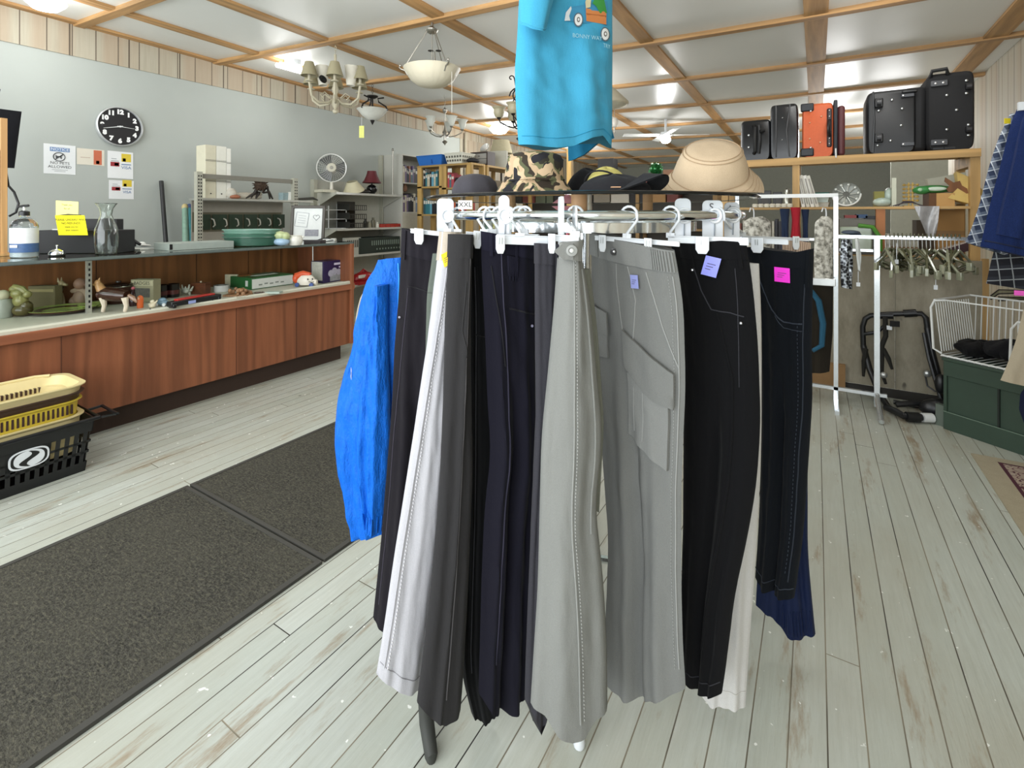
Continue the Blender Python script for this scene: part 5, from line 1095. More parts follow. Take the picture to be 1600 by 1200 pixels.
# cream baskets nested in it
CRB = P('#d7c793', .4, 0, .06); YLB = P('#cdb43c', .4, 0, .06); BRB = P('#3a2623', .4)
def rr_pts(z, e, cr=.07, n=8):
    x0, x1, y0, y1 = bx1-W_-e, bx1+e, by1-Lb-e, by1+e; pts = []
    for (cx_, cy_, a0) in ((x1-cr, y1-cr, 0), (x0+cr, y1-cr, PI/2), (x0+cr, y0+cr, PI), (x1-cr, y0+cr, PI*1.5)):
        for k in range(n+1): a = a0+PI/2*k/n; pts.append(V(cx_+cr*math.cos(a), cy_+cr*math.sin(a), z))
    return pts
def tray(name, label, z0, z1, e0, e1, m, band=None, rim=.012):
    o = T(name, label, 'basket', V(bx1-W_/2, by1-Lb/2, z0), 'stacked shopping baskets')
    rings = [rr_pts(z0, e0-.05), rr_pts(z0, e0)]+([rr_pts(z1-band, e0+.004), rr_pts(z1-band, e1-.004)] if band else [])+[rr_pts(z1-.012, e1), rr_pts(z1, e1+rim), rr_pts(z1+.004, e1+rim), rr_pts(z1+.003, e1-.006), rr_pts(z0+.02, e0-.008), rr_pts(z0+.006, e0-.05)]
    n_ = len(rings[0]); b = MB(); b._a([q for r_ in rings for q in r_], [(k*n_+i, k*n_+(i+1) % n_, (k+1)*n_+(i+1) % n_, (k+1)*n_+i) for k in range(len(rings)-1) for i in range(n_)]+[tuple(range(n_)), tuple((len(rings)-1)*n_+i for i in range(n_))])
    b.build('shell', m, o); return o
tray('shopping_basket', 'cream shopping basket sitting just inside the black one', .10, .266, -.012, .000, CRB)
o = tray('shopping_basket', 'yellow slotted shopping basket in the middle of the stack', .20, .338, -.016, -.006, YLB)
b = MB()
for k in range(26):
    y = by1-.05-k*.0165; b.bx(bx1-.016, bx1-.0055, y, y+.0075, .280, .322)
b.build('slot_openings', BRB, o)
tray('shopping_basket', 'dark brown shopping basket under the topmost cream one', .25, .372, -.030, .000, BRB, band=.034)
o = tray('shopping_basket', 'cream shopping basket with punched holes, topmost of the stack', .27, .406, -.046, .002, CRB, band=.036, rim=.014)
b = MB()
for k in range(14): b.cyl((bx1-W_+.052, by1-.12-k*.018, .31), (bx1-W_+.056, by1-.12-k*.018, .31), .0035, n=8)
for k in range(22): b.bx(bx1-W_+.030, bx1-W_+.045, by1-.10-k*.016, by1-.092-k*.016, .350, .372)
b.build('punched_holes', BRB, o)
MB().tube([V(bx1-W_+.01, by1-.05, .412), V(bx1-W_-.015, by1-.10, .414), V(bx1-W_-.015, by1-.32, .414), V(bx1-W_+.01, by1-.37, .412)], .007).build('handle', CRB, o)
# ---------------------------------------------------------------- metal shelving against the left wall
GRY = P('#a9a99a', .5); GRYD = P('#7c7a70', .6); SHB = P('#8f8b80', .7)
gx, gy0, gy1 = -4.6, 2.24, 3.18
g = T('metal_shelving', 'grey slotted metal shelving unit holding tall white boxes', 'shelving', V(-4.9, (gy0+gy1)/2, 0))
for y in (gy0, gy1):
    u_ = MB().bx(gx-.05, gx+.0, y-.002, y+.045, 0, 1.575).build('upright', GRY, g); b = MB()
    for k in range(38):
        for q in (.012, .032): b.bx(gx+.0004, gx+.0012, y+q-.005, y+q+.006, .42+k*.03, .434+k*.03)
    b.build('slots', BLACKP, u_)
MB().bx(gx-.20, gx-.19, gy0+.045, gy1, .3, 1.325).build('back_panel', SHB, g)
MB().bx(gx-.05, gx-.02, gy0+.045, gy1, 1.52, 1.56).build('top_rail', GRYD, g)
for z in (1.345, .93, .55):
    MB().bx(gx-.24, gx+.005, gy0+.046, gy1+(.22 if z > 1.3 else -.001), z-.018, z).build('shelf', GRY if z < 1.3 else P('#b9bbb4', .3, .6), g)
b = MB(); ft_ = -4.785
o = T('hook_display', 'dark green display strip with a row of white hooks below the metal shelf', 'hook rail', V(ft_, (gy0+gy1)/2, 1.05))
for k in range(6): MB().bx(ft_, ft_+.012, gy0+.07+k*.15, gy0+.07+k*.15+.13, 1.06, 1.20).build('green_tile', P('#24382a', .3, 0, .5, 0, 30), o)
MB().bx(ft_-.006, ft_, gy0+.05, gy1-.02, 1.04, 1.22).build('backing_board', P('#55523f', .6), o)
for k in range(8):
    y = gy0+.10+k*.11; MB().tube([V(ft_+.012, y, 1.16), V(ft_+.05, y, 1.15), V(ft_+.055, y+.005, 1.125), V(ft_+.05, y+.01, 1.10), V(ft_+.02, y+.01, 1.085)], .006, 6).build('hook', P('#a9a79b', .4), o)
def onX(px, py, X): return PX(px, py, X)
def shelfitem(name, label, cat, px, X, z, fn, group=None):
    p = PX(px, HY, X); p = V(p.x, p.y, z); o = T(name, label, cat, p, group); fn(o, p); return o
for (x0, x1, yt, l_, m_) in ((319, 336, 226, 'tall ivory boxed blind, left of three on the metal shelf', '#cfcbb4'), (336.5, 352, 228, 'tall white boxed blind standing in the middle on the metal shelf', '#dfdfd4'), (352.5, 359, 232, 'narrow white boxed blind at the right on the metal shelf', '#e4e4dc')):
    a, c_ = PX(x0, HY, -4.72), PX(x1, HY, -4.72); o = T('boxed_blind', l_, 'box', V(-4.78, (a.y+c_.y)/2, 1.346)); h = (1.2+(HY-yt)*(-a.x*SN+a.y*CS)/F)-1.346
    MB().bx(-4.86, -4.70, a.y, c_.y, 1.346, 1.346+h).build('carton', P(m_, .5, 0, .08), o, bevel=.003)
    b = MB()
    for q in (.32, .70): b.bx(-4.699, -4.698, a.y, c_.y, 1.346+h*q, 1.350+h*q).bx(-4.699, -4.698, a.y, c_.y, 1.356+h*q, 1.359+h*q)
    b.build('strap_lines', P('#6c6b62', .6), o)
    if x1-x0 > 14: MB().cyl((-4.70, (a.y+c_.y)/2, 1.39), (-4.697, (a.y+c_.y)/2, 1.39), .006, n=8).build('staple', BLACKP, o)
def f(o, p): MB().ell(p+V(0, 0, .05), (.05, .05, .055)).build('bag', P('#c9c5b8', .5, 0, .3, .3, 40), o); MB().ell(p+V(.03, .02, .02), (.04, .05, .022)).build('brown_base', P('#9a5f42', .5), o)
shelfitem('wrapped_bundle', 'small white and brown wrapped bundle beside the white boxes', 'bundle', 361, -4.70, 1.346, f)
def f(o, p):
    b = MB().lathe(p+V(0, 0, .145), [(0, -.06), (.04, -.045), (.06, 0), (.04, .045), (0, .06)], 16, cap=False); rr = random.Random(2)
    for k in range(70):
        a, e = rr.uniform(0, 2*PI), rr.uniform(-1.2, 1.2); d = V(math.cos(a)*math.cos(e), math.sin(a)*math.cos(e), math.sin(e)); b.cyl(p+V(0, 0, .145)+d*.05, p+V(0, 0, .145)+d*.078, .008, .002, 5)
    b.build('cone_ball', P('#4b3a2c', .8, 0, .6, 0, 90), o); b = MB()
    for q in ((-.15, .02), (-.10, .06), (.13, .05), (.10, .10), (-.05, .03)): b.tube([p+V(0, q[0], .012), p+V(.02, q[0]*.6, q[1]+.03), p+V(0, q[0]*.2, .07)], [.008, .014, .010], 7)
    b.build('driftwood_base', P('#2c2620', .6, 0, .5), o)
shelfitem('pinecone_ornament', 'brown pinecone ball ornament on dark twigs on the metal shelf', 'ornament', 407, -4.72, 1.346, f)
def f(o, p): MB().ell(p+V(0, 0, .03), (.05, .16, .04)).ell(p+V(.02, .10, .06), (.03, .05, .025)).build('cloth_body', P('#b9b3a4', .9, 0, .3, .3, 30), o)
shelfitem('folded_cloth', 'pale folded cloth lying behind the pinecone ornament', 'cloth', 385, -4.76, 1.346, f)
def f(o, p): MB().box(p+V(0, 0, .04), (.06, .09, .08), rz=.2).build('block', P('#9fb6bb', .5, 0, .4, 0, 60), o)
shelfitem('pale_blue_tin', 'small pale blue patterned tin on the metal shelf', 'tin', 444, -4.75, 1.346, f)
def f(o, p): MB().lathe(p, [(0, 0), (.045, 0), (.036, .085), (.034, .09), (0, .09)], 20, cap=False).build('cup_body', P('#d5d4cc', .4), o)
shelfitem('white_cup', 'upturned white cup at the right of the metal shelf', 'cup', 456, -4.72, 1.346, f)
def f(o, p): MB().tube([p+V(0, -.12, .012), p+V(.0, 0, .02), p+V(0, .12, .03), p+V(0, .18, .012)], [.008, .014, .016, .006]).build('tool_body', P('#3d3d38', .4), o)
shelfitem('metal_tongs', 'dark metal tool lying at the end of the metal shelf', 'tool', 474, -4.68, 1.346, f)
# ---------------------------------------------------------------- second shelving bay
sy0, sy1, sx = 3.86, 4.93, -4.79
g = T('wall_shelves', 'pale grey gondola shelves with angled brackets along the left wall', 'shelving', V(-5.0, (sy0+sy1)/2, 0))
MB().bx(WX+.002, WX+.02, sy0, sy1, 0, 1.62).build('back_panel', P('#b5b5aa', .6), g)
MB().bx(WX+.002, WX+.07, sy0-.05, sy0, 0, 1.62).build('wall_upright', GRY, g); MB().bx(WX+.002, WX+.07, sy1-.03, sy1-.001, 0, 2.02).build('wall_upright', GRY, g)
for z in (1.46, 1.03, .705, .335):
    MB().bx(WX+.02, sx, sy0, sy1-.002, z-.02, z).build('shelf', P('#bdbdb2', .45), g)
    MB().bx(sx, sx+.006, sy0, sy1-.002, z-.024, z+.002).build('price_rail', P('#c6c9c4', .3, .3), g)
    if z > 1:
        for y in (sy0-.004, sy1-.01): MB()._a([V(WX+.02, y, z), V(sx, y, z), V(sx, y, z-.025), V(WX+.02, y, z-.19), V(WX+.02, y+.004, z), V(sx, y+.004, z), V(sx, y+.004, z-.025), V(WX+.02, y+.004, z-.19)], [(0, 1, 2, 3), (7, 6, 5, 4), (0, 4, 5, 1), (1, 5, 6, 2), (2, 6, 7, 3), (3, 7, 4, 0)]).build('bracket', P('#b9b9ad', .5), g)
def f(o, p):
    MB().lathe(p, [(0, 0), (.085, 0), (.09, .012), (.05, .03), (.03, .04), (0, .04)], 24, cap=False).build('base', P('#cfcdc0', .4), o); MB().cyl(p+V(0, 0, .03), p+V(0, 0, .13), .022, .016).build('neck', P('#cfcdc0', .4), o)
    ctr = p+V(0, 0, .30); nn = (CAM-ctr); nn.z = 0; nn.normalize(); M = nn.to_track_quat('Z', 'Y').to_matrix(); b = MB(); cg = MB()
    cg.tube([ctr+M@V(.168*math.cos(a), .168*math.sin(a), 0) for a in [k*PI/20 for k in range(40)]], .006, 6, True)
    for k in range(30):
        a = 2*PI*k/30; cg.tube([ctr+M@V(.168*math.cos(a), .168*math.sin(a), 0), ctr+M@V(.12*math.cos(a+.1), .12*math.sin(a+.1), .045), ctr+M@V(.05*math.cos(a+.2), .05*math.sin(a+.2), .062)], .0013, 4)
    cg.build('grille', P('#dfe0dc', .3, .3), o)
    MB().lathe(ctr, [(0, .066), (.05, .064), (.054, .058), (.05, .05)], 24, M, cap=False).build('badge', P('#c3c0ae', .4), o); MB().lathe(ctr, [(0, .069), (.02, .068), (.021, .064)], 18, M, cap=False).build('badge_centre', P('#8c8a80', .4), o)
    b = MB(); [b.tube([ctr+M@V(r_*math.cos(a), r_*math.sin(a), -.02) for a in [k*PI/20 for k in range(40)]], .0022, 4, True) for r_ in (.03, .05, .07, .09, .11, .13, .15)]; b.build('inner_shade_rings', P('#3d3f3e', .4), o)  # dark rings added to paint the shade inside the fan
    MB().ell(ctr-nn*.05, (.07, .07, .06), M=M).build('motor_housing', P('#c3c0b2', .4), o)
    for k in range(3):
        a = 2*PI*k/3; b = MB().grid(lambda u, v, a=a: ctr+M@(Matrix.Rotation(a, 3, 'Z')@V(lerp(.03, .145, v), lerp(-.055, .06, u)*(.5+v*.8), .02+.02*(u-.5))), 6, 6); b.build('blade', P('#4d504f', .3), o)  # blades coloured darker for the shade behind the grille
shelfitem('table_fan', 'white round table fan on top of the wall shelves', 'fan', 518, -4.98, 1.4605, f)
def f(o, p):
    M = Matrix.Rotation(.35, 3, 'X')@Matrix.Rotation(.1, 3, 'Y'); MB().lathe(p+V(0, 0, .025), [(.13, 0), (.132, .006), (.062, .13), (.058, .13), (.125, .004)], 30, M, cap=False).build('shade', P('#c9c3a5', .7), o)
shelfitem('lampshade', 'loose cream lampshade tipped over between fan and red lamp', 'lampshade', 553, -4.93, 1.462, f)
def f(o, p):
    MB().ell(p+V(0, 0, .065), (.068, .068, .062), n=24).lathe(p, [(0, 0), (.035, 0), (.04, .012), (.02, .014)], 20, cap=False).build('ball_base', P('#0d0d10', .08), o); MB().cyl(p+V(0, 0, .12), p+V(0, 0, .16), .010).build('stem', BLACKP, o)
    MB().lathe(p+V(0, 0, .145), [(.122, 0), (.098, .035), (.075, .085), (.062, .125), (.056, .155), (.054, .153), (.072, .085), (.095, .035), (.119, .002)], 8*4, cap=False).build('shade', P('#5a1820', .6), o)
shelfitem('table_lamp', 'table lamp with burgundy shade and black ball base', 'lamp', 581, -4.90, 1.4605, f)
def f(o, p): MB().box(p+V(0, 0, .015), (.16, .16, .03)).build('tray_body', P('#c9c7b4', .5), o)
shelfitem('white_tray', 'flat cream tray beneath the table fan at left', 'tray', 507, -4.95, 1.4605, f)
def f(o, p): MB().ell(p+V(0, 0, .03), (.06, .11, .03)).build('bag_body', P('#26241f', .5, 0, .4), o)
shelfitem('dark_pouch', 'dark pouch lying left of the red lamp', 'pouch', 568, -4.88, 1.4605, f)
tag(MB().cyl(V(sx-.06, sy1-.10, 1.461), V(sx-.06, sy1-.10, 2.06), .009).ell(V(sx-.06, sy1-.10, 2.07), (.016, .016, .02)).build('metal_pole', P('#9a9990', .3, .8)), 'thin metal pole standing beside the tall grey bookcase', 'pole')
# mid shelf
def f(o, p):
    b = MB()
    for y in (-.10, .0, .10):
        pass
    for q, z in ((0, .0), (0, .11), (0, .22)):
        MB().bx(p.x-.16, p.x+.02, p.y-.13, p.y+.13, p.z+z, p.z+z+.006).build('tray', P('#cfd2d0', .35), o)
    for y in (-.13, .127): b.bx(p.x-.16, p.x-.15, p.y+y, p.y+y+.006, p.z, p.z+.30).bx(p.x+.01, p.x+.02, p.y+y, p.y+y+.006, p.z, p.z+.27)
    b.build('side_wires', P('#cfd2d0', .35), o)
shelfitem('letter_tray', 'white three tier letter tray on the middle wall shelf', 'tray', 526, -4.90, 1.0305, f)
def f(o, p):
    for z in (0, .11, .22):
        b = MB()
        for k in range(9): b.bx(p.x+.04, p.x+.043, p.y-.13+k*.032, p.y-.122+k*.032, p.z+z, p.z+z+.06)
        b.bx(p.x-.18, p.x+.045, p.y-.135, p.y+.135, p.z+z, p.z+z+.006).bx(p.x+.04, p.x+.045, p.y-.135, p.y+.135, p.z+z+.055, p.z+z+.065).bx(p.x-.18, p.x+.045, p.y-.137, p.y-.133, p.z+z, p.z+z+.08)
        b.build('mesh_tray', P('#33332f', .5, .3), o)
    MB().bx(p.x-.18, p.x-.17, p.y-.135, p.y+.135, p.z, p.z+.33).build('rear_frame', P('#33332f', .5, .3), o)
shelfitem('mesh_organizer', 'dark mesh three tier organizer beside the white letter tray', 'organizer', 556, -4.86, 1.0305, f)
for k, (px_, h, m_, l_) in enumerate(((571, .11, '#3a3a34', 'dark spice jar right of the mesh organizer'), (577, .08, '#8d8a78', 'short grey jar on the middle wall shelf'), (583, .13, '#6b6a5c', 'tall dim bottle on the middle wall shelf'), (589, .07, '#d8d8cc', 'little white bottle left of the red tins'))):
    shelfitem('jar', l_, 'jar', px_, -4.86, 1.0305, lambda o, p, h=h, m_=m_: MB().lathe(p, [(0, 0), (.026, 0), (.028, .01), (.028, h*.7), (.015, h*.8), (.016, h), (0, h)], 16, cap=False).build('jar_body', P(m_, .2), o), 'jars on the middle wall shelf')
for k in range(5): shelfitem('red_tin', 'small red and black tin in the row on the middle wall shelf, %s' % ('nearest end', 'second in row', 'in the middle', 'fourth in row', 'beside the bookcase')[k], 'tin', 596+k*7.3, -4.85, 1.0305, lambda o, p: (MB().box(p+V(0, 0, .022), (.07, .075, .044)).build('box_body', P('#a8372c', .4), o, bevel=.002), MB().box(p+V(.0, 0, .046), (.06, .03, .004)).build('black_print', P('#231d1c', .4), o)), 'red tins on the middle wall shelf')
# lower shelves
def f(o, p): MB().bx(p.x-.05, p.x, p.y-.13, p.y+.11, p.z, p.z+.21).build('carton', P('#b5b6ac', .5), o); b = MB(); [b.bx(p.x+.0005, p.x+.0015, p.y-.10+.03*k, p.y-.085+.03*k, p.z+.09, p.z+.18) for k in range(6)]; b.build('black_bars', BLACKP, o)
shelfitem('panel_heater', 'pale vented panel with dark slots on the lower wall shelf', 'heater', 553, -4.82, .7055, f)
def f(o, p):
    MB().bx(p.x-.28, p.x, p.y-.30, p.y+.40, p.z, p.z+.20).build('crate_body', P('#1d2b26', .5), o, bevel=.004); b = MB()
    for k in range(14): b.bx(p.x+.0005, p.x+.0015, p.y-.10+.036*k, p.y-.085+.036*k, p.z+.10, p.z+.16)
    for k in range(9): b.bx(p.x+.0005, p.x+.0015, p.y-.02+.05*k, p.y+.0+.05*k, p.z+.04, p.z+.06)
    b.build('white_marks', P('#7f9086', .6), o)
shelfitem('plastic_crate', 'long dark green slotted crate on the lower wall shelf', 'crate', 590, -4.81, .7055, f)
def f(o, p): MB().lathe(p, [(0, 0), (.012, 0), (.012, .03), (.005, .04), (0, .04)], 12, cap=False).build('peg', P('#d8d8d0', .4), o)
def f(o, p):
    MB().ell(p+V(0, 0, .07), (.11, .16, .075)).box(p+V(0, 0, .02), (.22, .34, .04)).tube([p+V(0, -.1, .10), p+V(0, 0, .17), p+V(0, .1, .10)], .014).build('body', P('#9c1f22', .3), o); MB().box(p+V(.09, -.10, .10), (.03, .12, .035), rz=.3).build('white_strap', P('#d5d2c8', .5), o)
shelfitem('red_toolbox', 'red rounded tool case on the bottom wall shelf', 'tool case', 568, -4.86, .3355, f)
# ---------------------------------------------------------------- grey bookcase
by0, by1, bxf = 4.94, 5.80, -4.79
g = T('grey_bookcase', 'tall pale grey bookcase standing against the left wall', 'bookcase', V(-5.0, (by0+by1)/2, 0)); BK = P('#b9b9b0', .6, 0, .05)
for y in (by0, by1-.02): MB().bx(WX+.002, bxf, y, y+.02, 0, 2.025).build('side_panel', BK, g)
MB().bx(WX+.002, WX+.012, by0+.02, by1-.02, 0, 2.02).build('back_panel', BK, g)
for z in (.10, .65, 1.235, 1.64, 2.023): MB().bx(WX+.012, bxf, by0+.02, by1-.02, z-.018, z).build('shelf', BK, g)
MB().bx(bxf-.01, bxf, by0+.02, by1-.02, .65, 1.217).build('lower_door', P('#b1ae9f', .6), g)
BC = ['#6d5f7c', '#d5d5d0', '#3a3430', '#28303c', '#c9c3ae', '#7f8fa6', '#8c5a46', '#222226', '#b9b29b', '#4f6a72']
def books(y0, y1, X, z, hmin, hmax, where, grp, rr, depth=.16, along='Y', cols=BC, fixed=None, front=1, ylab='book'):
    y = y0; n = 0
    while y < y1-.02:
        w = rr.uniform(.022, .05); h = rr.uniform(hmin, hmax); c = rr.choice(cols); dpt = depth*rr.uniform(.8, 1)
        word = {'#6d5f7c': 'mauve', '#d5d5d0': 'white', '#3a3430': 'dark brown', '#28303c': 'dark blue', '#c9c3ae': 'cream', '#7f8fa6': 'greyish blue', '#8c5a46': 'russet', '#222226': 'black', '#b9b29b': 'beige', '#4f6a72': 'slate', '#5f9bb0': 'light blue', '#31707a': 'teal', '#a9404a': 'red', '#b65a38': 'orange', '#2b4f57': 'deep teal'}.get(c, 'plain')
        n += 1
        if along == 'Y': bxs = (X-dpt, X, y, y+w-.002, z, z+h)
        else: bxs = (y, y+w-.002, X, X+dpt, z, z+h)
        o = T('book', '%s %s, %s from the %s end, %s' % (word, ylab, ['first', 'second', 'third', 'fourth', 'fifth', 'sixth', 'seventh', 'eighth', 'ninth', 'tenth', 'eleventh', 'twelfth', 'thirteenth', 'fourteenth', 'fifteenth', 'sixteenth', 'seventeenth', 'eighteenth', 'nineteenth', 'twentieth'][min(n-1, 19)], 'near' if along == 'Y' else 'left', where), 'book', V((bxs[0]+bxs[1])/2, (bxs[2]+bxs[3])/2, z), grp)
        MB().bx(*bxs).build('cover', P(c, .5), o)
        b = MB()
        if along == 'Y': b.bx(X, X+.0008, y+.004, y+w-.006, z+h*.62, z+h*.82)
        else: b.bx(y+.004, y+w-.006, X-.0008, X, z+h*.62, z+h*.82)
        b.build('spine_label', P('#cfcbc0' if c not in ('#d5d5d0', '#c9c3ae') else '#55504a', .6), o)
        y += w
rr = random.Random(5)
books(by0+.04, by0+.52, bxf-.02, 1.6405, .17, .24, 'grey bookcase upper shelf', 'books in the grey bookcase', rr)
books(by0+.04, by0+.50, bxf-.02, 1.2355, .20, .27, 'grey bookcase middle shelf', 'books in the grey bookcase', rr)
def f(o, p): MB().ell(p+V(0, 0, .05), (.03, .04, .05)).ell(p+V(0, 0, .12), (.025, .03, .03)).build('plush', P('#8e6a52', .8, 0, .3), o)
pp = PX(632, HY, bxf-.03); o = T('small_doll', 'small brown doll on the books in the grey bookcase', 'doll', V(bxf-.06, by0+.12, 1.51)); f(o, V(bxf-.06, by0+.12, 1.51))
# ---------------------------------------------------------------- pine open bookcases
PINE = WOOD('#b08c4e', '#cbaa6c', 'Z', 1.2, .55); PINX = WOOD('#b08c4e', '#cbaa6c', 'X', 1.2, .55)
Yp = 5.0; xs = [PY(px_, HY, Yp).x for px_ in (652, 658.5, 686, 697, 729, 737)]; Z0, Z1 = 1.203, 1.85
def pine(name, label, x0, x1, xa, xb, y0, y1, shelves, topx):
    g = T(name, label, 'bookcase', V((x0+xb)/2, (y0+y1)/2, 0))
    for (u, v) in ((x0, x1), (xa, xb)):
        for yy in (y0, y1-.035): MB().bx(u, v, yy, yy+.035, 0, Z1-.025).build('post', PINE, g)
    MB().bx(x0, xb, y0-.005, y1, Z1-.025, Z1).build('top_board', PINX, g)
    for z in shelves: MB().bx(x0+.002, xb-.002, y0, y1, z-.022, z).build('shelf', PINX, g)
    return g
pine('pine_shelf', 'open pine bookcase under the blue plastic basket', xs[0], xs[1], xs[2], xs[2]+.045, Yp, Yp+.30, (.4, .8, Z0, 1.57), 0)
pine('pine_shelf', 'open pine bookcase under the white plastic basket', xs[2]+.047, xs[3]+.0, xs[4], xs[5], Yp, Yp+.30, (.4, .8, Z0, 1.545), 0)
gx0 = xs[5]; g = T('pine_shelf', 'long pine bookcase running back from the white basket', 'bookcase', V(gx0-.15, 5.9, 0))
for yy in (5.34, 5.95, 6.5): MB().bx(gx0-.045, gx0, yy, yy+.045, 0, Z1-.03).bx(gx0-.35, gx0-.305, yy, yy+.045, 0, Z1-.03).build('post', PINE, g)
MB().bx(gx0-.35, gx0+.005, 5.34, 6.55, Z1-.03, Z1-.004).build('top_board', WOOD('#b08c4e', '#cbaa6c', 'Y', 1.2, .55), g)
for z in (.5, .95, 1.40): MB().bx(gx0-.345, gx0-.003, 5.345, 6.545, z-.022, z).build('shelf', WOOD('#a07c44', '#bb9a5e', 'Y', 1.2, .55), g)
tl = ['#5f9bb0', '#31707a', '#2b4f57', '#b9b29b', '#222226']
books(xs[1]+.02, xs[2]-.04, Yp+.02, 1.5705, .16, .20, 'first pine bookcase upper shelf', 'books in the pine bookcases', rr, .18, 'X', tl)
books(xs[1]+.02, xs[2]-.02, Yp+.02, Z0+.0005, .20, .24, 'first pine bookcase lower shelf', 'books in the pine bookcases', rr, .18, 'X', tl)
books(xs[3]+.01, xs[3]+.13, Yp+.02, 1.5455, .16, .20, 'second pine bookcase upper shelf', 'books in the pine bookcases', rr, .18, 'X', ['#4f6a72', '#28303c', '#a9404a', '#d5d5d0'])
books(xs[3]+.01, xs[4]-.01, Yp+.02, Z0+.0005, .18, .26, 'second pine bookcase lower shelf', 'books in the pine bookcases', rr, .18, 'X', ['#4f6a72', '#222226', '#a9404a', '#b65a38', '#28303c'])
q0 = xs[3]+.135; o = T('black_game_box', 'black box with white oval mark in the second pine bookcase', 'box', V(q0+.06, Yp+.08, 1.5455)); MB().bx(q0, xs[4]-.012, Yp+.02, Yp+.16, 1.5455, 1.67).build('carton', BLACKP, o)
MB().lathe(V((q0+xs[4])/2, Yp+.019, 1.62), [(.026, 0), (.034, 0)], 24, Matrix.Rotation(PI/2, 3, 'X')@Matrix.Diagonal((1, .6, 1)), cap=False).build('oval_mark', P('#d5d5d0', .5), o)
o = T('orange_board_book', 'orange red box lying low in the second pine bookcase', 'box', V(q0+.06, Yp+.08, Z0+.27)) if 0 else None
def basketbox(name, label, x0, x1, y0, y1, z0, z1, col, holes):
    o = T(name, label, 'basket', V((x0+x1)/2, (y0+y1)/2, z0)); e = .03; m = P(col, .3, 0, .08)
    b = MB(); O = [V(x0+e, y0+e, z0), V(x1-e, y0+e, z0), V(x1-e, y1-e, z0), V(x0+e, y1-e, z0)]; Tp = [V(x0, y0, z1), V(x1, y0, z1), V(x1, y1, z1), V(x0, y1, z1)]
    In = [V(x0+.008, y0+.008, z1), V(x1-.008, y0+.008, z1), V(x1-.008, y1-.008, z1), V(x0+.008, y1-.008, z1)]; Ib = [p+V(0, 0, .008) for p in O]
    b._a(O+Tp+In+Ib, [(3, 2, 1, 0)]+[(k*4+i, k*4+(i+1) % 4, k*4+4+(i+1) % 4, k*4+4+i) for k in range(3) for i in range(4)]+[(12, 13, 14, 15)]); b.build('tub', m, o)
    MB().tube(Tp+[Tp[0]], .007, 6).build('rim', m, o)
    b = MB()
    for r_ in range(2 if holes else 0):
        for k in range(holes):
            t_ = (k+.5)/holes; zz = lerp(z0, z1, .22+.36*r_); s = e*(1-(zz-z0)/(z1-z0)); b.box((lerp(x0+s, x1-s, t_), y0+s-.001-.004, zz+.012), ((x1-x0)/holes*.5, .006, .026)).box((x1-s+.004, lerp(y0+s, y1-s, t_), zz+.012), (.006, (y1-y0)/holes*.5, .026))
    if holes: b.build('hole_pattern', P('#5a5a50', .7), o)
    else: MB().bx((x0+x1)/2+.03, (x0+x1)/2+.05, y0+.012, y0+.02, z0+.02, z1-.02).build('handle_rib', P('#1a4f9c', .3), o)
basketbox('plastic_basket', 'bright blue plastic basket on top of the pine bookcase', xs[0]+.0, xs[3]-.06, Yp-.02, Yp+.26, Z1+.001, Z1+.125, '#2f6fc0', 0)
basketbox('plastic_basket', 'white plastic basket with holes on top of the pine bookcase', xs[3]-.03, xs[4]-.07, Yp+.0, Yp+.28, Z1+.001, Z1+.135, '#d9d8ca', 6)
o = T('black_bag', 'small black bag beside the white plastic basket', 'bag', V(xs[4]+.0, Yp+.12, Z1)); MB().ell(V(xs[4]+.01, Yp+.12, Z1+.035), (.075, .10, .036)).build('bag_body', P('#1b1b20', .7), o)
# things on the long bookcase
def at(px, Y, z): p = PY(px, HY, Y); return V(p.x, p.y, z)
o = T('drawer_chest', 'tiny dark wooden chest with pale drawers on the pine bookcase', 'chest', V(gx0-.15, 5.45, Z1-.003)); zc = Z1-.003
MB().bx(gx0-.30, gx0-.02, 5.38, 5.56, zc, zc+.02).bx(gx0-.30, gx0-.02, 5.38, 5.56, zc+.165, zc+.185).bx(gx0-.30, gx0-.28, 5.38, 5.56, zc+.02, zc+.165).bx(gx0-.04, gx0-.02, 5.38, 5.56, zc+.02, zc+.165).build('cabinet_frame', P('#3a2f2a', .5), o)
for k in range(2):
    d_ = MB().bx(gx0-.278, gx0-.042, 5.385, 5.54, zc+.024+k*.072, zc+.09+k*.072).build('drawer', P('#9c9a94', .5), o); MB().ell(V(gx0-.16, 5.382, zc+.057+k*.072), (.008, .006, .008)).build('knob', P('#3a2f2a', .5), d_)
def f(o, p): MB().box(p+V(0, 0, .12), (.26, .05, .24), rz=.2).build('panel', P('#bdbcae', .6), o, bevel=.01)
f(T('white_board', 'white rounded board standing behind the little drawer chest', 'board', V(gx0-.12, 5.80, zc)), V(gx0-.12, 5.80, zc))
def f(o, p):
    b = MB()
    for k in range(6): b.bx(p.x-.12+k*.045, p.x-.105+k*.045, p.y-.01, p.y+.01, p.z, p.z+.22)
    b.bx(p.x-.12, p.x+.12, p.y-.012, p.y+.012, p.z, p.z+.02).bx(p.x-.12, p.x+.12, p.y-.012, p.y+.012, p.z+.20, p.z+.22); b.build('slatted_frame', P('#2c2a24', .5), o)
p = V(gx0-.15, 6.25, zc); f(T('dark_slatted_rack', 'dark slatted rack at the end of the long pine bookcase', 'rack', p), p)
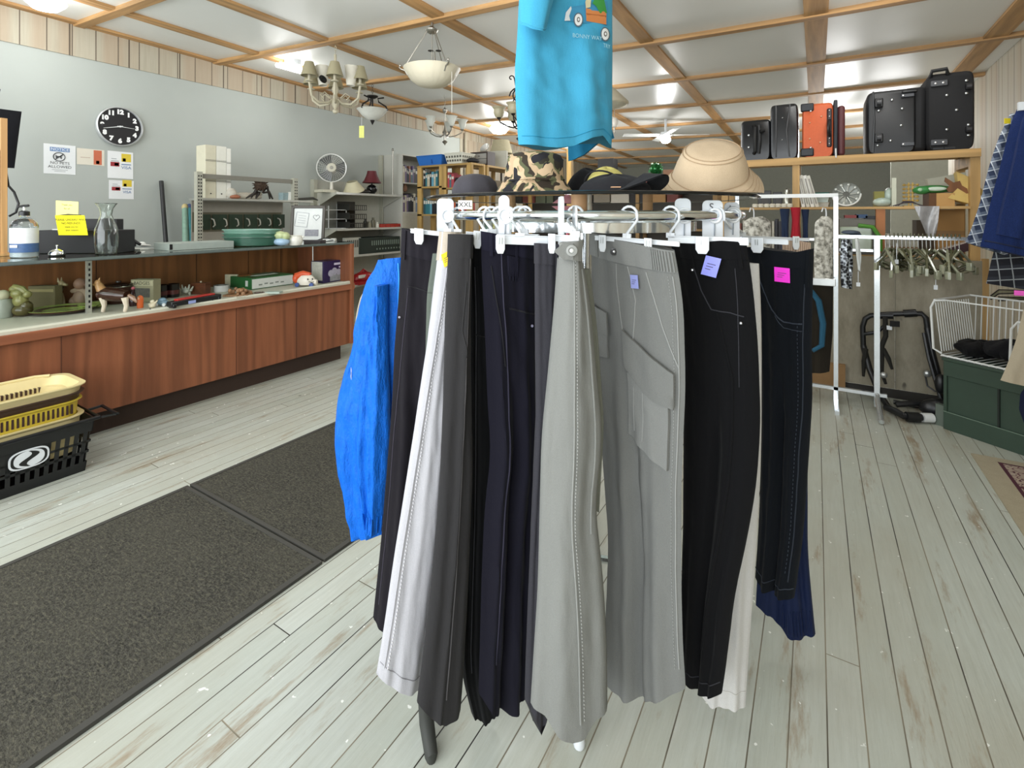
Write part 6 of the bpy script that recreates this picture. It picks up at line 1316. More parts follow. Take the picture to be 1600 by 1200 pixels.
for k, (y_, h_, c_, l_) in enumerate(((5.5, .26, '#6b5f4a', 'brown storage box in the long pine bookcase, near end'), (5.78, .20, '#3c3a36', 'dark storage box in the long pine bookcase, middle'), (6.1, .28, '#8a8574', 'grey storage box in the long pine bookcase, far end'))):
    o = tag(MB().bx(gx0-.30, gx0-.03, y_, y_+.22, 1.4005, 1.4005+h_).build('storage_box', P(c_, .7)), l_, 'box')
# low shelving seen far behind the rack
FW = WOOD('#8d6e44', '#a98a5c', 'X', 1, .6)
fx0, fx1, fy = PY(800, HY, 6.9).x, PY(1120, HY, 6.9).x, 6.9
g = T('wooden_shelf', 'low wooden shelving seen far behind the round rack', 'shelving', V((fx0+fx1)/2, fy, 0))
for z in (.5, 1.0, 1.5): MB().bx(fx0, fx1, fy, fy+.4, z-.025, z).build('shelf', FW, g)
for k in range(4): x = lerp(fx0, fx1-.05, k/3); MB().bx(x, x+.05, fy, fy+.05, 0, 1.475).bx(x, x+.05, fy+.35, fy+.4, 0, 1.475).build('post', FW, g)
MB().bx(fx0, fx1, fy+.4, fy+.42, .3, 1.475).build('back_board', P('#4d4a44', .8), g)
rr = random.Random(11); cols = [('#2b2a2c', 'black'), ('#8d8577', 'taupe'), ('#6e3a34', 'maroon'), ('#c5c0b4', 'off white'), ('#3f4a52', 'slate blue'), ('#a07a4c', 'tan'), ('#59604c', 'moss green')]
ordw = ['first', 'second', 'third', 'fourth', 'fifth', 'sixth', 'seventh', 'eighth', 'ninth', 'tenth', 'eleventh', 'twelfth']
for z, nm in ((1.5, 'top'), (1.0, 'middle')):
    x = fx0+.03; n = 0
    while x < fx1-.3 and n < 12:
        w = rr.uniform(.12, .3); h = rr.uniform(.10, .26) if z < 1.4 else rr.uniform(.06, .20); c_, wd_ = rr.choice(cols); n += 1
        o = T('storage_box', '%s box, %s from the left on the %s shelf far behind the rack' % (wd_, ordw[n-1], nm), 'box', V(x+w/2, fy+.15, z+.0005), 'boxes on the far wooden shelving')
        MB().bx(x, x+w-.02, fy+.02, fy+.28, z+.0005, z+h).build('carton', P(c_, .7), o); MB().bx(x-.002, x+w-.018, fy+.018, fy+.282, z+h, z+h+.015).build('lid', P(c_, .5), o); x += w
# post, cardboard and tinsel ball behind the hats
p = PY(889, HY, 5.4); tag(MB().bx(p.x-.03, p.x+.03, 5.4, 5.46, 0, 1.2+(335-232)*(-p.x*SN+p.y*CS)/F).build('wooden_post', PINE), 'square wooden post standing behind the camouflage hat', 'post')
p = PY(903, HY, 5.6); d_ = (-p.x*SN+p.y*CS)/F; o = tag(MB().bx(p.x-.06, p.x+.09, 5.6, 5.8, 0, 1.2+55*d_).build('tall_carton', P('#b58a55', .8)), 'tall tan cardboard carton behind the yellow cap', 'carton')
MB2 = MB(); p = PY(1021, HY, 6.95); d_ = (-p.x*SN+p.y*CS)/F; c = V(p.x, p.y+.12, 1.2+72*d_); rr = random.Random(4)
MB2.ell(c, .085)
for k in range(160): a, e = rr.uniform(0, 2*PI), math.asin(rr.uniform(-1, 1)); dd = V(math.cos(a)*math.cos(e), math.sin(a)*math.cos(e), math.sin(e)); MB2.cyl(c+dd*.07, c+dd*.11, .007, .001, 4)
o = T('tinsel_ball', 'glittering green tinsel ball beyond the beige bucket hat', 'ornament', c-V(0, 0, .11)); MB2.build('tinsel', P('#1d6b33', .2, .5, .5, 0, 80), o); MB().cyl(V(c.x, c.y, 1.515), c, .01).build('stem', P('#1d4427', .5), o)
p = PY(1047, HY, 6.95); c = V(p.x, p.y+.12, 1.515); o = tag(MB().bx(c.x-.1, c.x+.12, c.y-.1, c.y+.1, 1.5165, 1.82).build('brown_carton', P('#9a745c', .8)), 'brown carton beside the green tinsel ball', 'carton')
p = PY(944, HY, 6.95); c = V(p.x, p.y+.05, 1.516); o = T('black_speaker', 'tall black speaker box far behind the yellow cap', 'speaker', c); MB().bx(c.x-.12, c.x+.12, c.y, c.y+.2, 1.5165, 2.03).build('cabinet', BLACKP, o); MB().lathe(V(c.x, c.y-.001, 1.75), [(0, 0), (.07, 0), (.075, .004), (0, .006)], 20, Matrix.Rotation(PI/2, 3, 'X'), cap=False).build('speaker_cone', P('#3d3d3d', .6), o)
o = T('pink_heart_stand', 'pink plastic dish on a stem under the glass top', 'dish', PD(887, 348, 2.4)); p = PD(887, 330, 2.4)
MB().lathe(p, [(0, -.05), (.010, -.05), (.010, -.015), (.03, -.01), (.075, .022), (.078, .024), (.03, -.004), (0, -.006)], 24, cap=False).build('dish', P('#c98592', .4), o); MB().cyl(p-V(0, 0, 1.2+(335-330)*2.4/F-.0), p-V(0, 0, .05), .008).build('stem', P('#c95a6a', .4), o)
# ---------------------------------------------------------------- right: luggage shelf
YS = 4.1; SW = WOOD('#b58f58', '#d0ab72', 'X', 1.1, .55); SWZ = WOOD('#b58f58', '#d0ab72', 'Z', 1.1, .55)
g = T('luggage_shelf', 'tall pine shelf carrying a row of suitcases', 'shelving', V(.15, YS+.2, 0))
XR = PY(1532, 300, YS).x; XL = -.62; XR0 = PY(1516, 300, YS).x
MB().bx(XL, XR, YS, YS+.42, 1.580, 1.604).build('top_board', SW, g); MB().bx(XL, XR, YS-.018, YS, 1.555, 1.606).build('front_lip', SW, g)
MB().bx(XR0, XR, YS, YS+.05, 0, 1.58).bx(XR0, XR, YS+.36, YS+.41, 0, 1.58).build('post', SWZ, g)
MB().bx(XR0, XR, YS+.05, YS+.36, 1.50, 1.57).build('end_rail', SW, g)
xm = PY(1243, 300, YS).x; MB().bx(xm-.02, xm+.025, YS, YS+.05, 0, 1.58).bx(xm-.02, xm+.025, YS+.36, YS+.41, 0, 1.58).build('post', SWZ, g)
MB().bx(XL, XL+.045, YS, YS+.05, 0, 1.58).bx(XL, XL+.045, YS+.36, YS+.41, 0, 1.58).build('post', SWZ, g)
MB().bx(XL, XR0, YS-.01, YS+.42, 1.235, 1.252).build('middle_shelf', SW, g)
xm2 = PY(1376, 340, YS).x; MB().bx(xm2-.025, xm2+.025, YS, YS+.05, .94, 1.235).build('short_post', WOOD('#a8693c', '#c48552', 'Z', 1.1), g)
MB().bx(XL, XR0, YS+.02, YS+.42, .905, .925).build('lower_shelf', SW, g)
t = NT('weathered_plywood'); n = t.noise(t.mapping((1, 1, .35)), 9, 8, .7); n2 = t.noise(t.mapping(), 3, 3); n3 = t.noise(t.mapping((1, 1, .8)), 16, 1, .2)
c = t.mix(t.ramp(n, [(.35, 0.0), (.7, 1.0)]), '#7a7362', '#a39c8a'); c = t.mix(t.ramp(n2, [(.4, 0.0), (.7, .6)]), c, '#8a8472'); c = t.mix(t.ramp(n3, [(.18, .8), (.24, 0.0)]), c, '#3d382e'); t.col(c); PLY = t.fin(.8)
g = T('plywood_partition', 'weathered grey plywood partition below the pine shelf', 'partition', V(.15, YS, 0))
xp = PY(1398, 500, YS-.02).x; MB().bx(XL, xp-.002, YS-.04, YS-.02, .06, .92).build('left_sheet', PLY, g); MB().bx(xp+.002, XR+.02, YS-.04, YS-.02, .06, .915).build('right_sheet', PLY, g); MB().bx(XL, XR+.02, YS-.045, YS-.03, 0, .055).build('base_strip', P('#2a2723', .7), g); MB().bx(XR+.0, XR+.03, YS-.042, YS-.018, .0, .93).build('edge_batten', SWZ, g)
# suitcases
def suit(label, x0, x1, yt, col, kind, rough=.45, dep=.34, group='suitcases on the top shelf', bulge=.012):
    A, B = PY(x0, 244, YS-.01), PY(x1, 244, YS-.01); d_ = (-(A.x+B.x)/2*SN+YS*CS)/F; z0 = 1.6065; yb = 247-(x0-1150)*.03; h = (yb-yt)*d_; w = B.x-A.x; y0 = YS-.01
    o = T('suitcase', label, 'suitcase', V((A.x+B.x)/2, y0+dep/2, z0), group); m = P(col, rough, 0, .15, .1, 60); cx_ = (A.x+B.x)/2
    def sf(u, v):
        a = 2*PI*u; e = .22; X = cx_+w/2*math.copysign(abs(math.cos(a))**e, math.cos(a)); Z = z0+h/2+h/2*math.copysign(abs(math.sin(a))**e, math.sin(a)); 
        q = {0: .90, 1: .98, 2: 1, 3: 1, 4: .98, 5: .90}[round(v*5)]; Y = y0+dep*(0, .04, .15, .85, .96, 1)[round(v*5)]
        return V(cx_+(X-cx_)*q, Y, z0+h/2+(Z-z0-h/2)*(q if Z > z0+h*.5 else 1))
    b = MB().grid(sf, 48, 6, True); b.f += [tuple(range(48))[::-1], tuple(5*48+k for k in range(48))]; b.mi += [0, 0]; b.build('shell', m, o, smooth_angle=50)
    return o, cx_, w, h, z0, y0
def studs(o, pts, y, r=.007, m=None):
    for (x, z) in pts: MB().ell(V(x, y-.003, z), (r, .006, r), n=10).build('stud', m or P('#b9bcbc', .25, .9), o)
def wheel(o, x, z, y, r=.030):
    h_ = MB().box((x, y-.008, z), (r*1.5, .03, r*2.0)).build('wheel_housing', BLACKP, o, bevel=.006); MB().cyl((x-.012, y-.016, z), (x+.012, y-.016, z), r*.8, n=16).build('wheel', P('#2a2a2c', .4), h_)
BLK = '#17181a'
o, cx_, w, h, z0, y0 = suit('small black carry bag with handle, leftmost suitcase on the shelf', 1157, 1204, 184, BLK, 0, .3)
studs(o, [(cx_-w*.22, z0+h*.62), (cx_-w*.22, z0+h*.32)], y0, .010); MB().tube([V(cx_-w*.05, y0-.005, z0+h*.85), V(cx_-w*.0, y0-.02, z0+h*.8), V(cx_-w*.0, y0-.02, z0+h*.2), V(cx_-w*.05, y0-.005, z0+h*.15)], .012).build('ridge', BLACKP, o); MB().tube([V(cx_+w*.15, y0, z0+h*.72), V(cx_+w*.2, y0-.03, z0+h*.68), V(cx_+w*.32, y0-.02, z0+h*.7)], .010).build('handle', BLACKP, o)
MB().tube([V(cx_+w*.12, y0-.005, z0+h*.85), V(cx_+w*.16, y0-.015, z0+h*.5), V(cx_+w*.12, y0-.005, z0+h*.15)], .010).build('ridge', BLACKP, o)
MB().ell(V(XL+.45, y0+.05, 1.53), (.05, .04, .07)).build('hanging_strap', BLACKP, o) if 0 else None
o, cx_, w, h, z0, y0 = suit('soft black leather suitcase, second from the left, beside the orange one', 1203, 1247, 160, '#232426', 0, .28)
studs(o, [(cx_-w*.05, z0+h*.74), (cx_-w*.06, z0+h*.34)], y0, .005); MB().tube([V(cx_-w*.28, y0+.0, z0+h*.98), V(cx_-w*.27, y0-.004, z0+h*.5), V(cx_-w*.28, y0+.0, z0+.01)], .005).tube([V(cx_+w*.22, y0, z0+h*.98), V(cx_+w*.10, y0-.006, z0+h*.5), V(cx_+w*.2, y0, z0+.01)], .005).build('piping', P('#3c3d3f', .3), o)
o, cx_, w, h, z0, y0 = suit('orange suitcase with black corners and side handle', 1253, 1303, 160, '#c2592e', 0, .6)
studs(o, [(cx_-w*.25, z0+h*.64), (cx_-w*.25, z0+h*.34), (cx_+w*.12, z0+h*.74), (cx_+w*.08, z0+h*.26)], y0, .006, P('#d9a27c', .5))
for zz in (.93, .09): MB().box((cx_-w*.33, y0+.005, z0+h*zz), (w*.42, .03, h*.15)).build('corner_guard', P('#1d1f24', .5), o, bevel=.008)
for zz in (.85, .17): MB().ell(V(cx_-w*.22, y0-.014, z0+h*zz), (.007, .005, .007)).build('rivet', P('#cfcfcf', .3, .8), o)
hd = MB().box((cx_+w*.36, y0+.0, z0+h*.52), (w*.16, .02, h*.72)).build('handle_plate', P('#2a2528', .4), o, bevel=.01); MB().tube([V(cx_+w*.36, y0-.01, z0+h*.66), V(cx_+w*.33, y0-.035, z0+h*.58), V(cx_+w*.33, y0-.035, z0+h*.44), V(cx_+w*.36, y0-.01, z0+h*.36)], .010).build('carry_handle', BLACKP, hd)
studs(o, [(cx_+w*.36, z0+h*q) for q in (.83, .72, .32, .22)], y0-.011, .006)
xb = cx_+w*.5; b = MB().grid(lambda u, v: V(xb+.005+.05*v, y0+.01+.32*u, z0+lerp(.0, h*(1.03-.12*v), .0)), 2, 2)
o2 = MB().bx(xb-.002, xb+.022, y0-.006, y0+.33, z0, z0+h*1.02).build('zip_band', P('#1e2128', .6), o, bevel=.006); MB().bx(xb+.02, xb+.065, y0+.01, y0+.31, z0, z0+h*.92).build('front_pocket', P('#54282a', .6), o, bevel=.018)
MB().tube([V(xb+.01, y0-.012, z0+h*.13), V(xb+.012, y0-.012, z0-.015)], .005).build('zip_pull', P('#d9d9d6', .4), o)
o, cx_, w, h, z0, y0 = suit('wide black suitcase with silver studs, second from the right', 1354, 1432, 142, '#1b1c1e', 0, .5)
for q in (.80, .24): wheel(o, cx_-w*.25, z0+h*q, y0)
studs(o, [(cx_-w*.25, z0+h*.68), (cx_-w*.27, z0+h*.13), (cx_+w*.02, z0+h*.83), (cx_+w*.22, z0+h*.68), (cx_+w*.20, z0+h*.42), (cx_-w*.01, z0+h*.19)], y0, .009)
MB().tube([V(cx_-w*.36, y0+.002, z0+h*.99), V(cx_-w*.34, y0-.005, z0+h*.5), V(cx_-w*.36, y0+.002, z0+.01)], .006).build('piping', P('#2e3032', .4), o)
for q in (.88, .12): k_ = MB().box((cx_+w*.33, y0-.002, z0+h*q), (w*.26, .02, h*.06)).build('handle_bracket', P('#3c3e42', .4), o, bevel=.004); MB().ell(V(cx_+w*.24, y0-.012, z0+h*q), (.007, .004, .007)).build('rivet', P('#cfcfcf', .3, .8), k_)
MB().box((cx_+w*.36, y0-.012, z0+h*.93), (w*.3, .03, .018)).build('carry_handle', BLACKP, o, bevel=.006)
o, cx_, w, h, z0, y0 = suit('largest black fabric suitcase at the right end of the shelf', 1448, 1524, 116, '#0f0f11', 0, .85)
MB().bx(cx_-w*.5-.12, cx_-w*.48, y0+.02, y0+.30, z0, z0+h*.86).build('front_compartment', P('#101012', .8), o, bevel=.03)
studs(o, [(cx_-w*.08, z0+h*.70), (cx_+w*.12, z0+h*.50), (cx_-w*.08, z0+h*.26), (cx_+w*.32, z0+h*.86), (cx_+w*.32, z0+h*.70), (cx_+w*.36, z0+h*.30), (cx_+w*.36, z0+h*.17)], y0, .009)
for q in (.78, .24): wheel(o, cx_+w*.36, z0+h*q, y0, .020)
for q in (.86, .10):
    k_ = MB().box((cx_-w*.24, y0-.002, z0+h*q), (w*.36, .022, h*.075)).build('corner_bracket', P('#3a3b3e', .4), o, bevel=.004)
    for s_ in (-.08, .08): MB().ell(V(cx_-w*(.24+s_), y0-.014, z0+h*q), (.007, .004, .007)).build('rivet', P('#cfcfcf', .3, .8), k_)
MB().tube([V(cx_-w*.42, y0, z0+h*.96), V(cx_-w*.40, y0-.02, z0+h*1.02), V(cx_-w*.10, y0-.02, z0+h*1.03), V(cx_-w*.06, y0, z0+h*.97)], .012).build('carry_handle', BLACKP, o)
for q in (-.36, -.12): MB().cyl((cx_+w*q, y0+.02, z0+.012), (cx_+w*q+.05, y0+.02, z0+.012), .022).build('castor', BLACKP, o)
# things on the middle shelf (z 1.252)
MZ = 1.2525
def onM(px, z=MZ, Y=None): p = PY(px, HY, Y or YS+.10); return V(p.x, p.y, z)
def mh(rows, p): return rows*(-p.x*SN+p.y*CS)/F
for i, (px_, tl) in enumerate(((1256, .18), (1263, .20), (1270, .22), (1277, .25))):
    p = onM(px_); o = T('white_book', 'tall white book leaning on the pine post, %s from it' % ('first', 'second', 'third', 'fourth')[i], 'book', p, 'leaning white books'); h = mh(50, p)
    M = Matrix.Rotation(-tl, 3, 'Y'); c_ = p+M@V(0, 0, h/2); MB().box(c_, (.022, .17, h), M=M).build('cover', P('#d8d6cd' if i % 2 == 0 else '#c6c2b4', .5), o); MB().box(c_+V(0, -.086, 0), (.010, .002, h*.8), M=M).build('spine_text', P('#8f8b82', .5), o)
for i, (x0, x1, h_, c_, l_) in enumerate(((1184, 1205, 26, '#1c1815', 'black picture frame standing behind the beige hat'), (1208, 1222, 24, '#1f1c1a', 'narrow black frame left of the pine post'))):
    A, B = onM(x0), onM(x1); o = T('photo_frame', l_, 'picture frame', V((A.x+B.x)/2, A.y, MZ)); h = mh(h_, A); MB().bx(A.x, B.x, A.y, A.y+.02, MZ, MZ+h).build('frame', P(c_, .4), o, bevel=.003); MB().bx(A.x+(B.x-A.x)*.3, B.x-(B.x-A.x)*.2, A.y-.001, A.y, MZ+h*.2, MZ+h*.7).build('picture', P('#3c3936', .5, 0, .6, 0, 60), o)
p = onM(1230); o = T('chrome_jar', 'silver and glass jar near the pine post on the middle shelf', 'jar', p); MB().lathe(p, [(0, 0), (.03, 0), (.032, .07), (.02, .10), (.022, .13), (0, .14)], 18, cap=False).build('jar_body', P('#9a9a90', .15, .6), o)
for i in range(7): p = onM(1180+9*i, MZ, YS+.0); o = tag(MB().lathe(p, [(0, 0), (.018, 0), (.02, .02), (.014, .026), (0, .026)], 14, cap=False).build('tea_light', P('#d9d3c2', .5)), 'small white candle on the shelf front, %s from the left' % ordw[i], 'candle', 'little white candles on the shelf edge')
p = onM(1285); 
for z, c_, l_ in ((0, '#c5cac6', 'white plastic tub beneath the teal ones'), (.035, '#b6c2bd', 'pale plastic tub in the stack under a teal tub'), (.07, '#3a8077', 'teal plastic tub on top of the pale tubs')):
    o = T('food_tub', l_, 'tub', p+V(0, 0, z)); MB().lathe(p+V(0, 0, z), [(0, 0), (.045, 0), (.055, .032), (.058, .034), (0, .034)], 4, Matrix.Rotation(PI/4, 3, 'Z')@Matrix.Diagonal((1.25, 1, 1)), cap=False).build('tub_body', P(c_, .35), o)
p = onM(1322); c_ = p+V(0, 0, .085); R9 = .082; M = Matrix.Rotation(PI/2-.25, 3, 'X')
o = T('cutlery_plate', 'round dark rimmed plate with raised spoon and fork pattern', 'plate', p)
MB().lathe(c_, [(0, 0), (R9*.8, 0), (R9, .02), (R9*1.02, .024), (R9*.8, .008), (0, .006)], 32, M, cap=False).build('dish', P('#8c8f88', .4, .2, .4, 0, 40), o)
b = MB(); rr = random.Random(8)
for k in range(10): a = 2*PI*k/10; b.tube([c_+M@V(R9*.25*math.cos(a), R9*.25*math.sin(a), .014), c_+M@V(R9*.75*math.cos(a+.1), R9*.75*math.sin(a+.1), .016)], .0035, 6).ell(c_+M@V(R9*.85*math.cos(a+.1), R9*.85*math.sin(a+.1), .02), (.010, .006, .010))
b.build('raised_pattern', P('#c5c8c0', .3, .3), o); MB().lathe(c_, [(R9*.2, .01), (R9*.28, .012), (0, .014)], 16, M, cap=False).build('centre_boss', P('#55564f', .5), o)
MB().tube([c_+M@V(R9*1.02*math.cos(a), R9*1.02*math.sin(a), .024) for a in [PI+k*PI/14 for k in range(15)]], .006, 6).build('white_rim', P('#d5d8d4', .3), o)
p = onM(1374); tag(MB().bx(p.x-.028, p.x+.028, p.y, p.y+.1, MZ, MZ+mh(24, p)).build('olive_book', P('#85803c', .6)), 'olive book standing near the middle of the shelf', 'book')
p = onM(1384); o = T('clear_bag', 'crumpled pale green plastic bag on the middle shelf', 'bag', p); MB().ell(p+V(-.02, -.02, .03), (.055, .05, .032)).ell(p+V(.02, .02, .075), (.03, .04, .055)).build('bag_body', P('#b6c6ba', .2, 0, .4, .5, 25), o)
p = onM(1397, MZ, YS+.02); tag(MB().bx(p.x-.012, p.x+.012, p.y, p.y+.03, MZ, MZ+.19).build('lock_plate', P('#a9a996', .4, .4)), 'pale metal plate standing next to the clear bag', 'plate')
# abacus-like wooden ornament
p = onM(1423); o = T('wooden_abacus', 'small yellow wooden bead stand on the middle shelf', 'ornament', p); YW = P('#c0a056', .5)
MB().bx(p.x-.014, p.x-.006, p.y, p.y+.01, MZ, MZ+.16).bx(p.x+.006, p.x+.014, p.y, p.y+.01, MZ, MZ+.16).bx(p.x-.04, p.x+.04, p.y-.03, p.y+.04, MZ, MZ+.006).build('uprights', YW, o)
for r_ in range(5): b = MB().cyl((p.x-.045, p.y+.005, MZ+.04+.026*r_), (p.x+.045, p.y+.005, MZ+.04+.026*r_), .003, n=6); [b.ell(V(p.x-.034+.023*k, p.y+.005, MZ+.04+.026*r_), .0095, n=8) for k in range(4)]; b.build('bead_row', YW, o)
# green inflatable crocodile packet
p = onM(1458); o = T('green_packet', 'green and clear plastic packet lying on the brown box', 'packet', V(p.x, p.y, 1.337)); cc = V(p.x, p.y, 1.365)
MB().ell(cc, (.10, .05, .027), rz=.1).ell(cc+V(-.06, -.02, -.006), (.05, .04, .028)).build('packet_body', P('#3f8a4a', .3, 0, .4, .3, 30), o); MB().ell(cc+V(.01, -.045, 0), (.05, .008, .014)).build('pale_label', P('#c0cdbb', .5), o); MB().ell(cc+V(-.075, -.06, -.004), (.012, .006, .012)).build('round_mark', P('#9fc9a0', .5), o)
A, B = onM(1452, MZ, YS+.04), onM(1492, MZ, YS+.04); o = T('brown_carton', 'tan carton with darker end on the middle shelf', 'carton', V((A.x+B.x)/2, A.y, MZ))
MB().bx(A.x, B.x, A.y, A.y+.22, MZ, MZ+.084).build('carton', P('#b98f55', .75), o); MB().bx(A.x-.0015, A.x, A.y, A.y+.22, MZ, MZ+.084).bx(A.x, A.x+.035, A.y-.0015, A.y, MZ, MZ+.084).build('dark_end', P('#5e3d20', .75), o)
p = onM(1508); o = T('cream_carton', 'pale cream carton tilted behind the yellow cardboard', 'carton', onM(1495, MZ, YS+.28)); MB().box(onM(1482, MZ, YS+.30)+V(0, 0, .11), (.20, .08, .20), M=Matrix.Rotation(-.2, 3, 'Y')).build('carton', P('#c2c1ae', .7), o)
pts = [(-.10, -.05), (.0, -.085), (.08, -.02), (.02, .075), (-.055, .12), (-.045, .02)]
o = T('yellow_board', 'pale yellow folded cardboard leaning at the right of the shelf', 'cardboard', onM(1510)); c_ = onM(1508)+V(0, 0, .095)
MB().prism(pts, c_, V(1, .1, 0).normalized(), V(0, .12, 1).normalized(), .05).build('board', P('#cdb068', .7), o)
o = T('leaf_cutout', 'brown leaf shaped cutout in front of the yellow cardboard', 'ornament', c_-V(.07, .08, .06)); lf = [(.00, -.075), (.02, -.04), (.06, -.03), (.055, .0), (.03, .02), (.02, .05), (-.01, .04), (-.05, .075), (-.055, .05), (-.03, .02), (-.045, .0), (-.035, -.02), (-.005, -.02), (-.02, -.06)]
MB().prism(lf, c_+V(-.055, -.045, .015), V(1, 0, 0), V(0, 0, 1), .008).build('leaf', WOOD('#6f4526', '#8d5d34', 'Z', 2), o)
o = T('coiled_cable', 'dark coiled cable draped on the shelf beside the bead stand', 'cable', onM(1418, MZ, YS-.01)); b = MB()
for k in range(3): b.tube([onM(1395+4*k, MZ+.004, YS-.005), onM(1412, MZ+.022+.006*k, YS+.0), onM(1425, MZ+.024+.004*k, YS), onM(1442-2*k, MZ+.004, YS-.005)], .003, 6)
b.build('cable_loop', P('#3b3136', .5), o)
o = T('plastic_sheet', 'clear plastic sleeve drooping over the edge of the middle shelf', 'plastic sleeve', onM(1450, .98)); 
MB().grid(lambda u, v: PY(lerp(lerp(1428, 1450, v), lerp(1468, 1462, v), u), lerp(322, 372, v), YS-.022)+V(0, -.012*math.sin(6*u+4*v), 0), 14, 12).build('sleeve', P('#a19f9e', .15, 0, .5, .4, 25), o)
# ---- lower shelf goods (z .925 .. 1.235)
LZ = .9255
def onL(px, Y=None): p = PY(px, HY, Y or YS+.06); return V(p.x, p.y, LZ)
for i, (x0, x1, z0_, z1_, c_, l_) in enumerate(((1320, 1341, 1.175, 1.195, '#8c2f2a', 'red book on top of the hidden stack under the middle shelf'), (1338, 1355, 1.175, 1.2, '#274a72', 'blue book lying right of the red one'), (1352, 1372, 1.17, 1.19, '#1e1e22', 'black book lying right of the blue one'))):
    A, B = onL(x0), onL(x1); tag(MB().bx(A.x, B.x, YS+.04, YS+.22, z0_, z1_).build('flat_book', P(c_, .5)), l_, 'book', 'books lying flat under the middle shelf')
A, B = onL(1312), onL(1372); o = T('grey_crate', 'grey plastic crate carrying the flat books under the middle shelf', 'crate', V((A.x+B.x)/2, YS+.2, LZ)); MB().bx(A.x, B.x, YS+.06, YS+.34, LZ, 1.169).build('crate_body', P('#7d7a70', .6), o)
A, B = onL(1312), onL(1362); o = T('clear_tray', 'clear plastic tray with green grip in front of the grey crate', 'tray', V((A.x+B.x)/2, YS+.02, LZ)); MB().bx(A.x, B.x, YS+.0, YS+.05, LZ+.02, LZ+.19).build('tray_body', P('#a5b09c', .2), o, bevel=.01); MB().tube([V(B.x-.08, YS-.01, LZ+.20), V(B.x+.0, YS-.01, LZ+.19), V(B.x+.04, YS-.01, LZ+.12), V(B.x+.04, YS-.01, LZ+.03)], .014).build('green_grip', P('#4f8a30', .4), o)
A, B = onL(1377), onL(1391); 
for k in range(4): tag(MB().bx(A.x, B.x, YS+.03, YS+.2, LZ+.001+.036*k, LZ+.034+.036*k).build('white_carton', P('#bdb9ab', .6)), 'flat white carton behind the pine post, %s from the bottom' % ordw[k], 'carton', 'flat white cartons behind the short post')
for i, (x0, x1, z1_, y_, c_, l_) in enumerate(((1468, 1512, 1.232, .14, '#a97f48', 'tall tan cardboard carton under the middle shelf at right'), (1394, 1440, 1.02, .2, '#c3c1b0', 'long white carton behind the clear hangers'), (1440, 1467, 1.16, .25, '#55493a', 'dark carton beside the tan one under the shelf'))):
    A, B = onL(x0), onL(x1); o = T('storage_carton', l_, 'carton', V((A.x+B.x)/2, YS+y_+.1, LZ)); MB().bx(A.x, B.x, YS+y_, YS+y_+.18, LZ, z1_).build('carton', P(c_, .75, 0, .2, 0, 6), o); MB().bx(A.x, B.x, YS+y_-.001, YS+y_, lerp(LZ, z1_, .45), lerp(LZ, z1_, .55)).build('tape', P('#8d6a3c', .4), o)
o = T('tilted_carton', 'white and maroon carton tilted on the lower shelf at right', 'carton', onL(1500, YS-.0)); c_ = onL(1492, YS+.1)+V(0, 0, .05); MB().box(c_, (.18, .12, .05), M=Matrix.Rotation(-.4, 3, 'Y')).build('carton', P('#3b1f24', .5), o); MB().box(c_+Matrix.Rotation(-.4, 3, 'Y')@V(0, 0, .026), (.178, .118, .002), M=Matrix.Rotation(-.4, 3, 'Y')).build('lid', P('#cfc3bb', .5), o)
rr = random.Random(21); x = XL+.06; n = 0
while x < xm-.08:
    w = rr.uniform(.02, .045); h = rr.uniform(.16, .24); n += 1; c_ = rr.choice(['#b6b2a4', '#5c5048', '#c9c6bb', '#3a3a40', '#7a4a40'])
    o = tag(MB().box((x, YS+.12, LZ+.005+h/2), (w-.006, .15, h), M=Matrix.Rotation(.0, 3, 'Y')).build('book', P(c_, .6)), 'book in the row behind the red dress, %s from the left' % (ordw[n-1] if n <= 12 else ordw[n-13]+' past the twelfth'), 'book', 'books behind the hanging dresses'); x += w
A, B = PY(1393, 330, YS+.0), None
# ---------------------------------------------------------------- chrome garment rack with scarves
YR = 3.76; CW = P('#d5dadd', .2, .75, .04)
g = T('garment_rack', 'white and chrome garment rack frame hung with patterned dresses', 'clothes rack', V(-.18, YR, 0))
xa, xb_ = -.467, .1075
MB().bx(xa-.012, xa+.012, YR-.012, YR+.012, .02, 1.31).build('post', CW, g); MB().bx(xb_-.012, xb_+.012, YR-.012, YR+.012, .02, 1.31).build('post', CW, g)
MB().bx(xa-.012, xb_+.012, YR-.012, YR+.012, 1.31, 1.334).build('top_rail', P('#e6e8e6', .35), g)
MB().bx(xa, xb_, YR-.008, YR+.008, 1.03, 1.046).build('middle_rail', CW, g); MB().bx(xa, xb_+.26, YR-.012, YR+.012, .085, .105).build('bottom_rail', CW, g)
for x in (xa, xb_): MB().bx(x-.012, x+.012, YR-.22, YR+.20, .0, .022).build('foot', CW, g)
g = T('garment_rack', 'lower chrome garment rack holding clear plastic hangers', 'clothes rack', V(.5, YR, 0)); xc = .318
MB().bx(xc-.014, xc+.014, YR-.014, YR+.014, .02, 1.07).build('post', CW, g); MB().bx(.82, .84, YR+.009, YS-.02, 1.05, 1.07).build('rail_bracket', CW, g)
MB().bx(xb_+.013, .84, YR-.008, YR+.008, 1.05, 1.07).build('top_rail', CW, g); MB().bx(xb_+.02, xc-.02, YR-.020, YR-.008, .97, .985).build('cross_bar', CW, g)
MB().tube([V(xc, YR, .10), V(xc, YR-.10, .06), V(xc, YR-.26, .018)], .014).tube([V(xc, YR, .10), V(xc, YR+.2, .018)], .014).build('foot', CW, g)
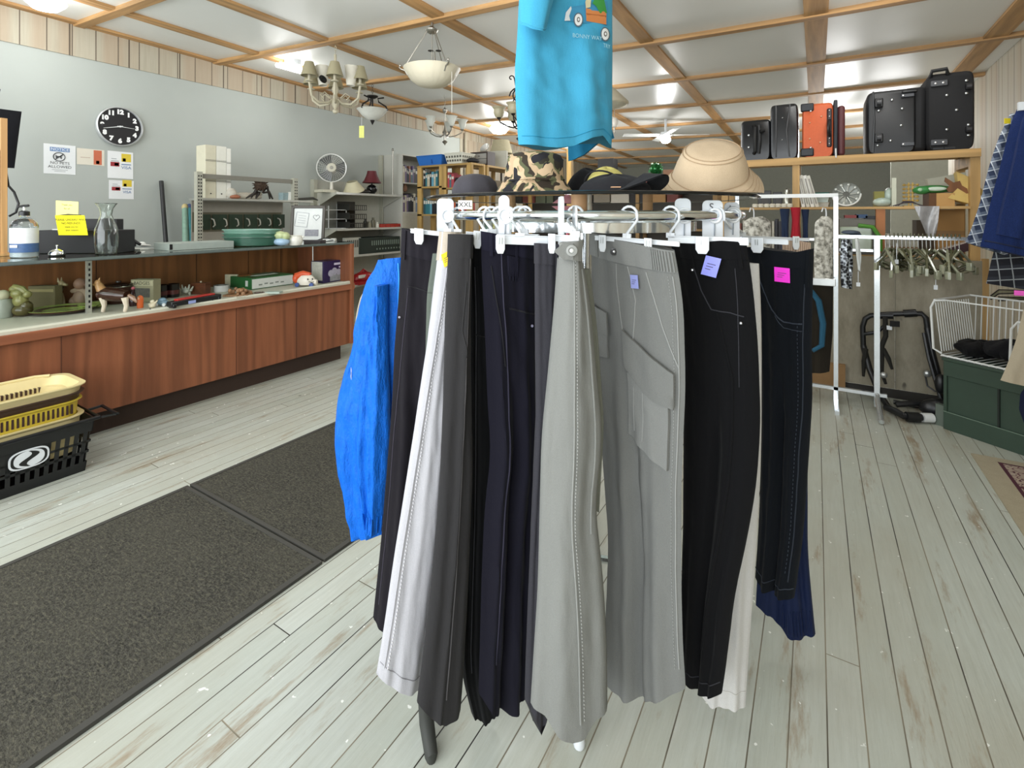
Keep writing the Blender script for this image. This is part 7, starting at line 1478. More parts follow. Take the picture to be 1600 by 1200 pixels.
t = NT('floral_print'); n = t.noise(t.mapping((1, 1, 1)), 38, 3, .6); t.col(t.ramp(n, [(.35, '#6c6a62'), (.47, '#a9a69b'), (.6, '#d5d3c9')])); t.bump(n, .4, .006); FLOR = t.fin(.85)
def dress(name, label, cat, L, R, d, mat, hookx=None, seed=0, fold=.006, th=.02, body='cloth'):
    G = Gar(L, R, d, d, th, fold, (2, 4), seed=seed); p = G.pt(.5, 0); o = T(name, label, cat, V(p.x, p.y, p.z)); G.body(body, mat, o, 14, 30)
    if hookx: MB().tube([PD(hookx, L[0][1]+2, d), PD(hookx, 332, d), PD(hookx-1, 326, d), PD(hookx-5, 325, d), PD(hookx-7, 331, d)], .004, 6).build('hanger_hook', WHITEP, o)
    return o
dR = 3.76/ (CS+SN*(1190-800)/F*1.0) if 0 else None
def dep_at(px, Y): p = PY(px, HY, Y); return -p.x*SN+p.y*CS
dress('floral_blouse', 'grey and white leafy print top on the left of the garment rack', 'top', [(1172, 340), (1162, 346), (1160, 380), (1160, 420)], [(1192, 338), (1204, 346), (1205, 370), (1206, 420)], dep_at(1185, YR-.03), FLOR, 1178, 41)
dress('floral_dress', 'long grey leafy print dress on the right of the garment rack', 'dress', [(1284, 338), (1273, 347), (1272, 400), (1273, 437)], [(1296, 338), (1303, 346), (1303, 380), (1302, 437)], dep_at(1288, YR-.03), FLOR, 1291, 42)
for (x0, x1, c_, l_, y0_) in ((1218, 1234, '#232e45', 'left navy panel dress beside the red one', 326), (1235, 1251, '#a52430', 'narrow bright red dress on the garment rack', 324), (1252, 1264, '#1f2a42', 'right navy panel dress beside the red one', 327)):
    dress('slim_dress', l_, 'dress', [(x0, y0_), (x0+3, 345), (x0+(3 if c_ != '#a52430' else 0), 372), (x0+2, 410)], [(x1, y0_), (x1-2, 345), (x1-(2 if c_ != '#a52430' else 0), 372), (x1-1, 410)], dep_at(1240, YR-.03), FAB(c_), None, 43)
t = NT('sequins'); vz = t.add('ShaderNodeTexVoronoi'); t.l(t.mapping(), vz.inputs[0]); vz.inputs['Scale'].default_value = 60; t.col(t.ramp(vz.outputs['Distance'], [(.2, '#0e0f12'), (.5, '#3a3d42'), (.75, '#b9c0c6')])); SEQ = t.fin(.25, .3)
dress('sequin_scarf', 'black and silver sequinned scarf hanging between the chrome posts', 'scarf', [(1314, 374), (1313, 410), (1315, 449)], [(1331, 374), (1332, 410), (1331, 452)], dep_at(1322, YR-.03), SEQ, None, 44, .008)
dress('white_ribbon', 'thin white plastic ribbon with tag between the chrome posts', 'ribbon', [(1336, 372), (1338, 400), (1341, 422)], [(1342, 372), (1346, 400), (1344, 424)], dep_at(1340, YR-.03), P('#d0d3d0', .4), None, 45, .004, .004)
dd = dep_at(1341, YR-.03); o = T('white_tag', 'white paper tag on a string below the white ribbon', 'tag', PD(1341, 447, dd)); MB().tube([PD(1341, 424, dd), PD(1341, 442, dd)], .002, 5).build('string', WHITEP, o); MB().box(PD(1341, 444.5, dd), (.020, .002, .024), rz=0).build('tag_card', WHITEP, o)
o = T('black_sandal', 'blue grey sandal tucked over the crossbar', 'sandal', PD(1330, 368, dd)); MB().ell(PD(1329, 363, dd+.05), (.05, .03, .014)).ell(PD(1337, 367, dd+.05), (.03, .02, .02)).build('upper', P('#3f4a58', .5), o)
# dark hanging cover and cardboard behind the jeans
dress('garment_cover', 'dark brown long garment cover hanging behind the indigo jeans', 'garment cover', [(1250, 440), (1250, 520), (1252, 582)], [(1302, 440), (1301, 520), (1296, 580)], dep_at(1280, YR-.04), FAB('#2f2a22'), None, 46, .006, .03)
dd = dep_at(1280, YR-.04)-.05; o = tag(MB().tube([PD(1262, 447, dd), PD(1279, 470, dd), PD(1286, 505, dd), PD(1284, 540, dd), PD(1270, 548, dd)], [.012, .018, .018, .016, .012], 8).build('teal_strap', FAB('#2b5a74')), 'curved teal strap on the dark garment cover', 'strap')
q = PD(1282, 440, dd); tag(MB().box(q, (.16, .05, .045)).build('silver_shelf_end', P('#dfe2e2', .2, .5), bevel=.004), 'bright silver bar end below the floral dress', 'bar')
tag(MB().box(PZ(1280, 606, 0)+V(-.02, .10, .09), (.34, .2, .18)).build('floor_carton', P('#8a6a44', .8)), 'brown cardboard carton on the floor behind the jeans', 'carton')
# clear plastic hangers
CLR = P('#55563f', .12, 0, .6, 0, 40, .8); CLR2 = P('#8f917a', .12, 0, .5, 0, 40, .8)
def clear_hanger(label, px, k, rz, m):
    p = PY(px, 372, YR); p = V(p.x, YR, 1.072); o = T('clear_hanger', label, 'hanger', p-V(0, 0, .3), 'clear plastic clip hangers on the lower chrome rack')
    d = V(math.cos(rz), math.sin(rz), 0); L = .15
    b = MB().tube([p+V(0, -.012, -.01), p+V(0, -.010, .008), p+V(0, 0, .014), p+V(0, .012, .006), p+V(0, .010, -.04), p+V(0, .0, -.09)], .003, 5); b.build('hook', CLR, o)
    MB().tube([p+V(0, 0, -.09)-d*L+V(0, 0, -.09+k), p+V(0, 0, -.09)-d*L*.5+V(0, 0, -.04), p+V(0, 0, -.08), p+V(0, 0, -.13)+d*L*.5, p+V(0, 0, -.18-k)+d*L, p+V(0, 0, -.20-k)], .0075, 6).build('arms', m, o); MB().tube([p+V(0, 0, -.17+k)-d*L*.95, p+V(0, .01, -.20)-d*L*.3, p+V(0, .01, -.20)+d*L*.3, p+V(0, 0, -.19-k)+d*L*.95], .006, 6).build('crossbar', CLR, o)
    for s_ in (-1, 1): q = p+V(0, 0, -.19+(k if s_ < 0 else -k))+d*L*s_; MB().box(q, (.03, .018, .045), rz=rz).build('clip', CLR2, o, bevel=.003)
rr = random.Random(12)
for k in range(19): clear_hanger('clear plastic clip hanger, %s from the left on the lower rack' % (ordw+['thirteenth', 'fourteenth', 'fifteenth', 'sixteenth', 'seventeenth', 'eighteenth', 'nineteenth'])[k], 1384+k*6.4, rr.uniform(-.03, .03), PI/2+rr.uniform(-.75, .75), CLR if k % 3 else CLR2)
for px_, y0_, y1_, l_ in ((1401, 380, 412, 'white string tag among the clear hangers at left'), (1462, 430, 452, 'white string tag hanging lowest under the clear hangers')):
    dd = dep_at(px_, YR-.05); o = T('white_tag', l_, 'tag', PD(px_, y1_, dd)); MB().tube([PD(px_, y0_, dd), PD(px_, y1_-5, dd)], .002, 5).build('string', WHITEP, o); MB().box(PD(px_, y1_-3, dd), (.018, .002, .026)).build('tag_card', WHITEP, o)
# ---------------------------------------------------------------- folded stroller frame
SB = P('#17181a', .35); yS = YS-.10
o = T('stroller_frame', 'folded black tubular stroller frame leaning on the plywood', 'stroller frame', PY(1415, 640, yS))
def Q(px, py, dy=0): return PY(px, py, yS+dy)
MB().tube([Q(1349, 540), Q(1348, 510), Q(1352, 498), Q(1360, 493), Q(1385, 491), Q(1415, 490), Q(1440, 490), Q(1447, 497), Q(1449, 512)], .016, 10).build('push_handle', SB, o)
MB().tube([Q(1412, 490.0), Q(1432, 489.0)], .024, 12).build('grip', BLACKP, o); MB().tube([Q(1374, 493), Q(1395, 493)], .022, 12).build('grip', BLACKP, o)
MB().tube([Q(1449, 512), Q(1455, 545, -.02), Q(1467, 590, -.04), Q(1474, 632, -.05)], .018, 10).build('side_tube', SB, o); MB().tube([Q(1444, 520, -.02), Q(1452, 560, -.05), Q(1470, 622, -.10)], .012, 8).build('side_tube', SB, o)
MB().tube([Q(1349, 540), Q(1358, 575, -.05), Q(1374, 615, -.12), Q(1388, 636, -.2)], .018, 10).build('side_tube', SB, o)
MB().tube([PZ(1384, 636, .03), PZ(1400, 643, .03), PZ(1412, 650, .03), PZ(1440, 652, .03), PZ(1470, 653, .03)], .020, 10).build('axle_bar', SB, o)
MB().tube([PZ(1416, 651, .031), PZ(1436, 652.5, .031)], .028, 12).build('foam_sleeve', BLACKP, o); MB().tube([PZ(1441, 652.5, .031), PZ(1457, 653, .031)], .026, 12).build('white_sleeve', P('#d8dad8', .5), o)
MB().tube([PZ(1400, 632, .05), PZ(1430, 630, .07), PZ(1462, 636, .05)], .018, 8).tube([PZ(1396, 628, .02), PZ(1440, 636, .02)], .014, 8).build('rear_axle', SB, o)
for (pts_, n_) in (([(1383, 495), (1384, 525), (1376, 545), (1378, 570)], 'strap'), ([(1380, 545), (1388, 560), (1394, 577)], 'strap'), ([(1353, 545), (1350, 565), (1349, 588)], 'strap'), ([(1378, 540), (1377, 580), (1384, 600)], 'strap')): MB().tube([Q(x, y, -.04) for x, y in pts_], [.014]*(len(pts_)-1)+[.008], 6).build(n_, FAB('#2a2925'), o)
MB().tube([Q(1350, 522, -.01), Q(1370, 519, -.03), Q(1384, 508, -.01)], .012, 8).build('hinge_bar', SB, o); MB().ell(Q(1381, 586, -.08), (.02, .015, .02)).build('metal_hinge', P('#b9bbb9', .3, .7), o); MB().ell(Q(1449, 584, -.02), (.02, .015, .022)).build('metal_hinge', P('#b9bbb9', .3, .7), o)
MB().tube([Q(1446, 587, -.02), Q(1449, 603, -.02), Q(1462, 612, -.05)], .005, 6).build('brake_cable', BLACKP, o); MB().box(Q(1389, 512, -.05), (.03, .004, .026)).build('paper_label', WHITEP, o); MB().box(Q(1398, 506, -.05), (.05, .01, .035), rz=.2).build('buckle_pad', BLACKP, o)
MB().ell(PZ(1466, 640, .06), (.09, .05, .06)).ell(PZ(1470, 600, .2)+V(0, 0, 0), (.03, .03, .06)).build('wheel_block', SB, o)
# ---------------------------------------------------------------- green trunk
tc = V(.61, 3.63, 0); td = V(.803, -.595, 0); tn = V(.595, .803, 0); TM = Matrix((td, tn, V(0, 0, 1))).transposed(); TL, TD, TH = .55, .36, .398
GT = P('#2f4235', .55, 0, .18, .1, 12); o = T('storage_chest', 'dark green painted wooden trunk with panelled front', 'trunk', tc+td*TL/2+tn*TD/2)
def tb(b, x0, x1, y0, y1, z0, z1): return b.box(tc+td*(x0+x1)/2+tn*(y0+y1)/2+V(0, 0, (z0+z1)/2), (x1-x0, y1-y0, z1-z0), M=TM)
tb(MB(), .0, TL, .008, TD, .0, TH-.015).build('body', GT, o); tb(MB(), -.008, TL+.01, -.006, TD, TH-.015, TH).build('lid', GT, o, bevel=.003)
tb(tb(MB(), .0, TL, -.004, .008, .0, .10), 0, TL, -.004, .008, .30, TH-.015).build('front_rails', GT, o, bevel=.002); tb(MB(), .0, .015, -.002, .008, .10, .30).build('corner_stile', GT, o); tb(MB(), .235, .243, -.001, .009, .10, .30).build('panel_joint', P('#141d17', .7), o)
tb(MB(), 0, TL, -.0055, -.0035, .098, .1015).build('worn_edge', P('#6f8272', .6), o); tb(MB(), -.05, .0, .02, .05, .0, .12).build('side_bracket', P('#5c665c', .6), o); tb(MB(), .47, .50, -.02, -.004, .05, .13).build('handle', P('#22302a', .5), o)
WW = P('#dcdedb', .35, 0, .03)
o = T('wire_basket', 'white wire basket of dark clothes on the green trunk', 'basket', tc+td*.27+tn*.17+V(0, 0, TH)); zb, zt = TH+.006, TH+.32; b = MB(); x0, x1, y0_, y1_ = -.02, .56, .02, .34
def tp(x, y, z): return tc+td*x+tn*y+V(0, 0, z)
fl_ = .02
for y, s_ in ((y0_, -1), (y1_, 1)):
    N = 22 if s_ > 0 else 10
    if s_ > 0:
        for k in range(N): x = lerp(x0, x1, k/(N-1)); b.tube([tp(x, y, zb), tp(x, y+fl_*s_, zt)], .0028, 5)
b.build('rear_wires', WW, o); b = MB()
for k in range(15): y = lerp(y0_, y1_, k/14); b.tube([tp(x0, y, zb+.02), tp(x0-.03, y, zt-.02)], .0026, 5)
b.build('side_wires', WW, o)
b = MB(); b.tube([tp(x0, y0_, zb+.01), tp(x0-.035, y0_-.01, zb+.03), tp(x0-.045, y0_-.015, zt-.05), tp(x0-.03, y0_-.01, zt-.01), tp(x0+.02, y0_-.005, zt)], .006, 7); b.tube([tp(x0-.03, y0_-.01, zt-.005), tp(x0-.03, y1_+.02, zt), tp(x1, y1_+.02, zt)], .0055, 7); b.tube([tp(x0+.02, y0_-.005, zt), tp(x1, y0_-.005, zt)], .004, 6); b.tube([tp(x0, y0_, zb), tp(x1, y0_, zb)], .0055, 7); b.build('rim_wire', WW, o)
b = MB()
for k in range(20): x = lerp(x0, x1, k/19); b.tube([tp(x, y0_-.008, zb-.004), tp(x, y0_, zb+.004), tp(x, y1_, zb)], .0028, 5)
b.build('bottom_wires', WW, o)
b = MB(); xq = .30
b.tube([tp(xq, y0_, zb), tp(xq-.02, y0_-.01, zb+.05), tp(xq-.015, y0_-.01, zt-.10), tp(xq+.01, y0_-.01, zt-.06), tp(xq+.2, y0_-.01, zt-.055)], .006, 7)
for k in range(9): x = xq+.01+.022*k; b.tube([tp(x, y0_, zb), tp(x, y0_-.008, zt-.06)], .0026, 5)
b.build('front_panel', WW, o)
rr = random.Random(6)
for k in range(4):
    c_ = tp(.08+.12*k, .16+.03*(k % 2), TH+.055+.018*k); o = T('dark_garment', ('small black garment at the left of the wire basket', 'black crumpled garment in the wire basket middle', 'black and grey garment heaped in the wire basket', 'black garment at the right of the wire basket')[k], 'clothing', V(c_.x, c_.y, TH+.012), 'dark clothes in the wire basket')
    sd = k*3.1
    MB().grid(lambda u, v: c_+TM@(V(math.cos(2*PI*u)*math.sin(PI*v)*(.09+.02*math.sin(6*PI*u+sd)), math.sin(2*PI*u)*math.sin(PI*v)*.12, -math.cos(PI*v)*(.046+.014*k*.6))*(1+.28*mnoise.noise(V(math.cos(2*PI*u)*2+sd, math.sin(2*PI*u)*2, v*4)))), 30, 16, True).build('cloth_heap', FAB(('#0d0d0f', '#131316', '#1a1a1b', '#101012')[k], wr=.6), o)
    if k == 2: MB().box(c_+TM@V(-.03, -.10, .02), (.05, .01, .03), M=TM).build('grey_patch', FAB('#5b5d5c'), o)
# wire hangers on the wall at right
for k in range(3): p = PX(1560, 462-6*k, 1.1); dd = 3.0; tag(MB().tube([PD(1548, 468-3*k, dd), PD(1560, 459-3*k, dd), PD(1600, 458-2*k, dd), PD(1640, 466, dd), PD(1560, 470-3*k, dd)], .004, 6).build('wire_hanger', P('#1b1b1a', .4) if k != 1 else P('#7f8266', .4)), ('black wire hanger lowest above the wire basket', 'olive wire hanger in the middle above the wire basket', 'black wire hanger highest above the wire basket')[k], 'hanger', 'loose hangers above the wire basket')
# ---------------------------------------------------------------- rug
o = T('floor_rug', 'cream bordered rug with maroon scroll pattern at the right edge', 'rug', V(1.0, 2.6, 0)); rx0, ry1 = .66, 3.31
MB().bx(rx0, WR-.01, 1.9, ry1, .0, .007).build('border', FAB('#a69c83', '#b9af96', weave=300), o)
t = NT('rug_pattern'); n = t.noise(t.mapping(), 24, 2, .4); c = t.ramp(n, [(0, '#9d8d80'), (.42, '#5d2c38'), (.46, '#a39283'), (.56, '#4d2630'), (.60, '#a8988a')], True); t.col(c); t.bump(t.noise(t.mapping(), 300), .4, .003); RUGM = t.fin(.95)
MB().bx(rx0+.085, WR-.01, 1.9, ry1-.055, .006, .0082).build('maroon_line', FAB('#4f2733'), o); MB().bx(rx0+.100, WR-.012, 1.9, ry1-.07, .007, .0092).build('scroll_field', RUGM, o)
# ---------------------------------------------------------------- clothes at the right edge
t = NT('plaid'); sx_ = t.add('ShaderNodeSeparateXYZ'); t.l(t.mapping((1, 1, 1), (0, .25, 0)), sx_.inputs[0])
g1 = groove(t, sx_.outputs[2], .042, .004); g2 = groove(t, sx_.outputs[0], .042, .004); g3 = groove(t, sx_.outputs[2], .042, .018); g4 = groove(t, sx_.outputs[0], .042, .018)
c = t.mix(g3, '#2f3a52', '#5f6a7c'); c = t.mix(t.mix(.5, g4, 0.0), c, '#8b93a0'); c = t.mix(g1, c, '#c3c9d0'); c = t.mix(g2, c, '#c3c9d0'); t.col(c); PLD = t.fin(.9)
G = Gar([(1578, 178), (1560, 215), (1545, 260), (1530, 320), (1516, 362), (1508, 378)], [(1612, 178), (1600, 240), (1590, 320), (1575, 400)], 2.52, 2.48, .02, .008, seed=51, hem=[0, .0, 0])
o = gar('plaid_shirt', 'blue and white plaid shirt behind the blue fleece at right edge', G, PLD, 'shirt', 'torso')
t = NT('dark_plaid'); sx_ = t.add('ShaderNodeSeparateXYZ'); t.l(t.mapping((1, 1, 1), (0, .1, 0)), sx_.inputs[0]); g1 = groove(t, sx_.outputs[2], .055, .005); g2 = groove(t, sx_.outputs[0], .055, .005); g3 = groove(t, sx_.outputs[2], .055, .022)
c = t.mix(g3, '#15171f', '#282b33'); c = t.mix(g1, c, '#8f9496'); c = t.mix(g2, c, '#8f9496'); t.col(c); DPL = t.fin(.9)
G = Gar([(1556, 380), (1548, 410), (1541, 443)], [(1660, 380), (1660, 462)], 2.55, 2.5, .02, .006, seed=52)
gar('dark_plaid_skirt', 'black and white plaid garment below the blue fleece', G, DPL, 'skirt', 'cloth')
G = Gar([(1590, 168), (1580, 190), (1568, 240), (1552, 300), (1540, 350), (1532, 385)], [(1690, 180), (1690, 300), (1680, 412)], 2.40, 2.30, .035, .012, seed=53, hem=[0, .01, .0])
o = gar('blue_fleece', 'navy blue fleece jacket hanging at the right picture edge', G, FAB('#131f42', '#22366c', weave=300, wr=.6), 'jacket', 'torso')
G.seam('hem_seam', P('#141f3d', .8), o, [(.02, .955), (.98, .955)], .004); G.patch('sleeve_fold', FAB('#131f42', '#22366c', weave=300, wr=.6), o, .10, .34, .05, .90, .022, th=.02)
MB().box(G.pt(.12, .02)+V(0, 0, .02), (.06, .02, .04)).build('collar_tag', WHITEP, o); 
q = PD(1574, 189, 2.42); tag(MB().box(q, (.028, .003, .026), rz=.5).build('yellow_tag', P('#e8d22a', .6)), 'yellow price tag on the plaid shirt shoulder', 'price tag')
G = Gar([(1640, 470), (1600, 478), (1588, 530), (1572, 574), (1563, 594)], [(1700, 470), (1690, 620)], 1.95, 1.9, .03, .008, seed=54)
o = gar('beige_coat', 'beige coat hem at the lower right picture edge', G, FAB('#a2967f', '#b5a992'), 'coat', 'torso')
G = Gar([(1610, 595), (1594, 615), (1592, 640), (1600, 662)], [(1700, 600), (1700, 690)], 2.02, 1.98, .02, .006, seed=55)
gar('navy_garment', 'sliver of navy cloth under the beige coat', G, FAB('#141a30'), 'clothing', 'cloth')
tag(MB().box(PD(1593, 458, 2.2), (.035, .003, .022)).build('pink_tag', P('#e858c0', .6)), 'pink price tag at the right picture edge', 'price tag')
o = T('side_rail', 'chrome rail along the right wall carrying coats', 'clothes rail', V(1.25, 2.2, 0)); rl = PD(1625, 165, 2.42); MB().tube([V(rl.x, 1.2, rl.z+.02), V(rl.x, 3.2, rl.z+.02)], .012).build('rail_bar', CHROME, o); MB().tube([V(rl.x, 1.2, rl.z+.02), V(rl.x, 1.2, 0)], .012).build('post', CHROME, o); MB().tube([V(rl.x, 1.9, .95), V(rl.x, 1.2, .95)], .012).build('rail_bar', CHROME, o)
o = T('coat_hanger', 'dark hanger holding the beige coat below the side rail', 'hanger', PD(1668, 468, 1.93)); hp_ = PD(1668, 468, 1.93); MB().tube([PD(1645, 474, 1.94), hp_+V(0, 0, .03), PD(1692, 474, 1.92)], .006, 7).build('shoulders', BLACKP, o); MB().tube([hp_+V(0, 0, .03), V(rl.x, hp_.y, .965), V(rl.x+.02, hp_.y, .97)], .004, 6).build('hook', STEEL, o)
# ---------------------------------------------------------------- ceiling lamps and hanging fittings
def ceil(p): return V(p.x, p.y, HC(p.x, p.y))
def lampat(px, py, lam): return CAM+ray(px, py)*lam
def chain(b, p0, p1, n=None, r=.009):
    p0, p1 = V(p0), V(p1); L = (p1-p0).length; n = n or max(2, int(L/.03)); d = (p1-p0).normalized(); a = d.orthogonal().normalized(); c = d.cross(a)
    for k in range(n):
        m = p0.lerp(p1, (k+.5)/n); s = a if k % 2 else c
        b.tube([m+d*(L/n*.62)*math.cos(t)+s*r*math.sin(t) for t in [q*PI/4 for q in range(8)]], .002, 4, True)
GLW = P('#d9d6c4', .3, 0, .1, 0, 12); GLS = P('#c9cac0', .3)
# 1 cream chandelier with fabric shades
c = lampat(524, 145, .0057); cp = ceil(c); z0 = c.z
o = T('cream_chandelier', 'cream painted chandelier with small fabric shades near the left wall', 'chandelier', V(c.x, c.y, z0-.12), 'second-hand ceiling lamps'); CRP = P('#b5ae96', .5)
b = MB(); chain(b, V(c.x, c.y, z0+.34), cp); b.build('chain', CRP, o)
MB().lathe(V(c.x, c.y, z0), [(0, -.19), (.02, -.18), (.025, -.16), (.01, -.145), (.03, -.11), (.036, -.08), (.02, -.05), (.018, 0), (.03, .03), (.022, .06), (.012, .1), (.012, .34), (0, .34)], 18, cap=False).build('column', CRP, o)
for k in range(6):
    a = 2*PI*k/6+.35; d = V(math.cos(a), math.sin(a), 0); q = V(c.x, c.y, z0); R9 = .24; up = .05 if k % 2 else .10
    am = MB().tube([q+d*.02+V(0, 0, -.06), q+d*.07+V(0, 0, -.10), q+d*.15+V(0, 0, -.11), q+d*.22+V(0, 0, -.06), q+d*R9+V(0, 0, .02+up*.3)], .010, 8).tube([q+d*.05+V(0, 0, -.05), q+d*.10+V(0, 0, -.01), q+d*.14+V(0, 0, -.04), q+d*.11+V(0, 0, -.07)], .005, 6).build('arm', CRP, o)
    e = q+d*R9+V(0, 0, .02+up*.3); MB().lathe(e, [(0, 0), (.03, .005), (.034, .012), (.012, .016), (.012, .08), (0, .08)], 14, cap=False).build('candle_cup', CRP, am)
    MB().lathe(e+V(0, 0, .05), [(.068, 0), (.070, .003), (.036, .12), (.034, .12), (.065, .003)], 24, cap=False).build('shade', P('#9b9477', .8, 0, .1, .3, 120), am)
for (px_, py_, tl) in ((548, 118, .2), (505, 118, -.3)):
    q = lampat(px_, py_+16, .0056); MB().lathe(q, [(.034, 0), (.036, .0), (.058, .17), (.055, .17)], 24, Matrix.Rotation(tl*.3, 3, 'Y'), cap=False).build('pale_shade', P('#d5d1c2', .7), o)
q = lampat(503, 125, .0055); MB().lathe(q, [(.012, 0), (.036, .01), (.036, .02), (0, .0)], 18, Matrix.Rotation(1.2, 3, 'Y'), cap=False).build('dark_cap', BLACKP, o)
# 2 black semi-flush lamp with white bowl
c = lampat(582, 180, .0073); cp = ceil(c); o = T('bowl_lamp', 'black iron ceiling lamp with white glass bowl and yellow tag', 'ceiling lamp', V(c.x, c.y, c.z-.1), 'second-hand ceiling lamps')
MB().lathe(c, [(0, -.062), (.06, -.05), (.12, .0), (.168, .06), (.175, .064), (.165, .062), (.115, .008), (.055, -.04), (0, -.05)], 36, cap=False).build('glass_bowl', P('#d8dad2', .3), o)
MB().lathe(c, [(0, -.115), (.008, -.10), (.02, -.075), (.026, -.058), (0, -.055)], 16, cap=False).build('finial', IRON, o); MB().cyl(c+V(0, 0, -.05), c+V(0, 0, .19), .010).lathe(c+V(0, 0, .19), [(.0, 0), (.03, .0), (.062, .02), (.062, .03), (0, .03)], 20, cap=False).build('stem', IRON, o)
for k in range(3): a = 2*PI*k/3+.6; d = V(math.cos(a), math.sin(a), 0); MB().tube([c+d*.17+V(0, 0, .055), c+d*.15+V(0, 0, .10), c+d*.07+V(0, 0, .15), c+d*.06+V(0, 0, .19), c+d*.13+V(0, 0, .20)], .009, 7).build('arm', IRON, o)
b = MB(); chain(b, c+V(0, 0, .22), cp); b.build('chain', IRON, o)
q = lampat(565, 206, .0072); tg = MB().box(q, (.055, .003, .135), rz=math.atan2(SN, CS)).build('price_tag', P('#dde07a', .6), o); MB().tube([q+V(0, 0, .067), lampat(565, 182, .0072)], .002, 5).build('string', WHITEP, tg)
# 3 large pendant bowl
c = lampat(675, 108, .00495); cp = ceil(c); o = T('pendant_bowl_lamp', 'large cream ribbed glass bowl hung on three chains', 'pendant lamp', V(c.x, c.y, c.z-.1), 'second-hand ceiling lamps')
MB().lathe(c, [(0, -.145), (.05, -.142), (.11, -.125), (.16, -.09), (.195, -.04), (.215, -.005), (.22, .002), (.21, .002), (.19, -.035), (.155, -.082), (.105, -.115), (0, -.135)], 64, cap=False, wob=lambda a, z: .012*math.cos(22*a)*(z < -.02)).build('glass_bowl', P('#cfc8b2', .35, 0, .1, 0, 8), o)
tt = c+V(0, 0, .29); MB().lathe(tt, [(0, -.02), (.02, -.018), (.045, 0), (.05, .012), (.03, .022), (.012, .04), (.01, .07), (0, .07)], 24, cap=False).build('top_plate', NICKEL, o)
for k in range(3):
    a = 2*PI*k/3+math.atan2(SN, CS)+PI+.15; d = V(math.cos(a), math.sin(a), 0); MB().tube([tt+d*.04, c+d*.20+V(0, 0, .02)], .004, 6).build('rod', NICKEL, o)
    MB().tube([c+d*.235+V(0, 0, .018), c+d*.248+V(0, 0, .0), c+d*.232+V(0, 0, -.012), c+d*.205+V(0, 0, -.02), c+d*.185+V(0, 0, -.055)], .006, 7).ell(c+d*.24+V(0, 0, .016), .011).build('scroll_clip', NICKEL, o)
b = MB(); chain(b, tt+V(0, 0, .07), cp); b.build('chain', NICKEL, o)
MB().cyl(tt, c+V(0, 0, -.0), .004).build('centre_rod', NICKEL, o); ps = MB().cyl(c+CR*.02+V(0, 0, .06), c+CR*.02+V(0, 0, .14), .010, .004).build('socket', NICKEL, o)
for s_ in (-1, 1): MB().lathe(c+CR*(.02+.03*s_)+V(0, 0, .14), [(.005, .006), (.022, .003), (.022, 0), (0, 0)], 14, cap=False).build('socket_dish', IRON, ps)
q = lampat(706, 112, .0048); MB().tube([q, q-V(0, 0, .31)], .0022, 5).build('pull_cord', P('#cfcdc2', .5), o)
# 4 five-light chandelier with frosted bells
def bell_chandelier(name, label, c, n, R9, m, gm, up=.10, shade=(.030, .062, .12), ph=0, drop=.2, ztop=None):
    cp = ceil(c); o = T(name, label, 'chandelier', V(c.x, c.y, c.z-drop), 'second-hand ceiling lamps')
    MB().lathe(c, [(0, -drop), (.008, -drop+.02), (.035, -drop+.05), (.012, -drop+.07), (.014, -.06), (.03, -.03), (.014, .0), (.008, .06), (.006, .20), (.024, .225), (.03, .25), (.012, .27), (0, .29)], 18, cap=False).build('column', m, o)
    b = MB(); chain(b, c+V(0, 0, .29), cp); b.build('chain', m, o)
    for k in range(n):
        a = 2*PI*k/n+ph; d = V(math.cos(a), math.sin(a), 0)
        am = MB().tube([c+V(0, 0, -.05), c+d*.06+V(0, 0, -.085), c+d*R9*.6+V(0, 0, -.07), c+d*R9*.95+V(0, 0, -.03), c+d*R9+V(0, 0, -.0)], .007, 7).build('arm', m, o)
        e = c+d*R9; MB().lathe(e, [(0, -.01), (.016, 0), (.022, .012), (.012, .02), (0, .02)], 14, cap=False).build('cup', m, am)
        MB().lathe(e+V(0, 0, .014), [(shade[0]*.6, 0), (shade[0], .01), (shade[0]*1.35, shade[2]*.45), (shade[1]*.85, shade[2]*.8), (shade[1]*1.15, shade[2]), (shade[1]*1.1, shade[2]), (shade[1]*.8, shade[2]*.8), (shade[0]*1.2, shade[2]*.45)], 24, cap=False).build('shade', gm, am)
    return o
c = lampat(695, 203, .0080); bell_chandelier('nickel_chandelier', 'brushed nickel chandelier with five frosted bell shades', c, 5, .22, NICKEL, P('#c9cbc2', .35), ph=math.atan2(SN, CS)+.2)
# 5 dark iron chandelier partly behind the shirt
c = lampat(812, 186, .0062); o = bell_chandelier('iron_chandelier', 'dark wrought iron chandelier with cream cup shades beside the shirt', c, 5, .20, IRON, P('#b5ad90', .4), shade=(.04, .060, .10), ph=math.atan2(SN, CS)+PI, drop=.24)
for s_ in (-1, 1):
    pts = [c+CR*s_*(.10*math.cos(t)*(1-t/9)+.0)+V(0, 0, .22+.10*math.sin(t)*(1-t/9)) for t in [q*.45 for q in range(10)]]; MB().tube(pts, .007, 6).build('scroll', IRON, o); MB().tube([c+V(0, 0, -.04), c+CR*s_*.07+V(0, 0, .04), c+CR*s_*.04+V(0, 0, .14), c+V(0, 0, .2)], .007, 6).build('scroll', IRON, o)
pts = [lampat(799, 122, .0062)+CR*(.028*math.cos(t)*(1-t/8))+V(0, 0, .028*math.sin(t)*(1-t/8)) for t in [q*.5 for q in range(11)]]; MB().tube(pts, .006, 6).tube([pts[0], lampat(806, 135, .0062), lampat(806, 150, .0062), lampat(801, 160, .0062)], .006, 6).build('top_scroll', IRON, o)
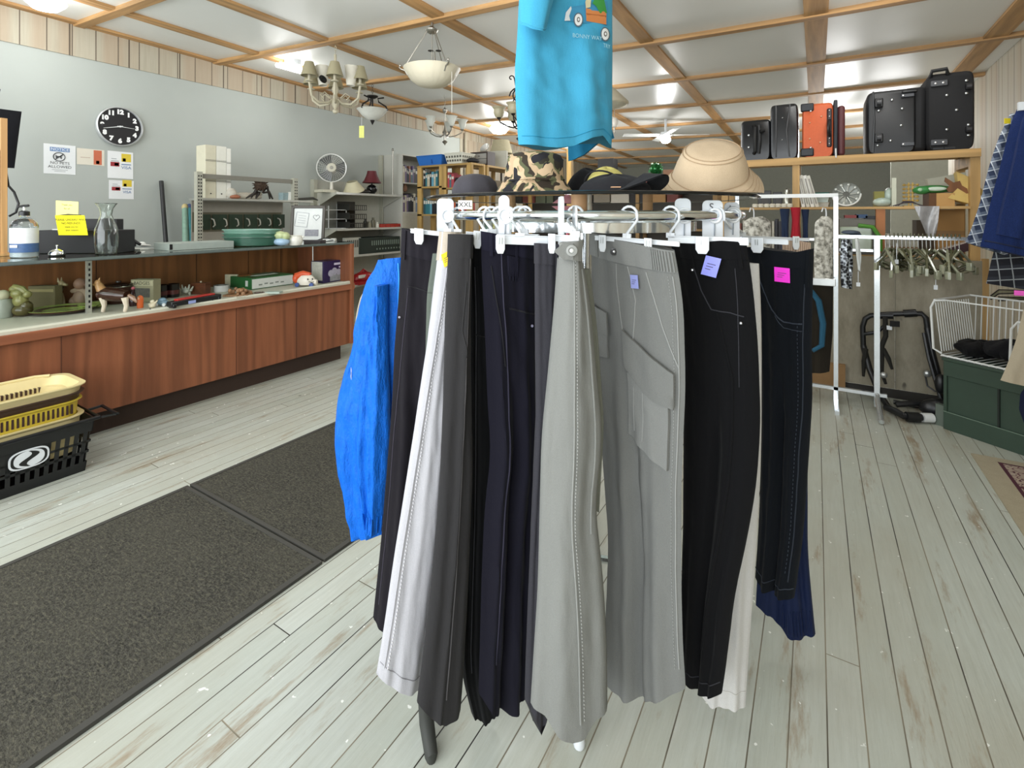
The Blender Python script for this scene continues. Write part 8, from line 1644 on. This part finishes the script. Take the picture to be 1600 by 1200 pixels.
# 6 cone pendant right of the shirt, 7 small bell
c = lampat(951, 160, .0062); cp = ceil(c); o = T('cone_pendant', 'cream cone pendant shade peeking out right of the shirt', 'pendant lamp', V(c.x, c.y, c.z-.04), 'second-hand ceiling lamps')
MB().lathe(c, [(.17, -.02), (.175, -.03), (.19, -.018), (.188, -.0), (.06, .13), (.03, .15), (.0, .15)], 40, cap=False).build('shade', P('#bdb59e', .6), o); MB().lathe(c, [(0, -.045), (.08, -.04), (.168, -.02)], 32, cap=False).build('diffuser', GLW, o); MB().cyl(c+V(0, 0, .15), cp, .004).build('cord', P('#6c685c', .5), o)
c = lampat(960, 193, .0082); cp = ceil(c); o = T('frosted_pendant', 'small frosted white pendant behind the cone shade', 'pendant lamp', V(c.x, c.y, c.z-.06), 'second-hand ceiling lamps'); MB().lathe(c, [(.0, -.05), (.03, -.045), (.05, -.0), (.045, .05), (.03, .07), (0, .07)], 24, cap=False).build('glass_shade', P('#d5cfc4', .3), o); MB().cyl(c+V(0, 0, -.12), c+V(0, 0, -.045), .010).cyl(c+V(0, 0, .07), cp, .004).build('stem', NICKEL, o)
# 8 cream cloche shade under the bright lamp
c = lampat(783, 240, .0098); o = T('cloche_shade', 'wide cream lampshade standing behind the iron chandelier', 'lampshade', V(c.x, c.y, 1.85)); MB().lathe(c, [(.17, 0), (.175, .0), (.125, .20), (.118, .20)], 32, cap=False).build('shade', P('#b9b294', .7), o); MB().cyl(V(c.x, c.y, 0), c+V(0, 0, .15), .012).lathe(V(c.x, c.y, 0), [(0, 0), (.14, 0), (.15, .02), (.02, .05), (0, .05)], 24, cap=False).build('stand_pole', IRON, o)
q = lampat(760, 234, .0096); o = T('fluted_lampshade', 'white fluted glass lampshade on the long pine bookcase', 'lampshade', q); MB().lathe(q, [(.03, 0), (.05, .02), (.085, .05), (.083, .052), (.045, .025)], 24, Matrix.Rotation(-.8, 3, 'Y'), cap=False).build('shade', P('#d8dbd8', .25), o)
# ---- lit fittings: ceiling globes that light the room
def globe(label, px, py, lam, power, r=.10, tube=False, name='ceiling_light', dz=.08):
    p = lampat(px, py, lam); cp = ceil(p); c = V(p.x, p.y, cp.z-dz); o = T(name, label, 'ceiling light', V(c.x, c.y, c.z-r), 'lit ceiling fittings')
    MB().lathe(V(c.x, c.y, cp.z), [(0, 0), (r*.8, 0), (r*.8, -dz*.6), (0, -dz*.6)], 24, cap=False).build('ceiling_plate', WHITEP, o)
    if tube:
        for s_ in (-1, 1): MB().tube([c+V(-.0+.025*s_, -.16, 0), c+V(.025*s_, .16, 0)], .022, 10).build('lamp_tube', EMIT('#ffffff', 16), o)
    else: MB().lathe(c, [(0, -r*.55), (r*.6, -r*.45), (r*.95, -r*.1), (r, 0), (r*.8, .04), (0, .04)], 28, cap=False).build('lamp_globe', EMIT('#ffffff', 14), o)
    l = bpy.data.lights.new('lamp_light', 'POINT'); l.energy = power; l.shadow_soft_size = .3; l.color = (1, .985, .95); lo = bpy.data.objects.new('lamp_light', l); COL.objects.link(lo); lo.location = c-V(0, 0, r+.10); return o
globe('bright ceiling light at the top left corner above the counter', 70, 2, .0045, 9, .12)
globe('bright double tube ceiling light beside the cream chandelier', 458, 115, .0064, 8, tube=True)
globe('bright ceiling light beyond the nickel chandelier', 780, 200, .0103, 25, .16)
globe('bright ceiling light above the luggage side, cut by top edge', 1405, -75, .0036, 15, .12)
# ceiling fan lamp
p = lampat(1040, 214, .0095); cp = ceil(p); c = V(p.x, p.y, p.z+.04); o = T('ceiling_fan', 'white ceiling fan with lit lamp far down the room', 'ceiling fan', V(c.x, c.y, c.z-.1)); MB().cyl(c, cp, .018).build('down_rod', WHITEP, o); MB().lathe(c, [(0, .04), (.07, .03), (.09, -.02), (.06, -.05), (0, -.05)], 24, cap=False).build('motor', WHITEP, o)
MB().ell(c-V(0, 0, .08), (.075, .075, .06)).build('lamp_globe', EMIT('#ffffff', 16), o)
for k in range(4): a = PI/2*k+.5; M = Matrix.Rotation(a, 3, 'Z')@Matrix.Rotation(.18, 3, 'X'); MB().box(c+Matrix.Rotation(a, 3, 'Z')@V(.36, 0, -.01), (.52, .12, .008), M=M).build('blade', P('#dcdedb', .5), o, bevel=.003)
l = bpy.data.lights.new('lamp_light', 'POINT'); l.energy = 22; l.shadow_soft_size = .1; lo = bpy.data.objects.new('lamp_light', l); COL.objects.link(lo); lo.location = c-V(0, 0, .22)

# fill lamps added for even light, above the frame or behind shirt and suitcases
for lab, x, y, pw in (('added round fill light above the middle of the shop floor', -1.9, 2.0, 26), ('added round fill light above the entrance mats', -2.9, .2, 26), ('added round fill light hidden behind the turquoise shirt', -2.36, 4.9, 30), ('added round fill light far behind the shirt', -3.2, 6.9, 30), ('added round fill light behind the orange suitcase', .2, 7.9, 40), ('added round fill light in the far left of the shop', -4.2, 9.3, 40), ('added round fill light behind the wide black suitcase', .95, 9.2, 30)):
    q = V(x, y, 2.4); lam_ = 1; o = T('ceiling_light', lab, 'ceiling light', V(x, y, HC(x, y)-.18), 'lit ceiling fittings'); zc_ = HC(x, y)
    MB().lathe(V(x, y, zc_), [(0, 0), (.10, 0), (.10, -.05), (0, -.05)], 24, cap=False).build('ceiling_plate', WHITEP, o); MB().lathe(V(x, y, zc_-.08), [(0, -.06), (.07, -.05), (.12, -.01), (.125, .02), (.1, .03), (0, .03)], 28, cap=False).build('lamp_globe', EMIT('#ffffff', 10), o)
    l = bpy.data.lights.new('lamp_light', 'POINT'); l.energy = pw; l.shadow_soft_size = .3; lo = bpy.data.objects.new('lamp_light', l); COL.objects.link(lo); lo.location = (x, y, zc_-.5)
